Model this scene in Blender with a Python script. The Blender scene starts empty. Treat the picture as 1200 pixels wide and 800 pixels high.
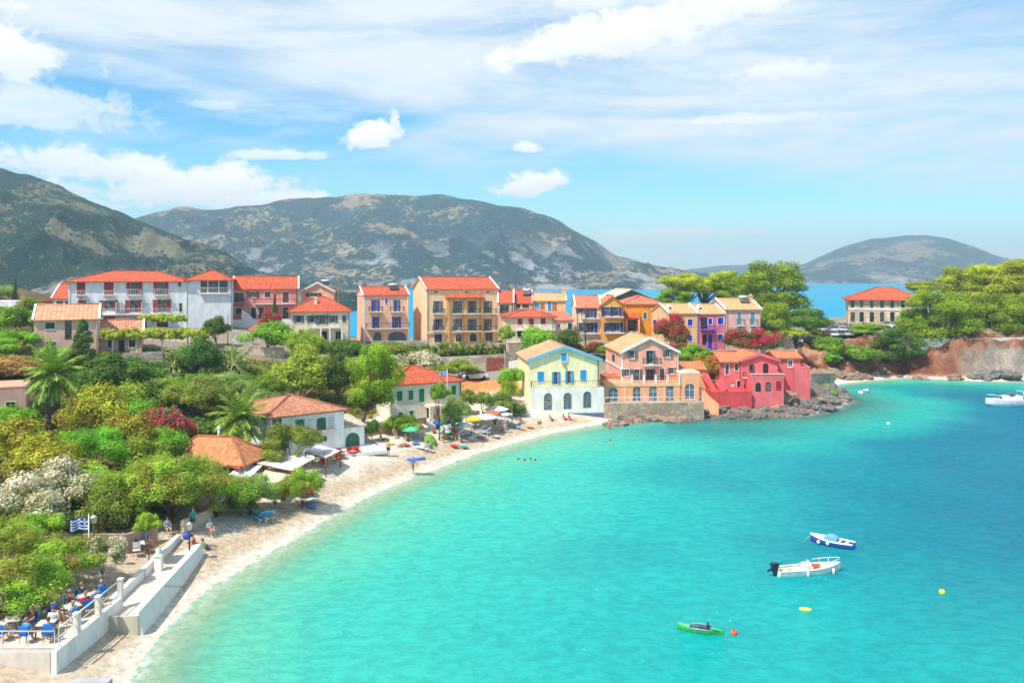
import bpy, bmesh, math, random
import numpy as np
from mathutils import Vector, Matrix, noise as mnoise
R = math.radians
F, HY, CZ = 1000.0, 322.0, 20.0          # focal length (px of a 1200 px wide frame), horizon row, eye height
scene = bpy.context.scene
col = scene.collection
rnd = random.Random(7)
nrng = np.random.default_rng(11)

def P(px, py, D): return Vector(((px-600)/F*D, D, CZ-(py-HY)/F*D))
def XY(px, D): return ((px-600)/F*D, D)

# ---------------------------------------------------------------- objects
def link(o, parent=None):
    col.objects.link(o)
    if parent is not None: o.parent = parent
    return o
def tag(o, label=None, cat=None, group=None, kind=None):
    if label: o['label'] = label
    if cat: o['category'] = cat
    if group: o['group'] = group
    if kind: o['kind'] = kind
    return o
def empty(name, loc, rz=0.0, label=None, cat=None, group=None):
    o = bpy.data.objects.new(name, None); o.empty_display_size = .3
    o.location = loc; o.rotation_euler = (0, 0, rz); link(o)
    return tag(o, label, cat, group)
def mobj(name, me, parent=None, loc=(0, 0, 0), rz=0.0, mats=None, scale=None, rot=None):
    o = bpy.data.objects.new(name, me); link(o, parent)
    o.location = loc; o.rotation_euler = rot if rot else (0, 0, rz)
    if scale: o.scale = scale
    if mats:
        for i, m in enumerate(mats):
            if i < len(o.material_slots):
                o.material_slots[i].link = 'OBJECT'; o.material_slots[i].material = m
    return o
def copy_tree(o, parent=None):
    c = o.copy(); link(c)
    if parent is not None: c.parent = parent
    for ch in o.children: copy_tree(ch, c)
    return c

class MB:
    """collects polygons of one part"""
    def __init__(s): s.v, s.f, s.m, s.uv, s.sm = [], [], [], {}, []
    def poly(s, pts, m=0, uv=None, sm=False):
        b = len(s.v); s.v += [tuple(p) for p in pts]
        if uv: s.uv[len(s.f)] = uv
        s.f.append(tuple(range(b, b+len(pts)))); s.m.append(m); s.sm.append(sm)
    def box(s, c, size, rz=0, m=0, rot=None):
        M = rot if rot is not None else Matrix.Rotation(rz, 3, 'Z'); c = Vector(c)
        h = [x/2 for x in size]; b = len(s.v)
        for x in (-1, 1):
            for y in (-1, 1):
                for z in (-1, 1): s.v.append(tuple(c + M @ Vector((x*h[0], y*h[1], z*h[2]))))
        for q in ((0,1,3,2),(4,6,7,5),(0,4,5,1),(2,3,7,6),(0,2,6,4),(1,5,7,3)):
            s.f.append(tuple(b+i for i in q)); s.m.append(m); s.sm.append(False)
    def prism(s, pts, ext, m=0):
        ext = Vector(ext); a = [Vector(p) for p in pts]; b = [p+ext for p in a]; n = len(a)
        s.poly(a, m); s.poly(b[::-1], m)
        for i in range(n): s.poly((a[(i+1)%n], a[i], b[i], b[(i+1)%n]), m)
    def tube(s, pts, r, n=6, m=0, cap=True):
        pts = [Vector(p) for p in pts]
        if not isinstance(r, (list, tuple)): r = [r]*len(pts)
        b = len(s.v)
        for i, p in enumerate(pts):
            d = (pts[min(i+1, len(pts)-1)] - pts[max(i-1, 0)])
            d = d.normalized() if d.length > 1e-6 else Vector((0,0,1))
            t = d.cross(Vector((0,0,1)) if abs(d.z) < .9 else Vector((1,0,0))).normalized(); u = d.cross(t)
            for k in range(n):
                a = 2*math.pi*k/n; s.v.append(tuple(p + (t*math.cos(a) + u*math.sin(a))*r[i]))
        for i in range(len(pts)-1):
            for k in range(n):
                k2 = (k+1) % n
                s.f.append((b+i*n+k, b+i*n+k2, b+(i+1)*n+k2, b+(i+1)*n+k)); s.m.append(m); s.sm.append(True)
        if cap:
            s.f.append(tuple(b+k for k in range(n))[::-1]); s.m.append(m); s.sm.append(False)
            s.f.append(tuple(b+(len(pts)-1)*n+k for k in range(n))); s.m.append(m); s.sm.append(False)
    def lathe(s, prof, c=(0,0,0), n=12, m=0, sm=True, scale=(1,1)):
        c = Vector(c); b = len(s.v)
        for r, z in prof:
            for k in range(n):
                a = 2*math.pi*k/n; s.v.append((c.x+r*scale[0]*math.cos(a), c.y+r*scale[1]*math.sin(a), c.z+z))
        for i in range(len(prof)-1):
            for k in range(n):
                k2 = (k+1) % n
                s.f.append((b+i*n+k, b+i*n+k2, b+(i+1)*n+k2, b+(i+1)*n+k)); s.m.append(m); s.sm.append(sm)
    def loft(s, rings, m=0, sm=True, cap=True):
        b = len(s.v); n = len(rings[0])
        for r in rings: s.v += [tuple(p) for p in r]
        for i in range(len(rings)-1):
            for k in range(n-1):
                s.f.append((b+i*n+k, b+i*n+k+1, b+(i+1)*n+k+1, b+(i+1)*n+k)); s.m.append(m); s.sm.append(sm)
    def ball(s, c, r, n=10, m=0):
        if not isinstance(r, (list, tuple)): r = (r, r, r)
        k = max(4, n//2)
        s.lathe([(math.sin(math.pi*i/k)*r[0] + 1e-4, -math.cos(math.pi*i/k)*r[2]) for i in range(k+1)], c, n, m, True, (1, r[1]/r[0]))
    def mesh(s, name, mats):
        me = bpy.data.meshes.new(name); me.from_pydata(s.v, [], s.f)
        for x in (mats if isinstance(mats, (list, tuple)) else [mats]): me.materials.append(x)
        me.polygons.foreach_set('material_index', s.m); me.polygons.foreach_set('use_smooth', s.sm)
        if s.uv:
            l = me.uv_layers.new(name='UVMap')
            for fi, uv in s.uv.items():
                for li, q in zip(me.polygons[fi].loop_indices, uv): l.data[li].uv = q
        bm = bmesh.new(); bm.from_mesh(me); bmesh.ops.recalc_face_normals(bm, faces=bm.faces); bm.to_mesh(me); bm.free()
        return me
    def build(s, name, mats, parent=None, loc=(0,0,0), rz=0.0, rot=None):
        return mobj(name, s.mesh(name, mats), parent, loc, rz, rot=rot)

# ---------------------------------------------------------------- materials
def new_mat(name):
    m = bpy.data.materials.new(name); m.use_nodes = True
    nt = m.node_tree; nt.nodes.clear()
    return m, nt
def N(nt, t, **kw):
    n = nt.nodes.new(t)
    for k, v in kw.items():
        if k == 'i':
            for a, b in v.items(): n.inputs[a].default_value = b
        else: setattr(n, k, v)
    return n
def L(nt, a, b): nt.links.new(a, b)
def rgb(c): return (c[0], c[1], c[2], 1.0)
def s2l(r, g, b):
    f = lambda x: (x/255/12.92 if x/255 <= .04045 else ((x/255+.055)/1.055)**2.4)
    return (f(r), f(g), f(b))
def ramp(nt, fac, stops):
    n = N(nt, 'ShaderNodeValToRGB'); e = n.color_ramp.elements
    while len(e) < len(stops): e.new(.5)
    for k, (p, c) in enumerate(stops):
        e[k].position = p; e[k].color = rgb(c) if not isinstance(c, (int, float)) else (c, c, c, 1)
    if fac is not None: L(nt, fac, n.inputs[0])
    return n.outputs[0]
def noise(nt, vec, scale, detail=3, rough=.55, dist=0):
    n = N(nt, 'ShaderNodeTexNoise', i={'Scale': scale, 'Detail': detail, 'Roughness': rough, 'Distortion': dist})
    if vec is not None: L(nt, vec, n.inputs['Vector'])
    return n.outputs['Fac']
def mix(nt, fac, a, b, mode='MIX'):
    n = N(nt, 'ShaderNodeMix', data_type='RGBA', blend_type=mode)
    for s, v in ((0, fac), (6, a), (7, b)):
        if hasattr(v, 'links'): L(nt, v, n.inputs[s])
        elif isinstance(v, (int, float)): n.inputs[s].default_value = v if s == 0 else (v, v, v, 1)
        else: n.inputs[s].default_value = rgb(v)
    return n.outputs[2]
def math_(nt, op, a, b=None, c=None, clamp=False):
    n = N(nt, 'ShaderNodeMath', operation=op); n.use_clamp = clamp
    for i, v in enumerate((a, b, c)):
        if v is None: continue
        if hasattr(v, 'links'): L(nt, v, n.inputs[i])
        else: n.inputs[i].default_value = v
    return n.outputs[0]
def mrange(nt, v, a, b, c=0., d=1., smooth=True):
    n = N(nt, 'ShaderNodeMapRange', interpolation_type='SMOOTHSTEP' if smooth else 'LINEAR')
    L(nt, v, n.inputs[0])
    for i, x in enumerate((a, b, c, d)): n.inputs[i+1].default_value = x
    return n.outputs[0]
def principled(nt, colour, rough=.7, metal=0., bump=None, bstr=.3, bdist=.05, spec=.35, **kw):
    b = N(nt, 'ShaderNodeBsdfPrincipled'); o = N(nt, 'ShaderNodeOutputMaterial')
    if hasattr(colour, 'links'): L(nt, colour, b.inputs['Base Color'])
    else: b.inputs['Base Color'].default_value = rgb(colour)
    if hasattr(rough, 'links'): L(nt, rough, b.inputs['Roughness'])
    else: b.inputs['Roughness'].default_value = rough
    b.inputs['Metallic'].default_value = metal; b.inputs['Specular IOR Level'].default_value = spec
    if bump is not None:
        bn = N(nt, 'ShaderNodeBump', i={'Strength': bstr, 'Distance': bdist}); L(nt, bump, bn.inputs['Height']); L(nt, bn.outputs[0], b.inputs['Normal'])
    L(nt, b.outputs[0], o.inputs[0])
    return b
def objvec(nt):
    return N(nt, 'ShaderNodeTexCoord').outputs['Object']
def geo(nt): return N(nt, 'ShaderNodeNewGeometry').outputs['Position']

_mc = {}
def plaster(c, name=None):
    k = ('pl',) + tuple(round(x, 3) for x in c)
    if k in _mc: return _mc[k]
    mx_ = max(c); c = tuple(min(.9, max(.02, mx_-(mx_-x)*1.12)*1.12) for x in c)
    m, nt = new_mat('plaster'); v = geo(nt)
    mp = N(nt, 'ShaderNodeMapping', i={'Scale': (1, 1, .35)}); L(nt, v, mp.inputs[0])
    n1 = noise(nt, mp.outputs[0], .9, 5, .65); n2 = noise(nt, v, 6, 3)
    a = mix(nt, mrange(nt, n1, .38, .68), tuple(x*.84 for x in c), tuple(min(1, x*1.06) for x in c))
    st = mrange(nt, noise(nt, mp.outputs[0], 2.3, 6, .7), .56, .72, 0, .26)
    a = mix(nt, st, a, tuple(x*.55+.03 for x in c))
    principled(nt, a, .85, bump=n2, bstr=.25, bdist=.03, spec=.2)
    _mc[k] = m; return m
def paint(c, rough=.5, metal=0.):
    k = ('pt', rough, metal) + tuple(round(x, 3) for x in c)
    if k in _mc: return _mc[k]
    m, nt = new_mat('paint')
    n1 = noise(nt, geo(nt), 2.5, 4)
    principled(nt, mix(nt, mrange(nt, n1, .3, .7), tuple(x*.82 for x in c), tuple(min(1, x*1.05) for x in c)), rough, metal)
    _mc[k] = m; return m
def shutter_mat(c):
    k = ('sh',) + tuple(round(x, 3) for x in c)
    if k in _mc: return _mc[k]
    m, nt = new_mat('shutter_paint'); v = objvec(nt)
    w = N(nt, 'ShaderNodeTexWave', bands_direction='Z', i={'Scale': 3.2, 'Distortion': 0}); L(nt, v, w.inputs[0])
    n1 = noise(nt, geo(nt), 2, 3)
    a = mix(nt, mrange(nt, n1, .3, .7), tuple(x*.8 for x in c), c)
    a = mix(nt, mrange(nt, w.outputs['Fac'], .0, .35, .45, 0), a, tuple(x*.45 for x in c))
    principled(nt, a, .5, bump=w.outputs['Fac'], bstr=.5, bdist=.03)
    _mc[k] = m; return m
def tiles(c, c2=None, period=.30):
    c2 = c2 or tuple(x*.6 for x in c)
    k = ('ti', period) + tuple(round(x, 3) for x in c + c2)
    if k in _mc: return _mc[k]
    m, nt = new_mat('roof_tiles'); uv = N(nt, 'ShaderNodeTexCoord').outputs['UV']
    sx = N(nt, 'ShaderNodeSeparateXYZ'); L(nt, uv, sx.inputs[0])
    u = math_(nt, 'FRACT', math_(nt, 'MULTIPLY', sx.outputs[0], 1/period))
    vv = math_(nt, 'FRACT', math_(nt, 'MULTIPLY', sx.outputs[1], 1/.36))
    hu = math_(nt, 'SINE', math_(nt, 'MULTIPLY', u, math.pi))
    h = math_(nt, 'ADD', hu, math_(nt, 'MULTIPLY', vv, -.35))
    cell = N(nt, 'ShaderNodeCombineXYZ')
    L(nt, math_(nt, 'FLOOR', math_(nt, 'MULTIPLY', sx.outputs[0], 1/period)), cell.inputs[0])
    L(nt, math_(nt, 'FLOOR', math_(nt, 'MULTIPLY', sx.outputs[1], 1/.36)), cell.inputs[1])
    wn = N(nt, 'ShaderNodeTexWhiteNoise'); L(nt, cell.outputs[0], wn.inputs[0])
    a = mix(nt, wn.outputs[0], tuple(x*.55 for x in c), tuple(min(1, x*1.25) for x in c))
    w2 = noise(nt, geo(nt), .7, 5, .65)
    a = mix(nt, mrange(nt, w2, .40, .66, 0, .85), a, c2)
    lich = noise(nt, geo(nt), 3.5, 4, .7)
    a = mix(nt, mrange(nt, lich, .6, .72, 0, .35), a, tuple(min(1, x*.5+.2) for x in c))
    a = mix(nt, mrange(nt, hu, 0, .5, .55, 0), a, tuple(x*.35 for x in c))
    principled(nt, a, .8, bump=h, bstr=.7, bdist=.06, spec=.2)
    _mc[k] = m; return m
def stone(c, scale=1.6, joint=.55):
    k = ('st', scale, joint) + tuple(round(x, 3) for x in c)
    if k in _mc: return _mc[k]
    m, nt = new_mat('stone'); v = geo(nt)
    mp = N(nt, 'ShaderNodeMapping', i={'Scale': (1, 1, 1.5)}); L(nt, v, mp.inputs[0])
    vo = N(nt, 'ShaderNodeTexVoronoi', feature='DISTANCE_TO_EDGE', i={'Scale': scale}); L(nt, mp.outputs[0], vo.inputs['Vector'])
    vc = N(nt, 'ShaderNodeTexVoronoi', i={'Scale': scale}); L(nt, mp.outputs[0], vc.inputs['Vector'])
    bw = N(nt, 'ShaderNodeSeparateColor'); L(nt, vc.outputs['Color'], bw.inputs[0])
    a = mix(nt, bw.outputs[0], tuple(x*.7 for x in c), tuple(min(1, x*1.2) for x in c))
    a = mix(nt, mrange(nt, noise(nt, v, .6, 5), .4, .65), a, tuple(x*.6 for x in c))
    e = mrange(nt, vo.outputs['Distance'], 0, .09)
    a = mix(nt, e, tuple(x*joint for x in c), a)
    principled(nt, a, .9, bump=math_(nt, 'ADD', e, noise(nt, v, 7, 3)), bstr=.5, bdist=.08, spec=.2)
    _mc[k] = m; return m
def rock_mat(c, c2):
    k = ('rk',) + tuple(c) + tuple(c2)
    if k in _mc: return _mc[k]
    m, nt = new_mat('rock'); v = geo(nt)
    n1 = noise(nt, v, .8, 8, .7); n2 = noise(nt, v, 2.6, 8, .72)
    a = mix(nt, mrange(nt, n1, .35, .65), c, c2)
    a = mix(nt, mrange(nt, n2, .52, .7, 0, .7), a, tuple(x*.4 for x in c))
    principled(nt, a, .9, bump=n2, bstr=.9, bdist=.25, spec=.25)
    _mc[k] = m; return m
def leaf(c1, c2, flower=None, trans=.32, third=None):
    """leaf colours c1 (deep, as in shade) to c2 (light, as sunlit); faces whose 'flw' is set are petals"""
    m, nt = new_mat('leaves')
    at = N(nt, 'ShaderNodeAttribute', attribute_name='rnd')
    oi = N(nt, 'ShaderNodeObjectInfo')
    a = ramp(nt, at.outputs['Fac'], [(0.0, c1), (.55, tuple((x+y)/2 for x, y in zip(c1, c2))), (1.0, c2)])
    if third:
        a = mix(nt, mrange(nt, noise(nt, geo(nt), .55, 3), .45, .62), a, third)
    hs = N(nt, 'ShaderNodeHueSaturation'); L(nt, a, hs.inputs['Color'])
    L(nt, math_(nt, 'MULTIPLY_ADD', oi.outputs['Random'], .03, .485), hs.inputs['Hue'])
    L(nt, math_(nt, 'MULTIPLY_ADD', oi.outputs['Random'], .3, .88), hs.inputs['Value'])
    a = hs.outputs[0]
    if flower:
        fa = N(nt, 'ShaderNodeAttribute', attribute_name='flw')
        fc = mix(nt, at.outputs['Fac'], tuple(x*.7 for x in flower), flower)
        a = mix(nt, fa.outputs['Fac'], a, fc)
    d = N(nt, 'ShaderNodeBsdfPrincipled', i={'Roughness': .55, 'Specular IOR Level': .25}); L(nt, a, d.inputs['Base Color'])
    t = N(nt, 'ShaderNodeBsdfTranslucent'); L(nt, mix(nt, 1.0, a, (1.2, 1.25, .6), 'MULTIPLY'), t.inputs[0])
    s = N(nt, 'ShaderNodeMixShader', i={0: trans}); L(nt, d.outputs[0], s.inputs[1]); L(nt, t.outputs[0], s.inputs[2])
    o = N(nt, 'ShaderNodeOutputMaterial'); L(nt, s.outputs[0], o.inputs[0])
    return m
def bark_mat(c):
    m, nt = new_mat('bark'); v = objvec(nt)
    mp = N(nt, 'ShaderNodeMapping', i={'Scale': (6, 6, 1.2)}); L(nt, v, mp.inputs[0])
    n1 = noise(nt, mp.outputs[0], 3, 5)
    principled(nt, mix(nt, n1, tuple(x*.45 for x in c), tuple(x*1.3 for x in c)), .9, bump=n1, bstr=.8, bdist=.05)
    return m
WHITE = (.78, .77, .74)
def glass_mat(c, c2):
    m, nt = new_mat('window_glass'); oi = N(nt, 'ShaderNodeObjectInfo'); v = objvec(nt); sx = N(nt, 'ShaderNodeSeparateXYZ'); L(nt, v, sx.inputs[0])
    cur = math_(nt, 'MULTIPLY', mrange(nt, oi.outputs['Random'], .45, .5), mrange(nt, noise(nt, geo(nt), 1.7, 2), .42, .52))
    principled(nt, mix(nt, cur, c, c2), .07, spec=.6); return m
GLASS = glass_mat((.02,.03,.04), (.13,.12,.10))
GLASSB = glass_mat((.09,.14,.18), (.22,.23,.22))
TRIM = paint(WHITE, .6); FRAME = paint((.30,.29,.27), .5)
DARKMETAL = paint((.03, .03, .035), .45)
WMETAL = paint((.75, .76, .78), .4)
WOOD = paint((.22, .11, .05), .6)
CONC = plaster((.55, .53, .49))
def seawall_mat(c):
    m, nt = new_mat('sea_wall'); v = geo(nt); br = N(nt, 'ShaderNodeTexBrick', i={'Color1': rgb(c), 'Color2': rgb(tuple(x*.9 for x in c)), 'Mortar': rgb(tuple(x*.55 for x in c)), 'Scale': 1.0, 'Mortar Size': .008, 'Brick Width': 2.6, 'Row Height': 1.1})
    mp = N(nt, 'ShaderNodeMapping', i={'Rotation': (R(90), 0, R(90))}); L(nt, v, mp.inputs[0]); L(nt, mp.outputs[0], br.inputs['Vector'])
    mq = N(nt, 'ShaderNodeMapping', i={'Scale': (1,1,.25)}); L(nt, v, mq.inputs[0]); n1 = noise(nt, mq.outputs[0], 1.3, 7, .72); n2 = noise(nt, v, .7, 6, .7)
    a = mix(nt, mrange(nt, n1, .5, .72, 0, .55), br.outputs['Color'], tuple(x*q for x, q in zip(c, (.55,.50,.42)))); a = mix(nt, mrange(nt, n2, .55, .7, 0, .4), a, tuple(x*.7 for x in c))
    principled(nt, a, .9, bump=n1, bstr=.3, bdist=.04, spec=.15); return m
WHITEWALL = seawall_mat((.80, .78, .74))
BARK = bark_mat((.16, .10, .065)); BARKG = bark_mat((.22, .19, .15))
HAZE, SKYV, CLD, EXPO = .00030, 1.34, 8.5, .30
SKYT = (.80, 1.06, 1.10)
LB = 1.8
# ================================================================ terrain
SHORE_PX = [(40,880),(120,825),(150,800),(165,770),(200,725),(240,690),(300,655),(360,620),(420,585),(480,560),(560,530),(640,508),(700,497),(740,490),(770,489),
            (800,490),(830,488),(860,489),(900,487),(940,486),(975,478),(992,470),(975,463),(952,461),(945,457),(985,449),(1020,445),(1060,442),(1100,444),(1150,446),
            (1200,447),(1300,448),(1600,452)]
SH = np.array([[(px-600)/F*CZ*F/(py-HY), CZ*F/(py-HY)] for px, py in SHORE_PX])
N_SAND = 13                                  # segments before this index are beach, then rocks, then the cove
def shore_dist(X, Y):
    """signed distance to the waterline, positive on land; and index of the nearest segment"""
    X = np.asarray(X, float); Y = np.asarray(Y, float)
    best = np.full(X.shape, 1e9); sg = np.ones(X.shape); idx = np.zeros(X.shape, int)
    for i in range(len(SH)-1):
        a, b = SH[i], SH[i+1]; d = b-a; l2 = d @ d
        t = np.clip(((X-a[0])*d[0] + (Y-a[1])*d[1])/l2, 0, 1)
        qx = X-a[0]-t*d[0]; qy = Y-a[1]-t*d[1]; r = np.hypot(qx, qy)
        c = d[0]*(Y-a[1]) - d[1]*(X-a[0])
        m = r < best - 1e-9
        best = np.where(m, r, best); sg = np.where(m, np.where(c >= 0, 1, -1), sg); idx = np.where(m, i, idx)
    return best*sg, idx
CTRL = [(90,41,.5),(20,39,.5),(128,46,.4),(215,57,.7),(300,66,.95),(370,74,1.4),(440,86,1.6),(520,100,1.8),(600,112,1.5),
 (150,52,1.3),(190,58,1.3),(240,66,1.4),(60,46,1.4),(0,46,1.8),(100,60,1.8),(110,50,1.3),(40,56,2.4),(200,68,1.7),
 (260,75,1.7),(220,82,2.2),(330,88,1.8),(400,88,1.7),(340,98,2.6),(455,101,2.4),(540,103,2.4),(500,112,3.2),
 (0,60,3.0),(60,66,3.2),(100,75,4),(150,78,3.4),(0,80,5.2),(60,82,4.3),(0,95,8),(100,95,6),(180,95,4.8),(250,95,3.8),(40,115,9.0),(115,115,8.8),(200,115,8),
 (280,115,6),(350,115,4.6),(430,115,4),(0,130,12),(100,140,10),(200,148,10),(270,150,10),(0,160,15.5),(20,185,17.5),(-100,150,17),(-100,100,12),(-100,60,5),(-100,45,3),(-300,60,7),
 (-300,120,18),(100,180,11),(200,180,10.5),(300,140,8.5),(340,155,7.9),(410,155,7.6),(300,170,10.5),(380,180,8),(440,140,5.2),(440,165,6.3),(520,160,6.6),(580,165,6.6),(520,140,5),
 (520,128,4.2),(560,130,3.95),(600,130,4.3),(570,139,4.15),(586,138,4.3),(545,136,4.2),(520,136,4.4),(620,150,6.5),(600,160,7.5),(650,165,8),(700,160,8.2),(740,160,8.2),(670,135,5.5),(720,135,5.5),(770,150,7),(830,148,6.8),
 (880,148,6.5),(840,133,4.5),(900,140,5),(760,128,3),(650,122,2),(640,114,1.2),(700,116,0.9),(760,118,1.2),(820,120,1.4),(880,120,1.4),(930,126,1.6),
 (920,168,6.6),(960,180,7.5),(985,195,7.7),(1010,185,7.6),(930,195,7.6),(880,185,7.5),(840,200,8),(800,200,8),(950,166,4.6),(985,166,3.6),(970,158,1.3),(950,152,1.6),(990,163,1.0),(1000,168,4.2),
 (1000,200,8.3),(1085,200,8.4),(1030,182,7.5),(1040,164.5,1),(1050,169,6.0),(1100,164.5,1),(1100,168,7.2),(1150,164.5,1),(1150,168,7.3),(1200,163.5,1),(1200,168,7.3),(1300,165,1),(1300,170,8),
 (1150,190,9),(1200,200,10.5),(1130,205,10),(1300,200,12),(1400,180,9),(1500,170,6),(400,215,3.5),(500,215,3.5),(600,215,4),(700,215,4.5),(300,215,5),(550,190,5),(450,190,5)]
cp = np.array([[(a-600)/F*b, b, c] for a, b, c in CTRL])
_D = np.hypot(cp[:,None,0]-cp[None,:,0], cp[:,None,1]-cp[None,:,1])
_A = np.ones((len(cp)+1,)*2); _A[:-1,:-1] = _D + np.eye(len(cp))*-.6; _A[-1,-1] = 0
_W = np.linalg.solve(_A, np.append(cp[:,2], 0))
def rbf(X, Y):
    out = np.full(X.shape, _W[-1])
    for (x, y, _), w in zip(cp, _W): out = out + w*np.hypot(X-x, Y-y)
    return out
def sstep(a, b, x):
    t = np.clip((x-a)/(b-a), 0, 1); return t*t*(3-2*t)
def fbm(X, Y, s, o=5, seed=0.):
    f = np.empty(X.shape); fx, fy = X.ravel()*s, Y.ravel()*s; fl = f.ravel()
    for i in range(fl.size): fl[i] = mnoise.fractal((fx[i]+seed, fy[i]-seed, seed), 1.0, 2.0, o)
    return fl.reshape(X.shape)
xs = np.concatenate([np.arange(-190, -60, 2.0), np.arange(-60, 130, 1.0), np.arange(130, 260, 3.0)])
ys = np.concatenate([np.arange(24, 155, 1.0), np.arange(155, 175, .6), np.arange(175, 262, 1.6)])
GX, GY = np.meshgrid(xs, ys)
SD, SI = shore_dist(GX, GY)
NZ = fbm(GX, GY, .11, 5, 3.)
rocky = ((SI >= N_SAND) & (SI < 24)).astype(float)
GZ = rbf(GX, GY)
base = SD*np.where(rocky > 0, .33, .17)
wid = np.where(rocky > 0, 4., 8.)
t = sstep(0, 1, SD/wid)
GZ = np.where(SD > 0, (1-t)*base + t*np.maximum(GZ, .35), np.maximum(-4.5, SD*.10))
redzone = sstep(36, 52, GX)*sstep(146, 152, GY)*(1-sstep(173, 178, GY))
hill = sstep(-24, -34, GX)*0
GZ += NZ*sstep(2, 14, SD)*(.35 + .9*redzone)
N5 = fbm(GX, GY*.6+GZ*.5, .34, 5, 12.)
GZ += N5*2.4*redzone*sstep(1.5, 5, SD)*sstep(.6, 2.5, GZ)*(1-.6*sstep(6.3, 7.2, GZ))
px_of = 600 + GX/GY*F
YB = 224 + 60*sstep(-95, -130, GX)
tb = sstep(0, 14, GY-YB); GZ = GZ*(1-tb) - 5*tb
tl = sstep(-140, -190, GX); GZ = GZ - tl*0
gy, gx = np.gradient(GZ, ys, xs); slope = np.hypot(gx, gy)
def ground(X, Y):
    i = int(np.clip(np.searchsorted(xs, X)-1, 0, len(xs)-2)); j = int(np.clip(np.searchsorted(ys, Y)-1, 0, len(ys)-2))
    u = min(1, max(0, (X-xs[i])/(xs[i+1]-xs[i]))); v = min(1, max(0, (Y-ys[j])/(ys[j+1]-ys[j])))
    return float((GZ[j,i]*(1-u)+GZ[j,i+1]*u)*(1-v) + (GZ[j+1,i]*(1-u)+GZ[j+1,i+1]*u)*v)
def on(px, D, dz=0.):
    x, y = XY(px, D); return Vector((x, y, ground(x, y)+dz))
def hit(px, py, floor=None):
    """the point of the ground that is seen at this place"""
    for D in np.arange(36, 240, .2):
        p = P(px, py, D)
        if p.z <= max(ground(p.x, p.y), 0 if floor is None else floor): return p
    return P(px, py, 120)
def water_at(px, py):
    D = CZ*F/(py-HY); return Vector(((px-600)/F*D, D, 0.))

def grid_mesh(name, X, Y, Z, attrs, mat):
    ny, nx = X.shape; me = bpy.data.meshes.new(name)
    co = np.stack([X, Y, Z], -1).reshape(-1, 3)
    ii = (np.arange(ny-1)[:,None]*nx + np.arange(nx-1)[None,:]).ravel()
    fc = np.stack([ii, ii+1, ii+nx+1, ii+nx], -1)
    me.vertices.add(len(co)); me.vertices.foreach_set('co', co.ravel())
    me.loops.add(fc.size); me.loops.foreach_set('vertex_index', fc.ravel())
    me.polygons.add(len(fc)); me.polygons.foreach_set('loop_start', np.arange(0, fc.size, 4))
    me.update(calc_edges=True); me.polygons.foreach_set('use_smooth', np.ones(len(fc), bool))
    for k, a in attrs.items():
        if a.ndim == 3:
            at = me.attributes.new(k, 'FLOAT_COLOR', 'POINT'); at.data.foreach_set('color', np.concatenate([a, np.ones(a.shape[:2]+(1,))], -1).astype(np.float32).ravel())
        else:
            at = me.attributes.new(k, 'FLOAT', 'POINT'); at.data.foreach_set('value', a.astype(np.float32).ravel())
    me.materials.append(mat); me.validate(); return me
C3 = lambda c: np.array(c)[None,None,:]
def lay(base, c, w): return base*(1-w[...,None]) + C3(c)*w[...,None]
n2 = fbm(GX, GY, .05, 4, 9.)
n3 = fbm(GX, GY, .35, 4, 5.)
colr = np.broadcast_to(C3((.14,.105,.05)), GX.shape+(3,)).copy()
colr = lay(colr, (.075,.085,.025), sstep(-.1, .25, n2))
colr = lay(colr, (.40,.19,.075), sstep(.15, .5, n3)*.7)
town = sstep(120, 135, GY)*(1-sstep(150, 172, GX))*sstep(-70, -55, GX)
colr = lay(colr, (.34,.29,.22), town*.8)
colr = lay(colr, (.74,.29,.10), sstep(530, 548, px_of)*(1-sstep(606, 618, px_of))*sstep(110, 114, GY)*(1-sstep(129, 132, GY)))      # dry orange slope
colr = lay(colr, (.42,.41,.40), sstep(44, 48, GX)*(1-sstep(90, 96, GX))*sstep(174, 178, GY)*(1-sstep(198, 202, GY)))              # car park
colr = lay(colr, (.30,.28,.26), sstep(-16,-12, GX)*(1-sstep(0, 4, GX))*sstep(130, 132, GY)*(1-sstep(136, 139, GY))*.8)
# beach, promenade
sandw = (1-sstep(np.where(GY < 84, 9.5, 14.), np.where(GY < 84, 12., 18.), SD))*(SD > -60)*np.where((SI < N_SAND), 1, 0.)*(1-sstep(121, 127, GY))
sandw = np.maximum(sandw, (SI >= 24)*(GZ < 1.35)*(SD < 9))
colr = lay(colr, (.70,.645,.55), sandw)
colr = lay(colr, (.50,.37,.24), sandw*sstep(.6, 1.6, SD)*(1-sstep(2.2, 5.5, SD + n3*2.0))*np.where(SI < 12, 1, .45)*.8)
prom = sstep(-34,-31, GX)*(GX < -22.9)*(GY > 38)*(1-sstep(60, 64, GY))
colr = lay(colr, (.56,.45,.33), prom)
# rocks and cliff
colr = lay(colr, (.20,.165,.14), (rocky > 0)*(1-sstep(5, 8, SD)))
cl = sstep(38, 44, GX)*sstep(148, 152, GY)*sstep(.25, .6, slope)*(GY < 182)
red = np.stack([.21+.18*N5+.06*n3, .082+.10*N5+.04*n3, .045+.06*N5], -1)
red = np.clip(red, .03, .8); grey = np.clip(np.stack([.30+.16*N5, .255+.14*N5, .21+.13*N5], -1), .05, .6)
gw = (sstep(84, 92, GX + 6*n2)*(1-sstep(5.2, 6.3, GZ+n3)))[...,None]
colr = colr*(1-cl[...,None]) + (red*(1-gw)+grey*gw)*cl[...,None]
colr = lay(colr, (.55,.30,.18), sstep(38, 44, GX)*(GX < 66)*(GY > 150)*(GY < 171)*(slope < .9)*(GZ > 1.4)*.7)
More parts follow.
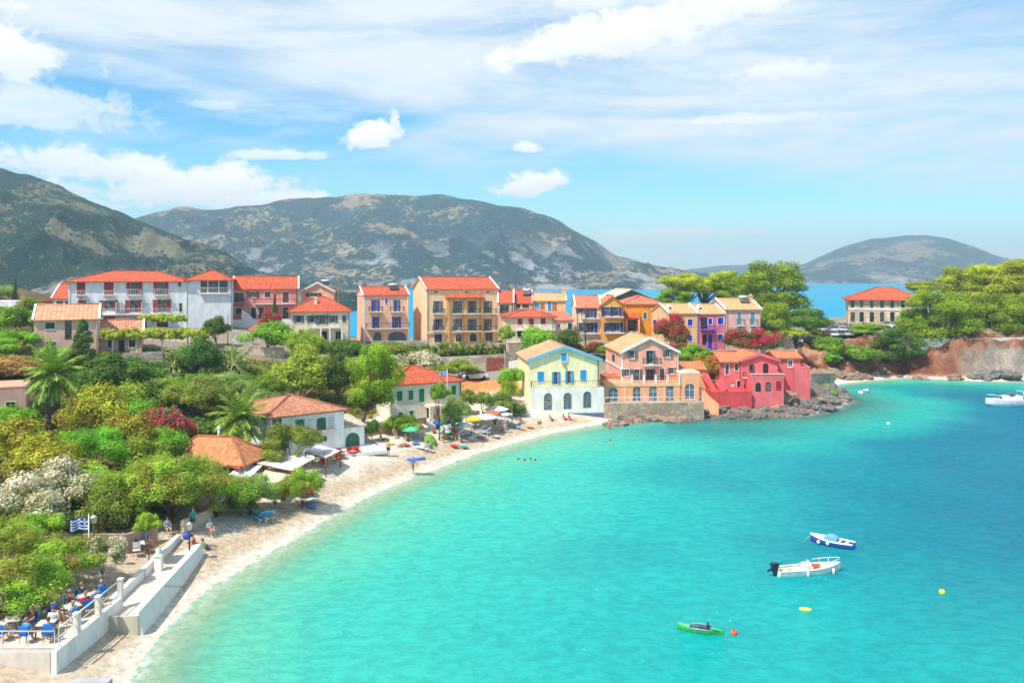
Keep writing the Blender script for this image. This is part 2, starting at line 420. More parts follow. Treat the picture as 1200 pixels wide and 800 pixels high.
# sea bed
colr = lay(colr, (.66,.60,.48), (SD < 0)*1.0*(rocky == 0))
colr = lay(colr, (.16,.15,.12), (SD < 0)*1.0*(rocky > 0))
colr = np.clip(colr, .01, .9)
m, nt = new_mat('ground'); at = N(nt, 'ShaderNodeAttribute', attribute_name='col'); v = geo(nt)
na = noise(nt, v, 2.2, 8, .75); nb = noise(nt, v, 9, 4, .7)
a = mix(nt, mrange(nt, na, .3, .7), (.62,.60,.57), (1.25,1.22,1.2)); a = mix(nt, 1., at.outputs['Color'], a, 'MULTIPLY')
a = mix(nt, mrange(nt, nb, .56, .7, 0, .5), a, mix(nt, 1., a, (.5,.46,.42), 'MULTIPLY'))
principled(nt, a, .95, bump=math_(nt, 'ADD', na, nb), bstr=.6, bdist=.12, spec=.15)
tag(mobj('ground', grid_mesh('ground', GX, GY, GZ, {'col': colr}, m)), kind='structure')

# ================================================================ sea
wx = np.concatenate([np.linspace(-5000, -260, 12), np.linspace(-240, -50, 20), np.arange(-46, 130, 1.0), np.linspace(134, 300, 24), np.linspace(340, 5000, 14)])
wy = np.concatenate([np.linspace(-60, 30, 6), np.arange(33, 180, 1.0), np.linspace(183, 460, 50), np.linspace(500, 4050, 20)])
WX, WY = np.meshgrid(wx, wy); WD, WI = shore_dist(WX, WY); d = np.maximum(-WD, 0)
wn = fbm(WX, WY, .035, 4, 21.); wn2 = fbm(WX*.5, WY, .09, 3, 2.)
dd = d + wn*5*sstep(3, 15, d)
sea = np.broadcast_to(C3((.30,.50,.30)), WX.shape+(3,)).copy()
sea = lay(sea, (.11,.50,.35), sstep(.5, 4, dd))
sea = lay(sea, (.03,.48,.39), sstep(3, 12, dd))
sea = lay(sea, (.003,.40,.385), sstep(10, 27, dd))
deep = sstep(10, 42, WX + (WY-80)*.10 + wn*14)*sstep(10, 22, d+wn*6)
sea = lay(sea, (.003,.235,.30), deep)
sea = lay(sea, (.002,.15,.255), sstep(24, 66, WX + (95-WY)*.25 + wn*14)*sstep(12, 26, d+wn*6)*.85)
# darker sea grass on the bed
sea = lay(sea, (.004,.13,.22), sstep(.05, .40, wn2)*sstep(14, 22, d)*.16*(WY < 175))
sea = lay(sea, (.006,.17,.24), np.exp(-(((WX-27)/15)**2+((WY-112+.1*WX)/6.5)**2))*.65*(d > .5))
sea = lay(sea, (.006,.28,.27), np.exp(-(((WX-70)/30)**2+((WY-152)/6.)**2))*.8)
rk = ((WI >= N_SAND+1) & (WI < 22)); sea = lay(sea, (.006,.13,.15), rk*np.exp(-(d/9.)**2)*.75)
sea *= np.where(WY < 200, .90, 1.)[...,None]
far = (WY > 200)*1.0*sstep(200, 240, WY); sea = lay(sea, (.005,.30,.50), far)
foam = (WY < 185)*(np.exp(-(d/.55)**2)*(WI < N_SAND+1) + np.exp(-((d-.3)/1.1)**2)*((WI >= N_SAND) & (WI < 24))*.8 + np.exp(-(d/.8)**2)*(WI >= 24))
alpha = np.where((WD < 0) & (WY < 185), sstep(-.2, 4.5, d)*.80+.20, 1.0)
m, nt = new_mat('sea_water'); v = geo(nt)
at = N(nt, 'ShaderNodeAttribute', attribute_name='col'); fo = N(nt, 'ShaderNodeAttribute', attribute_name='foam'); al = N(nt, 'ShaderNodeAttribute', attribute_name='alpha')
mp = N(nt, 'ShaderNodeMapping', i={'Scale': (.9, 1.25, 1), 'Rotation': (0, 0, R(-12))}); L(nt, v, mp.inputs[0])
r1 = noise(nt, mp.outputs[0], 1.05, 7, .70, .6); r2 = noise(nt, mp.outputs[0], 2.4, 4, .6, .3); r3 = noise(nt, mp.outputs[0], .12, 4, .6)
c = mix(nt, mrange(nt, r1, .36, .64), (.83,.87,.89), (1.16,1.12,1.10)); c = mix(nt, 1., at.outputs['Color'], c, 'MULTIPLY')  # ripple shading painted into the colour: lighter crests, darker troughs
c = mix(nt, mrange(nt, r3, .35, .65, 0, .18), c, mix(nt, 1., c, (.55,.80,.84), 'MULTIPLY'))
fn = math_(nt, 'MULTIPLY', fo.outputs['Fac'], mrange(nt, noise(nt, v, 1.3, 5, .7), .38, .56))
cap = math_(nt, 'MULTIPLY', mrange(nt, r2, .70, .75), mrange(nt, r3, .45, .6, 0, .5))
fn = math_(nt, 'MAXIMUM', fn, cap, clamp=True)
c = mix(nt, fn, c, (.85,.88,.88))
bn = N(nt, 'ShaderNodeBump', i={'Strength': .8, 'Distance': .45}); L(nt, math_(nt, 'ADD', r1, math_(nt, 'MULTIPLY', r2, .35)), bn.inputs['Height'])
df = N(nt, 'ShaderNodeBsdfDiffuse'); L(nt, c, df.inputs[0]); bd = N(nt, 'ShaderNodeBump', i={'Strength': .6, 'Distance': .3}); L(nt, r1, bd.inputs['Height']); L(nt, bd.outputs[0], df.inputs['Normal'])
gl = N(nt, 'ShaderNodeBsdfGlossy', i={'Roughness': .14}); L(nt, bn.outputs[0], gl.inputs['Normal'])
fr = N(nt, 'ShaderNodeFresnel', i={'IOR': 1.33}); L(nt, bn.outputs[0], fr.inputs['Normal'])      # a ruffled sea never reflects fully at grazing angles
fc = math_(nt, 'MULTIPLY', math_(nt, 'MINIMUM', math_(nt, 'MULTIPLY', fr.outputs[0], .8), .22), math_(nt, 'SUBTRACT', 1.0, fn))
b = N(nt, 'ShaderNodeMixShader'); L(nt, fc, b.inputs[0]); L(nt, df.outputs[0], b.inputs[1]); L(nt, gl.outputs[0], b.inputs[2])
tr = N(nt, 'ShaderNodeBsdfTransparent', i={0: (.80, .97, .93, 1)}); ms = N(nt, 'ShaderNodeMixShader')
L(nt, math_(nt, 'MAXIMUM', al.outputs['Fac'], fn), ms.inputs[0]); L(nt, tr.outputs[0], ms.inputs[1]); L(nt, b.outputs[0], ms.inputs[2])
out = N(nt, 'ShaderNodeOutputMaterial'); L(nt, ms.outputs[0], out.inputs[0])
tag(mobj('sea', grid_mesh('sea', WX, WY, WX*0, {'col': sea, 'foam': np.clip(foam, 0, 1), 'alpha': alpha}, m)), kind='structure')

# ================================================================ far hills
def mountain(name, prof, D0, D1, D2, seed, amp, mat, nu=330, nv=80, knee=.9):
    pu = np.array([p[0] for p in prof]); pz = np.array([(HY-p[1])/F*D1+CZ for p in prof])
    u = np.linspace(pu[0], pu[-1], nu); v = np.linspace(0, 1.35, nv)
    U, V = np.meshgrid(u, v)
    Dd = np.where(V < 1, D0+(D1-D0)*V, D1+(D2-D1)*(V-1)/.35)
    X = (U-600)/F*Dd; rz = np.interp(U, pu, pz)
    sh = np.where(V < 1, V**knee, 1-((V-1)/.35)**1.4)
    rg = np.empty(X.shape); fl = rg.ravel(); xr, yr = X.ravel(), Dd.ravel(); s = 10.0/(D1)
    for i in range(fl.size):
        fl[i] = mnoise.ridged_multi_fractal((xr[i]*s+seed, yr[i]*s*.6, seed), 1.0, 2.1, 7, 1.0, 2.0)
    rg = fl.reshape(X.shape); rg = (rg-rg.mean())/rg.std()
    Z = rz*sh + rg*amp*1.0*rz.max()*np.minimum(1, 4*V)*np.clip(1-.75*np.exp(-((V-1)/.16)**2), .15, 1)*.5
    Z = np.where(V < .03, -6, np.maximum(Z, -1+V*4))
    return tag(mobj(name, grid_mesh(name, X, Dd, Z, {}, mat)), kind='structure')
def hill_mat(scrub, grass, soil, cliff, s, bare=.55, low=20.):  # scrub is passed in bluish, with some haze tint put into its colour
    m, nt = new_mat('hillside'); v = geo(nt)
    big = noise(nt, v, .010*s, 5, .6, .3); mid = noise(nt, v, .045*s, 6, .7); sp = noise(nt, v, .28*s, 5, .75)
    vo = N(nt, 'ShaderNodeTexVoronoi', i={'Scale': .16*s}); L(nt, v, vo.inputs['Vector'])
    a = mix(nt, mrange(nt, mid, .4, .62), grass, soil)
    cover = math_(nt, 'ADD', math_(nt, 'MULTIPLY', big, .8), math_(nt, 'MULTIPLY', mid, .45))
    thr = math_(nt, 'MULTIPLY_ADD', vo.outputs['Distance'], -.14, math_(nt, 'ADD', cover, math_(nt, 'MULTIPLY', sp, .35)))
    a = mix(nt, mrange(nt, thr, bare, bare+.05), a, scrub)
    a = mix(nt, mrange(nt, sp, .60, .66, 0, .65), a, cliff)
    g = N(nt, 'ShaderNodeNewGeometry'); sx = N(nt, 'ShaderNodeSeparateXYZ'); L(nt, g.outputs['Normal'], sx.inputs[0])
    px = N(nt, 'ShaderNodeSeparateXYZ'); L(nt, v, px.inputs[0])
    lowm = mrange(nt, px.outputs[2], low*1.3, low*.3)
    cm = math_(nt, 'MULTIPLY', lowm, mrange(nt, noise(nt, v, .016*s, 5, .7), .52, .60))
    cc = mix(nt, mrange(nt, mid, .35, .65), cliff, tuple(x*.6 for x in cliff))
    a = mix(nt, math_(nt, 'MULTIPLY', cm, .62), a, cc)
    principled(nt, a, .95, bump=math_(nt, 'ADD', sp, mid), bstr=1., bdist=4./s, spec=.1)
    return m
mountain('near_mountain', [(-330,260),(-200,225),(-80,196),(-20,190),(0,194),(40,205),(90,228),(130,247),(170,259),(210,275),(250,296),(300,316),(340,332),(380,345),(430,352)],
         430, 720, 1000, 4.2, .10, hill_mat((.017,.048,.040), (.16,.165,.09), (.27,.23,.16), (.60,.50,.40), 1.7, .645, 22))
mountain('far_mountain', [(20,300),(120,268),(180,249),(210,243),(260,246),(300,240),(340,235),(400,232),(425,227),(470,227),(520,229),(560,235),(600,241),(640,253),(680,274),(720,298),(760,311),(790,317),(830,327),(850,338)],
         1150, 1700, 2100, 9.7, .13, hill_mat((.016,.048,.055), (.30,.24,.14), (.42,.32,.22), (.72,.68,.64), .75, .635, 75), nu=420, nv=110)
mountain('island_hill', [(760,335),(840,327),(880,322),(905,317),(940,309),(980,292),(1020,279),(1060,274.5),(1085,275),(1110,279),(1140,288),(1170,299),(1210,309),(1280,318),(1400,330)],
         2000, 2700, 3200, 15.3, .09, hill_mat((.030,.065,.070), (.22,.19,.14), (.30,.25,.20), (.62,.52,.46), .5, .66, 40), nu=240, nv=60)
mountain('horizon_hill', [(700,326),(800,316),(845,311),(880,310),(920,312),(1000,316),(1170,304),(1260,301),(1400,306),(1500,318)], 3200, 3650, 3900, 2.3, .05,
         hill_mat((.05,.07,.06), (.15,.13,.09), (.2,.16,.12), (.4,.35,.3), .4, .5, 10), nu=160, nv=30)

# ================================================================ air, sky, sun, camera
AZ, EL = -46.0, 56.0           # the sun stands to the left (west), a little in front of the facades
sv = Vector((math.sin(R(AZ))*math.cos(R(EL)), -math.cos(R(AZ))*math.cos(R(EL))*1.0, math.sin(R(EL))))
sun = bpy.data.lights.new('sun', 'SUN'); sun.energy = 5.0; sun.angle = R(.55); sun.color = (1, .95, .86)
so = link(bpy.data.objects.new('sun', sun)); so.rotation_euler = sv.to_track_quat('Z', 'Y').to_euler(); so.location = (-60, 20, 120)
hz = MB(); hz.box((0, 1980, 95), (9400, 4240, 206))
m, nt = new_mat('haze'); o = N(nt, 'ShaderNodeOutputMaterial')
pv = N(nt, 'ShaderNodeVolumePrincipled', i={'Color': (.60, .84, 1, 1), 'Density': HAZE, 'Anisotropy': .1}); L(nt, pv.outputs[0], o.inputs['Volume'])
tag(hz.build('haze', m), kind='stuff')

w = bpy.data.worlds.new('World'); scene.world = w; w.use_nodes = True; nt = w.node_tree; nt.nodes.clear()
sky = N(nt, 'ShaderNodeTexSky', sky_type='NISHITA'); sky.sun_disc = False; sky.sun_elevation = R(EL)
sky.sun_rotation = math.atan2(sv.x, sv.y); sky.altitude = 50; sky.air_density = 1.0; sky.dust_density = .25; sky.ozone_density = 2.0
hs = N(nt, 'ShaderNodeHueSaturation', i={'Hue': .5, 'Saturation': 1.25, 'Value': SKYV}); L(nt, mix(nt, 1., sky.outputs[0], SKYT, 'MULTIPLY'), hs.inputs['Color'])
tc = N(nt, 'ShaderNodeTexCoord'); sx = N(nt, 'ShaderNodeSeparateXYZ'); L(nt, tc.outputs['Generated'], sx.inputs[0])
az = math_(nt, 'ARCTAN2', sx.outputs[0], sx.outputs[1]); el = math_(nt, 'ARCSINE', sx.outputs[2])
cb = N(nt, 'ShaderNodeCombineXYZ'); L(nt, az, cb.inputs[0]); L(nt, el, cb.inputs[1])
def svec(sc, rot=0, loc=(0,0,0)):
    mp = N(nt, 'ShaderNodeMapping', i={'Scale': sc, 'Rotation': (0, 0, rot), 'Location': loc}); L(nt, cb.outputs[0], mp.inputs[0]); return mp.outputs[0]
streak = noise(nt, svec((2.2, 13, 1), R(9)), 1.0, 6, .55, .9)
fine = noise(nt, svec((6, 30, 1), R(9)), 1.6, 6, .6, .6)
line = math_(nt, 'SUBTRACT', el, math_(nt, 'MULTIPLY_ADD', az, -.17, .145))      # lower edge of the high veil
veil = mrange(nt, math_(nt, 'ADD', line, math_(nt, 'MULTIPLY_ADD', streak, .09, -.045)), -.012, .045)
hole = mrange(nt, math_(nt, 'SUBTRACT', el, math_(nt, 'MULTIPLY_ADD', az, -.16, .315)), -.03, .05)   # bluer again at the top right
c1 = math_(nt, 'MULTIPLY', veil, mrange(nt, math_(nt, 'ADD', math_(nt, 'MULTIPLY', streak, .8), math_(nt, 'MULTIPLY', fine, .35)), .36, .68, .36, 1.0))
c2 = mrange(nt, math_(nt, 'ADD', math_(nt, 'MULTIPLY', streak, .75), math_(nt, 'MULTIPLY', fine, .4)), .45, .74, 0, .74)
lw = math_(nt, 'MULTIPLY', mrange(nt, az, .35, .02), mrange(nt, el, .06, .16))
cov = math_(nt, 'MAXIMUM', c1, math_(nt, 'MULTIPLY', c2, lw)); cov = math_(nt, 'MULTIPLY', cov, math_(nt, 'MULTIPLY_ADD', mrange(nt, az, .30, .55), math_(nt, 'MULTIPLY', hole, -.5), 1.0))
cov = math_(nt, 'MAXIMUM', cov, mrange(nt, el, .10, -.01, 0, .75))
puff = noise(nt, svec((15, 22, 1)), 1.6, 9, .66, .35)
wob = math_(nt, 'MULTIPLY_ADD', puff, 2.5, -1.22)
cum = None; shade = None
for px, py, rx, ry, tilt, op in [(-20,100,95,42,0,.9),(30,155,120,30,0,.55),(215,226,130,33,.05,1),(300,238,120,17,-.02,.95),(60,205,70,22,0,.8),(140,215,60,26,0,.9),(436,162,38,24,.25,1),(462,150,10,18,0,.8),(622,219,50,19,.12,1),(650,212,24,15,0,1),
        (618,174,18,9,0,.85),(740,42,185,34,.16,1),(850,15,90,28,.1,1),(640,62,80,18,.1,.9),(325,188,60,9,.03,.75),(770,278,110,13,.02,.6),(925,95,65,14,0,.55),(870,146,80,8,0,.5),(690,5,50,12,0,.5),(970,283,60,5,0,.4),(240,135,40,8,0,.4)]:
    a0, e0 = math.atan((px-600)/F), math.atan((HY-py)/F)
    dx = math_(nt, 'MULTIPLY', math_(nt, 'SUBTRACT', az, a0), F/rx)
    dy = math_(nt, 'MULTIPLY', math_(nt, 'SUBTRACT', math_(nt, 'SUBTRACT', el, e0), math_(nt, 'MULTIPLY', math_(nt, 'SUBTRACT', az, a0), tilt)), F/ry)
    dyb = math_(nt, 'MAXIMUM', dy, math_(nt, 'MULTIPLY', dy, -1.5))                # flatter bases
    r = math_(nt, 'SQRT', math_(nt, 'ADD', math_(nt, 'MULTIPLY', dx, dx), math_(nt, 'MULTIPLY', dyb, dyb)))
    mk = mrange(nt, math_(nt, 'ADD', r, wob), 1.06, .58, 0, op)
    sh = math_(nt, 'MULTIPLY', mk, mrange(nt, math_(nt, 'ADD', dy, math_(nt, 'MULTIPLY', wob, -.6)), .45, -.6))
    cum = mk if cum is None else math_(nt, 'MAXIMUM', cum, mk); shade = sh if shade is None else math_(nt, 'MAXIMUM', shade, sh)
cc = mix(nt, math_(nt, 'MULTIPLY', shade, .55), tuple(CLD*x for x in (1.16, 1.15, 1.13)), tuple(CLD*x for x in (.76, .84, .94)))
a = mix(nt, cov, hs.outputs[0], tuple(CLD*x for x in (.84, .93, 1.0))); a = mix(nt, cum, a, cc)
w.cycles.sampling_method = 'MANUAL'; w.cycles.sample_map_resolution = 256
bg = N(nt, 'ShaderNodeBackground', i={'Strength': .1}); L(nt, a, bg.inputs[0]); wo = N(nt, 'ShaderNodeOutputWorld'); L(nt, bg.outputs[0], wo.inputs[0])

cam = bpy.data.cameras.new('camera'); cam.sensor_width = 36; cam.lens = 36*F/1200; cam.shift_y = -(400-HY)/1200; cam.clip_end = 12000; cam.clip_start = .5
co = link(bpy.data.objects.new('camera', cam)); co.location = (0, 0, CZ); co.rotation_euler = (R(90), 0, 0); scene.camera = co
scene.view_settings.view_transform = 'Standard'; scene.view_settings.look = 'None'; scene.view_settings.gamma = 1; scene.view_settings.exposure = EXPO
scene.cycles.max_bounces = 6; scene.cycles.transparent_max_bounces = 12; scene.cycles.volume_bounces = 0
# ================================================================ buildings
UP = Vector((0, 0, 1))
_wc = {}
def pane_mesh(w, h, arch, mt):
    k = ('pane', round(w,2), round(h,2), arch, mt.name)
    if k not in _wc:
        b = MB(); b.box((w/2, .0, h/2), (w-.02, .02, h-.02)); _wc[k] = b.mesh('pane', mt)
    return _wc[k]
def frame_mesh(w, h, mt, trim, mull, surround):
    k = ('frame', round(w,2), round(h,2), mt.name, trim.name if trim else '', mull, surround)
    if k not in _wc:
        b = MB(); f = .06
        b.box((w/2, .08, f/2), (w, .06, f)); b.box((w/2, .08, h-f/2), (w, .06, f))
        b.box((f/2, .08, h/2), (f, .06, h-2*f)); b.box((w-f/2, .08, h/2), (f, .06, h-2*f))
        if mull:
            b.box((w/2, .085, h/2), (.06, .05, h-2*f))
            if h > 1.5: b.box((w/2, .09, h*.62), (w-2*f-.01, .04, .05))
        if surround:
            s = surround
            b.box((-s/2, -.012, h/2), (s, .05, h+2*s), m=1); b.box((w+s/2, -.012, h/2), (s, .05, h+2*s), m=1)
            b.box((w/2, -.012, h+s/2), (w, .05, s), m=1); b.box((w/2, -.03, -s/2), (w, .10, s), m=1)
        _wc[k] = b.mesh('window', [mt, trim or mt])
    return _wc[k]
def shut_mesh(w, h, mt):
    k = ('shut', round(w,2), round(h,2), mt.name)
    if k not in _wc:
        b = MB(); b.box((w/2, 0, h/2), (w-.02, .035, h-.02))
        b.box((.04, -.02, h/2), (.07, .03, h-.04)); b.box((w-.04, -.02, h/2), (.07, .03, h-.04)); b.box((w/2, -.02, .05), (w-.18, .03, .08)); b.box((w/2, -.02, h-.07), (w-.18, .03, .08))
        _wc[k] = b.mesh('shutter', mt)
    return _wc[k]
def door_mesh(w, h, mt):
    k = ('door', round(w,2), round(h,2), mt.name)
    if k not in _wc:
        b = MB(); b.box((w/2, .1, h/2), (w-.02, .05, h-.02))
        for z in (.27, .7): 
            for x in (.27, .73): b.box((w*x, .07, h*z), (w*.32, .03, h*.3))
        _wc[k] = b.mesh('door', mt)
        b = MB(); b.ball((w*.88, .05, h*.47), .06, 6); _wc[k+('h',)] = b.mesh('handle', DARKMETAL)
    return _wc[k], _wc[k+('h',)]

def rail(mb, a, b, h=1.0, step=.28, r=.022, posts=True):
    a, b = Vector(a), Vector(b); n = max(2, int((b-a).length/step))
    mb.tube([a+UP*h, b+UP*h], r*1.5, 5); mb.tube([a+UP*.08, b+UP*.08], r, 4)
    for i in range(n+1):
        p = a.lerp(b, i/n); mb.tube([p+UP*.0, p+UP*h], r, 4, cap=False)

HOUSES = []
class House:
    """origin: front left corner of the base; x along the front, y into the depth"""
    def __init__(s, name, label, cat, pl, pr, pbase, peave, D, depth, rot=0., wall=None, group=None, found=2.5, floor_at=None):
        s.r = R(rot); s.D = D; o = P(pl, pbase, D); s.o = o; k = (pr-600)/F
        s.u = Vector((math.cos(s.r), math.sin(s.r), 0)); s.v = Vector((-math.sin(s.r), math.cos(s.r), 0))
        s.w = (k*D-o.x)/(s.u.x-k*s.u.y); s.d = depth
        s.H = P(pl, peave, D).z-o.z; s.found = found
        s.t = empty(name, o, s.r, label, cat, group); s.wall = wall
        HOUSES.append(s); s.merged = False; s.roof_obj = None
        s.holes = {'f': [], 'l': [], 'r': []}; s.gab = None; s.todo = []
    def x_at(s, px): k = (px-600)/F; return (k*s.D-s.o.x)/(s.u.x-k*s.u.y)
    def fz(s, t, py): return CZ-(py-HY)/F*(s.D+t*s.u.y)-s.o.z
    def y_at(s, px, x0=0.):            # distance into the depth on a side face that starts at local x0
        k = (px-600)/F; q = s.o+s.u*x0; return (k*q.y-q.x)/(s.v.x-k*s.v.y)
    def z_deep(s, x, y, py): q = s.o+s.u*x+s.v*y; return CZ-(py-HY)/F*q.y-s.o.z
    # -- an opening given by the rectangle in which it is seen
    def win(s, x0, y0, x1, y1, style='g', face='f', **kw):
        if face == 'f':
            a, b = s.x_at(x0), s.x_at(x1); m = (a+b)/2; z0, z1 = s.fz(m, y1), s.fz(m, y0)
        else:
            X0 = 0 if face == 'l' else s.w
            a, b = s.y_at(x0, X0), s.y_at(x1, X0)
            z0, z1 = s.z_deep(X0, (a+b)/2, y1), s.z_deep(X0, (a+b)/2, y0)
            if face == 'l': a, b = s.d-max(a, b), s.d-min(a, b)
        s.opening(min(a,b), z0, abs(b-a), z1-z0, style, face, **kw)
    def opening(s, x, z, w, h, style='g', face='f', trim=None, sur=.10, glass=None, arch=False, frame=None):
        z = max(z, .02)
        if z+h > s.H-.12:
            surf = z+h > s.H+.02 or z > s.H-.3
            if not surf: h = s.H-.14-z
        else: surf = False
        L_ = s.w if face == 'f' else s.d
        if x < .15: w -= (.15-x); x = .15
        if x+w > L_-.15: w = L_-.15-x
        if w < .2: return
        if not surf:
            for (a, b, c, d, _) in s.holes[face]:
                if x < a+c+.03 and x+w > a-.03 and z < b+d+.03 and z+h > b-.03: return
            s.holes[face].append((x, z, w, h, arch))
        s.todo.append((x, z, w, h, style, face, trim, sur, glass, arch, surf, frame))
    def basis(s, face):
        if face == 'f': return Vector((0,0,0)), 0.
        if face == 'l': return Vector((0, s.d, 0)), -math.pi/2
        return Vector((s.w, 0, 0)), math.pi/2
    def face_polys(s, b, face, L_):
        o, a = s.basis(face); ux = Vector((math.cos(a), math.sin(a), 0)); n = ux.cross(UP)
        xs_ = sorted({0., L_} | {q for h in s.holes[face] for q in (h[0], h[0]+h[2])})
        zs_ = sorted({-s.found, s.H} | {q for h in s.holes[face] for q in (h[1], h[1]+h[3])})
        pt = lambda x, z, y=0.: o+ux*x+UP*z-n*y
        for i in range(len(xs_)-1):
            for j in range(len(zs_)-1):
                cx, cz = (xs_[i]+xs_[i+1])/2, (zs_[j]+zs_[j+1])/2
                if any(h[0] < cx < h[0]+h[2] and h[1] < cz < h[1]+h[3] for h in s.holes[face]): continue
                b.poly([pt(xs_[i], zs_[j]), pt(xs_[i+1], zs_[j]), pt(xs_[i+1], zs_[j+1]), pt(xs_[i], zs_[j+1])])
        for x, z, w, h, arch in s.holes[face]:
            dp = .16
            for (p, q) in (((x,z),(x,z+h)), ((x,z+h),(x+w,z+h)), ((x+w,z+h),(x+w,z)), ((x+w,z),(x,z))):
                b.poly([pt(*p), pt(*q), pt(*q, dp), pt(*p, dp)])
            if arch:
                rr = min(w/2, h*.5); n_ = 8; zc = z+h-rr
                arc = [(x+w/2-math.cos(math.pi*i/n_)*w/2, zc+math.sin(math.pi*i/n_)*rr) for i in range(n_+1)]
                hl = n_//2
                for i in range(hl): b.poly([pt(*arc[i], .002), pt(x+.0, z+h, .002), pt(*arc[i+1], .002)])
                for i in range(hl, n_): b.poly([pt(*arc[i], .002), pt(x+w, z+h, .002), pt(*arc[i+1], .002)])
                for i in range(n_): b.poly([pt(*arc[i]), pt(*arc[i+1]), pt(*arc[i+1], dp), pt(*arc[i], dp)])
    def walls(s, mat=None, extra=None):
        b = MB(); s.face_polys(b, 'f', s.w); s.face_polys(b, 'l', s.d); s.face_polys(b, 'r', s.d)
        b.poly([(0, s.d, -s.found), (s.w, s.d, -s.found), (s.w, s.d, s.H), (0, s.d, s.H)])
        b.poly([(.0, 0, s.H), (s.w, 0, s.H), (s.w, s.d, s.H), (0, s.d, s.H)])
        if extra: extra(b)
        me = b.mesh('wall', mat or s.wall); s.wall_obj = mobj('wall', me, s.t)
        for args in s.todo: s._window(*args)
        return s
    def _window(s, x, z, w, h, style, face, trim, sur, glass, arch, surf, frame):
        o, a = s.basis(face); ux = Vector((math.cos(a), math.sin(a), 0)); n = ux.cross(UP)
        loc = o+ux*x+UP*z + (n*.12 if surf else n*0)
        kind, _, c = style.partition(':'); cm = shutter_mat(COL[c]) if c else None
        trim = trim or TRIM; fr = frame or FRAME
        if kind == 'd':
            dm, hm = door_mesh(w, h, cm); d = mobj('door', dm, s.t, loc, a); mobj('handle', hm, d); return
        tall = h > 1.75
        f = mobj('balcony_door' if tall else 'window', frame_mesh(w, h, fr if kind != 'k' else DARKMETAL, trim, kind != 'k' and w > .5, 0 if arch else sur), s.t, loc, a)
        mobj('pane', pane_mesh(w, h, arch, glass or GLASS), f, (0, .125, 0))
        if kind == 'c':
            for i in (0, 1): mobj('shutter', shut_mesh(w/2, h, cm), f, (i*w/2, .03, 0))
        if kind == 'o':
            sw = w/2
            for i in (0, 1): mobj('shutter', shut_mesh(sw, h, cm), f, (-sw-.02 if i == 0 else w+.02, -.075, 0))
        if kind == 'h':                                   # ajar: the leaves stand out from the wall
            sw = w/2
            for i in (0, 1): mobj('shutter', shut_mesh(sw, h, cm), f, (0 if i == 0 else w, -.04, 0), rz=-R(112) if i == 0 else R(292))
    # -- roofs
    def roof(s, kind, ppeak, mat, over=.35, trim=None, ridge=True, thick=.16, fo=None):
        H, w, d = s.H, s.w, s.d; b = MB(); caps = []; fo = over if fo is None else fo
        def slab(pts):
            a, bb = Vector(pts[0]), Vector(pts[1]); e = (bb-a).normalized()
            nrm = (bb-a).cross(Vector(pts[-1])-a).normalized(); up = nrm.cross(e)
            uv = [((Vector(p)-a).dot(e)+40, (Vector(p)-a).dot(up)+40) for p in pts]
            if nrm.z < 0: nrm = -nrm
            b.poly(pts, 0, uv); low = [Vector(p)-UP*thick for p in pts]
            b.poly(low[::-1], 1)
            for i in range(len(pts)): b.poly([pts[i], low[i], low[(i+1)%len(pts)], pts[(i+1)%len(pts)]], 0)
        if kind == 'gable_x':                            # ridge parallel to the front
            hz = max(.4, s.z_deep(w/2, d/2, ppeak)-H); sl = hz/(d/2); zo = H-sl*fo; t = .04
            slab([(-over,-fo,zo+t), (w+over,-fo,zo+t), (w+over,d/2,H+hz+t), (-over,d/2,H+hz+t)])
            slab([(w+over,d+fo,zo+t), (-over,d+fo,zo+t), (-over,d/2,H+hz+t), (w+over,d/2,H+hz+t)])
            caps = [((-over,d/2,H+hz+t+.03), (w+over,d/2,H+hz+t+.03))]
            s.gable_tri = [[(0,0,H),(0,d,H),(0,d/2,H+hz-.1)], [(w,0,H),(w,d/2,H+hz-.1),(w,d,H)]]
            edges = [[(-over,-fo,zo+t),(-over,d/2,H+hz+t)], [(w+over,-fo,zo+t),(w+over,d/2,H+hz+t)]]
        elif kind == 'gable_y':                          # gable to the front
            hz = max(.4, s.fz(w/2, ppeak)-H); sl = hz/(w/2); zo = H-sl*over; t = .04
            slab([(-over,d+fo,zo+t), (-over,-fo,zo+t), (w/2,-fo,H+hz+t), (w/2,d+fo,H+hz+t)])
            slab([(w+over,-fo,zo+t), (w+over,d+fo,zo+t), (w/2,d+fo,H+hz+t), (w/2,-fo,H+hz+t)])
            caps = [((w/2,-fo,H+hz+t+.03), (w/2,d+fo,H+hz+t+.03))]
            s.gable_tri = [[(0,0,H),(w/2,0,H+hz-.1),(w,0,H)], [(0,d,H),(w,d,H),(w/2,d,H+hz-.1)]]
            edges = [[(-over,-fo,zo+t),(w/2,-fo,H+hz+t)], [(w+over,-fo,zo+t),(w/2,-fo,H+hz+t)]]
        elif kind == 'hip':
            m_ = min(w, d)/2; hz = max(.4, s.z_deep(w/2, d/2, ppeak)-H); sl = hz/m_; zo = H-sl*over; t = .04
            A, B_, C_, D_ = (-over,-over,zo+t), (w+over,-over,zo+t), (w+over,d+over,zo+t), (-over,d+over,zo+t)
            if w >= d: r0, r1 = (m_,d/2,H+hz+t), (w-m_,d/2,H+hz+t)
            else: r0, r1 = (w/2,m_,H+hz+t), (w/2,d-m_,H+hz+t)
            if w >= d:
                slab([A, B_, r1, r0]); slab([C_, D_, r0, r1]); slab([B_, C_, r1]); slab([D_, A, r0])
                caps = [(r0, r1), (A, r0), (D_, r0), (B_, r1), (C_, r1)]
            else:
                slab([A, B_, r0]); slab([C_, D_, r1]); slab([B_, C_, r1, r0]); slab([D_, A, r0, r1])
                caps = [(r0, r1), (A, r0), (B_, r0), (C_, r1), (D_, r1)]
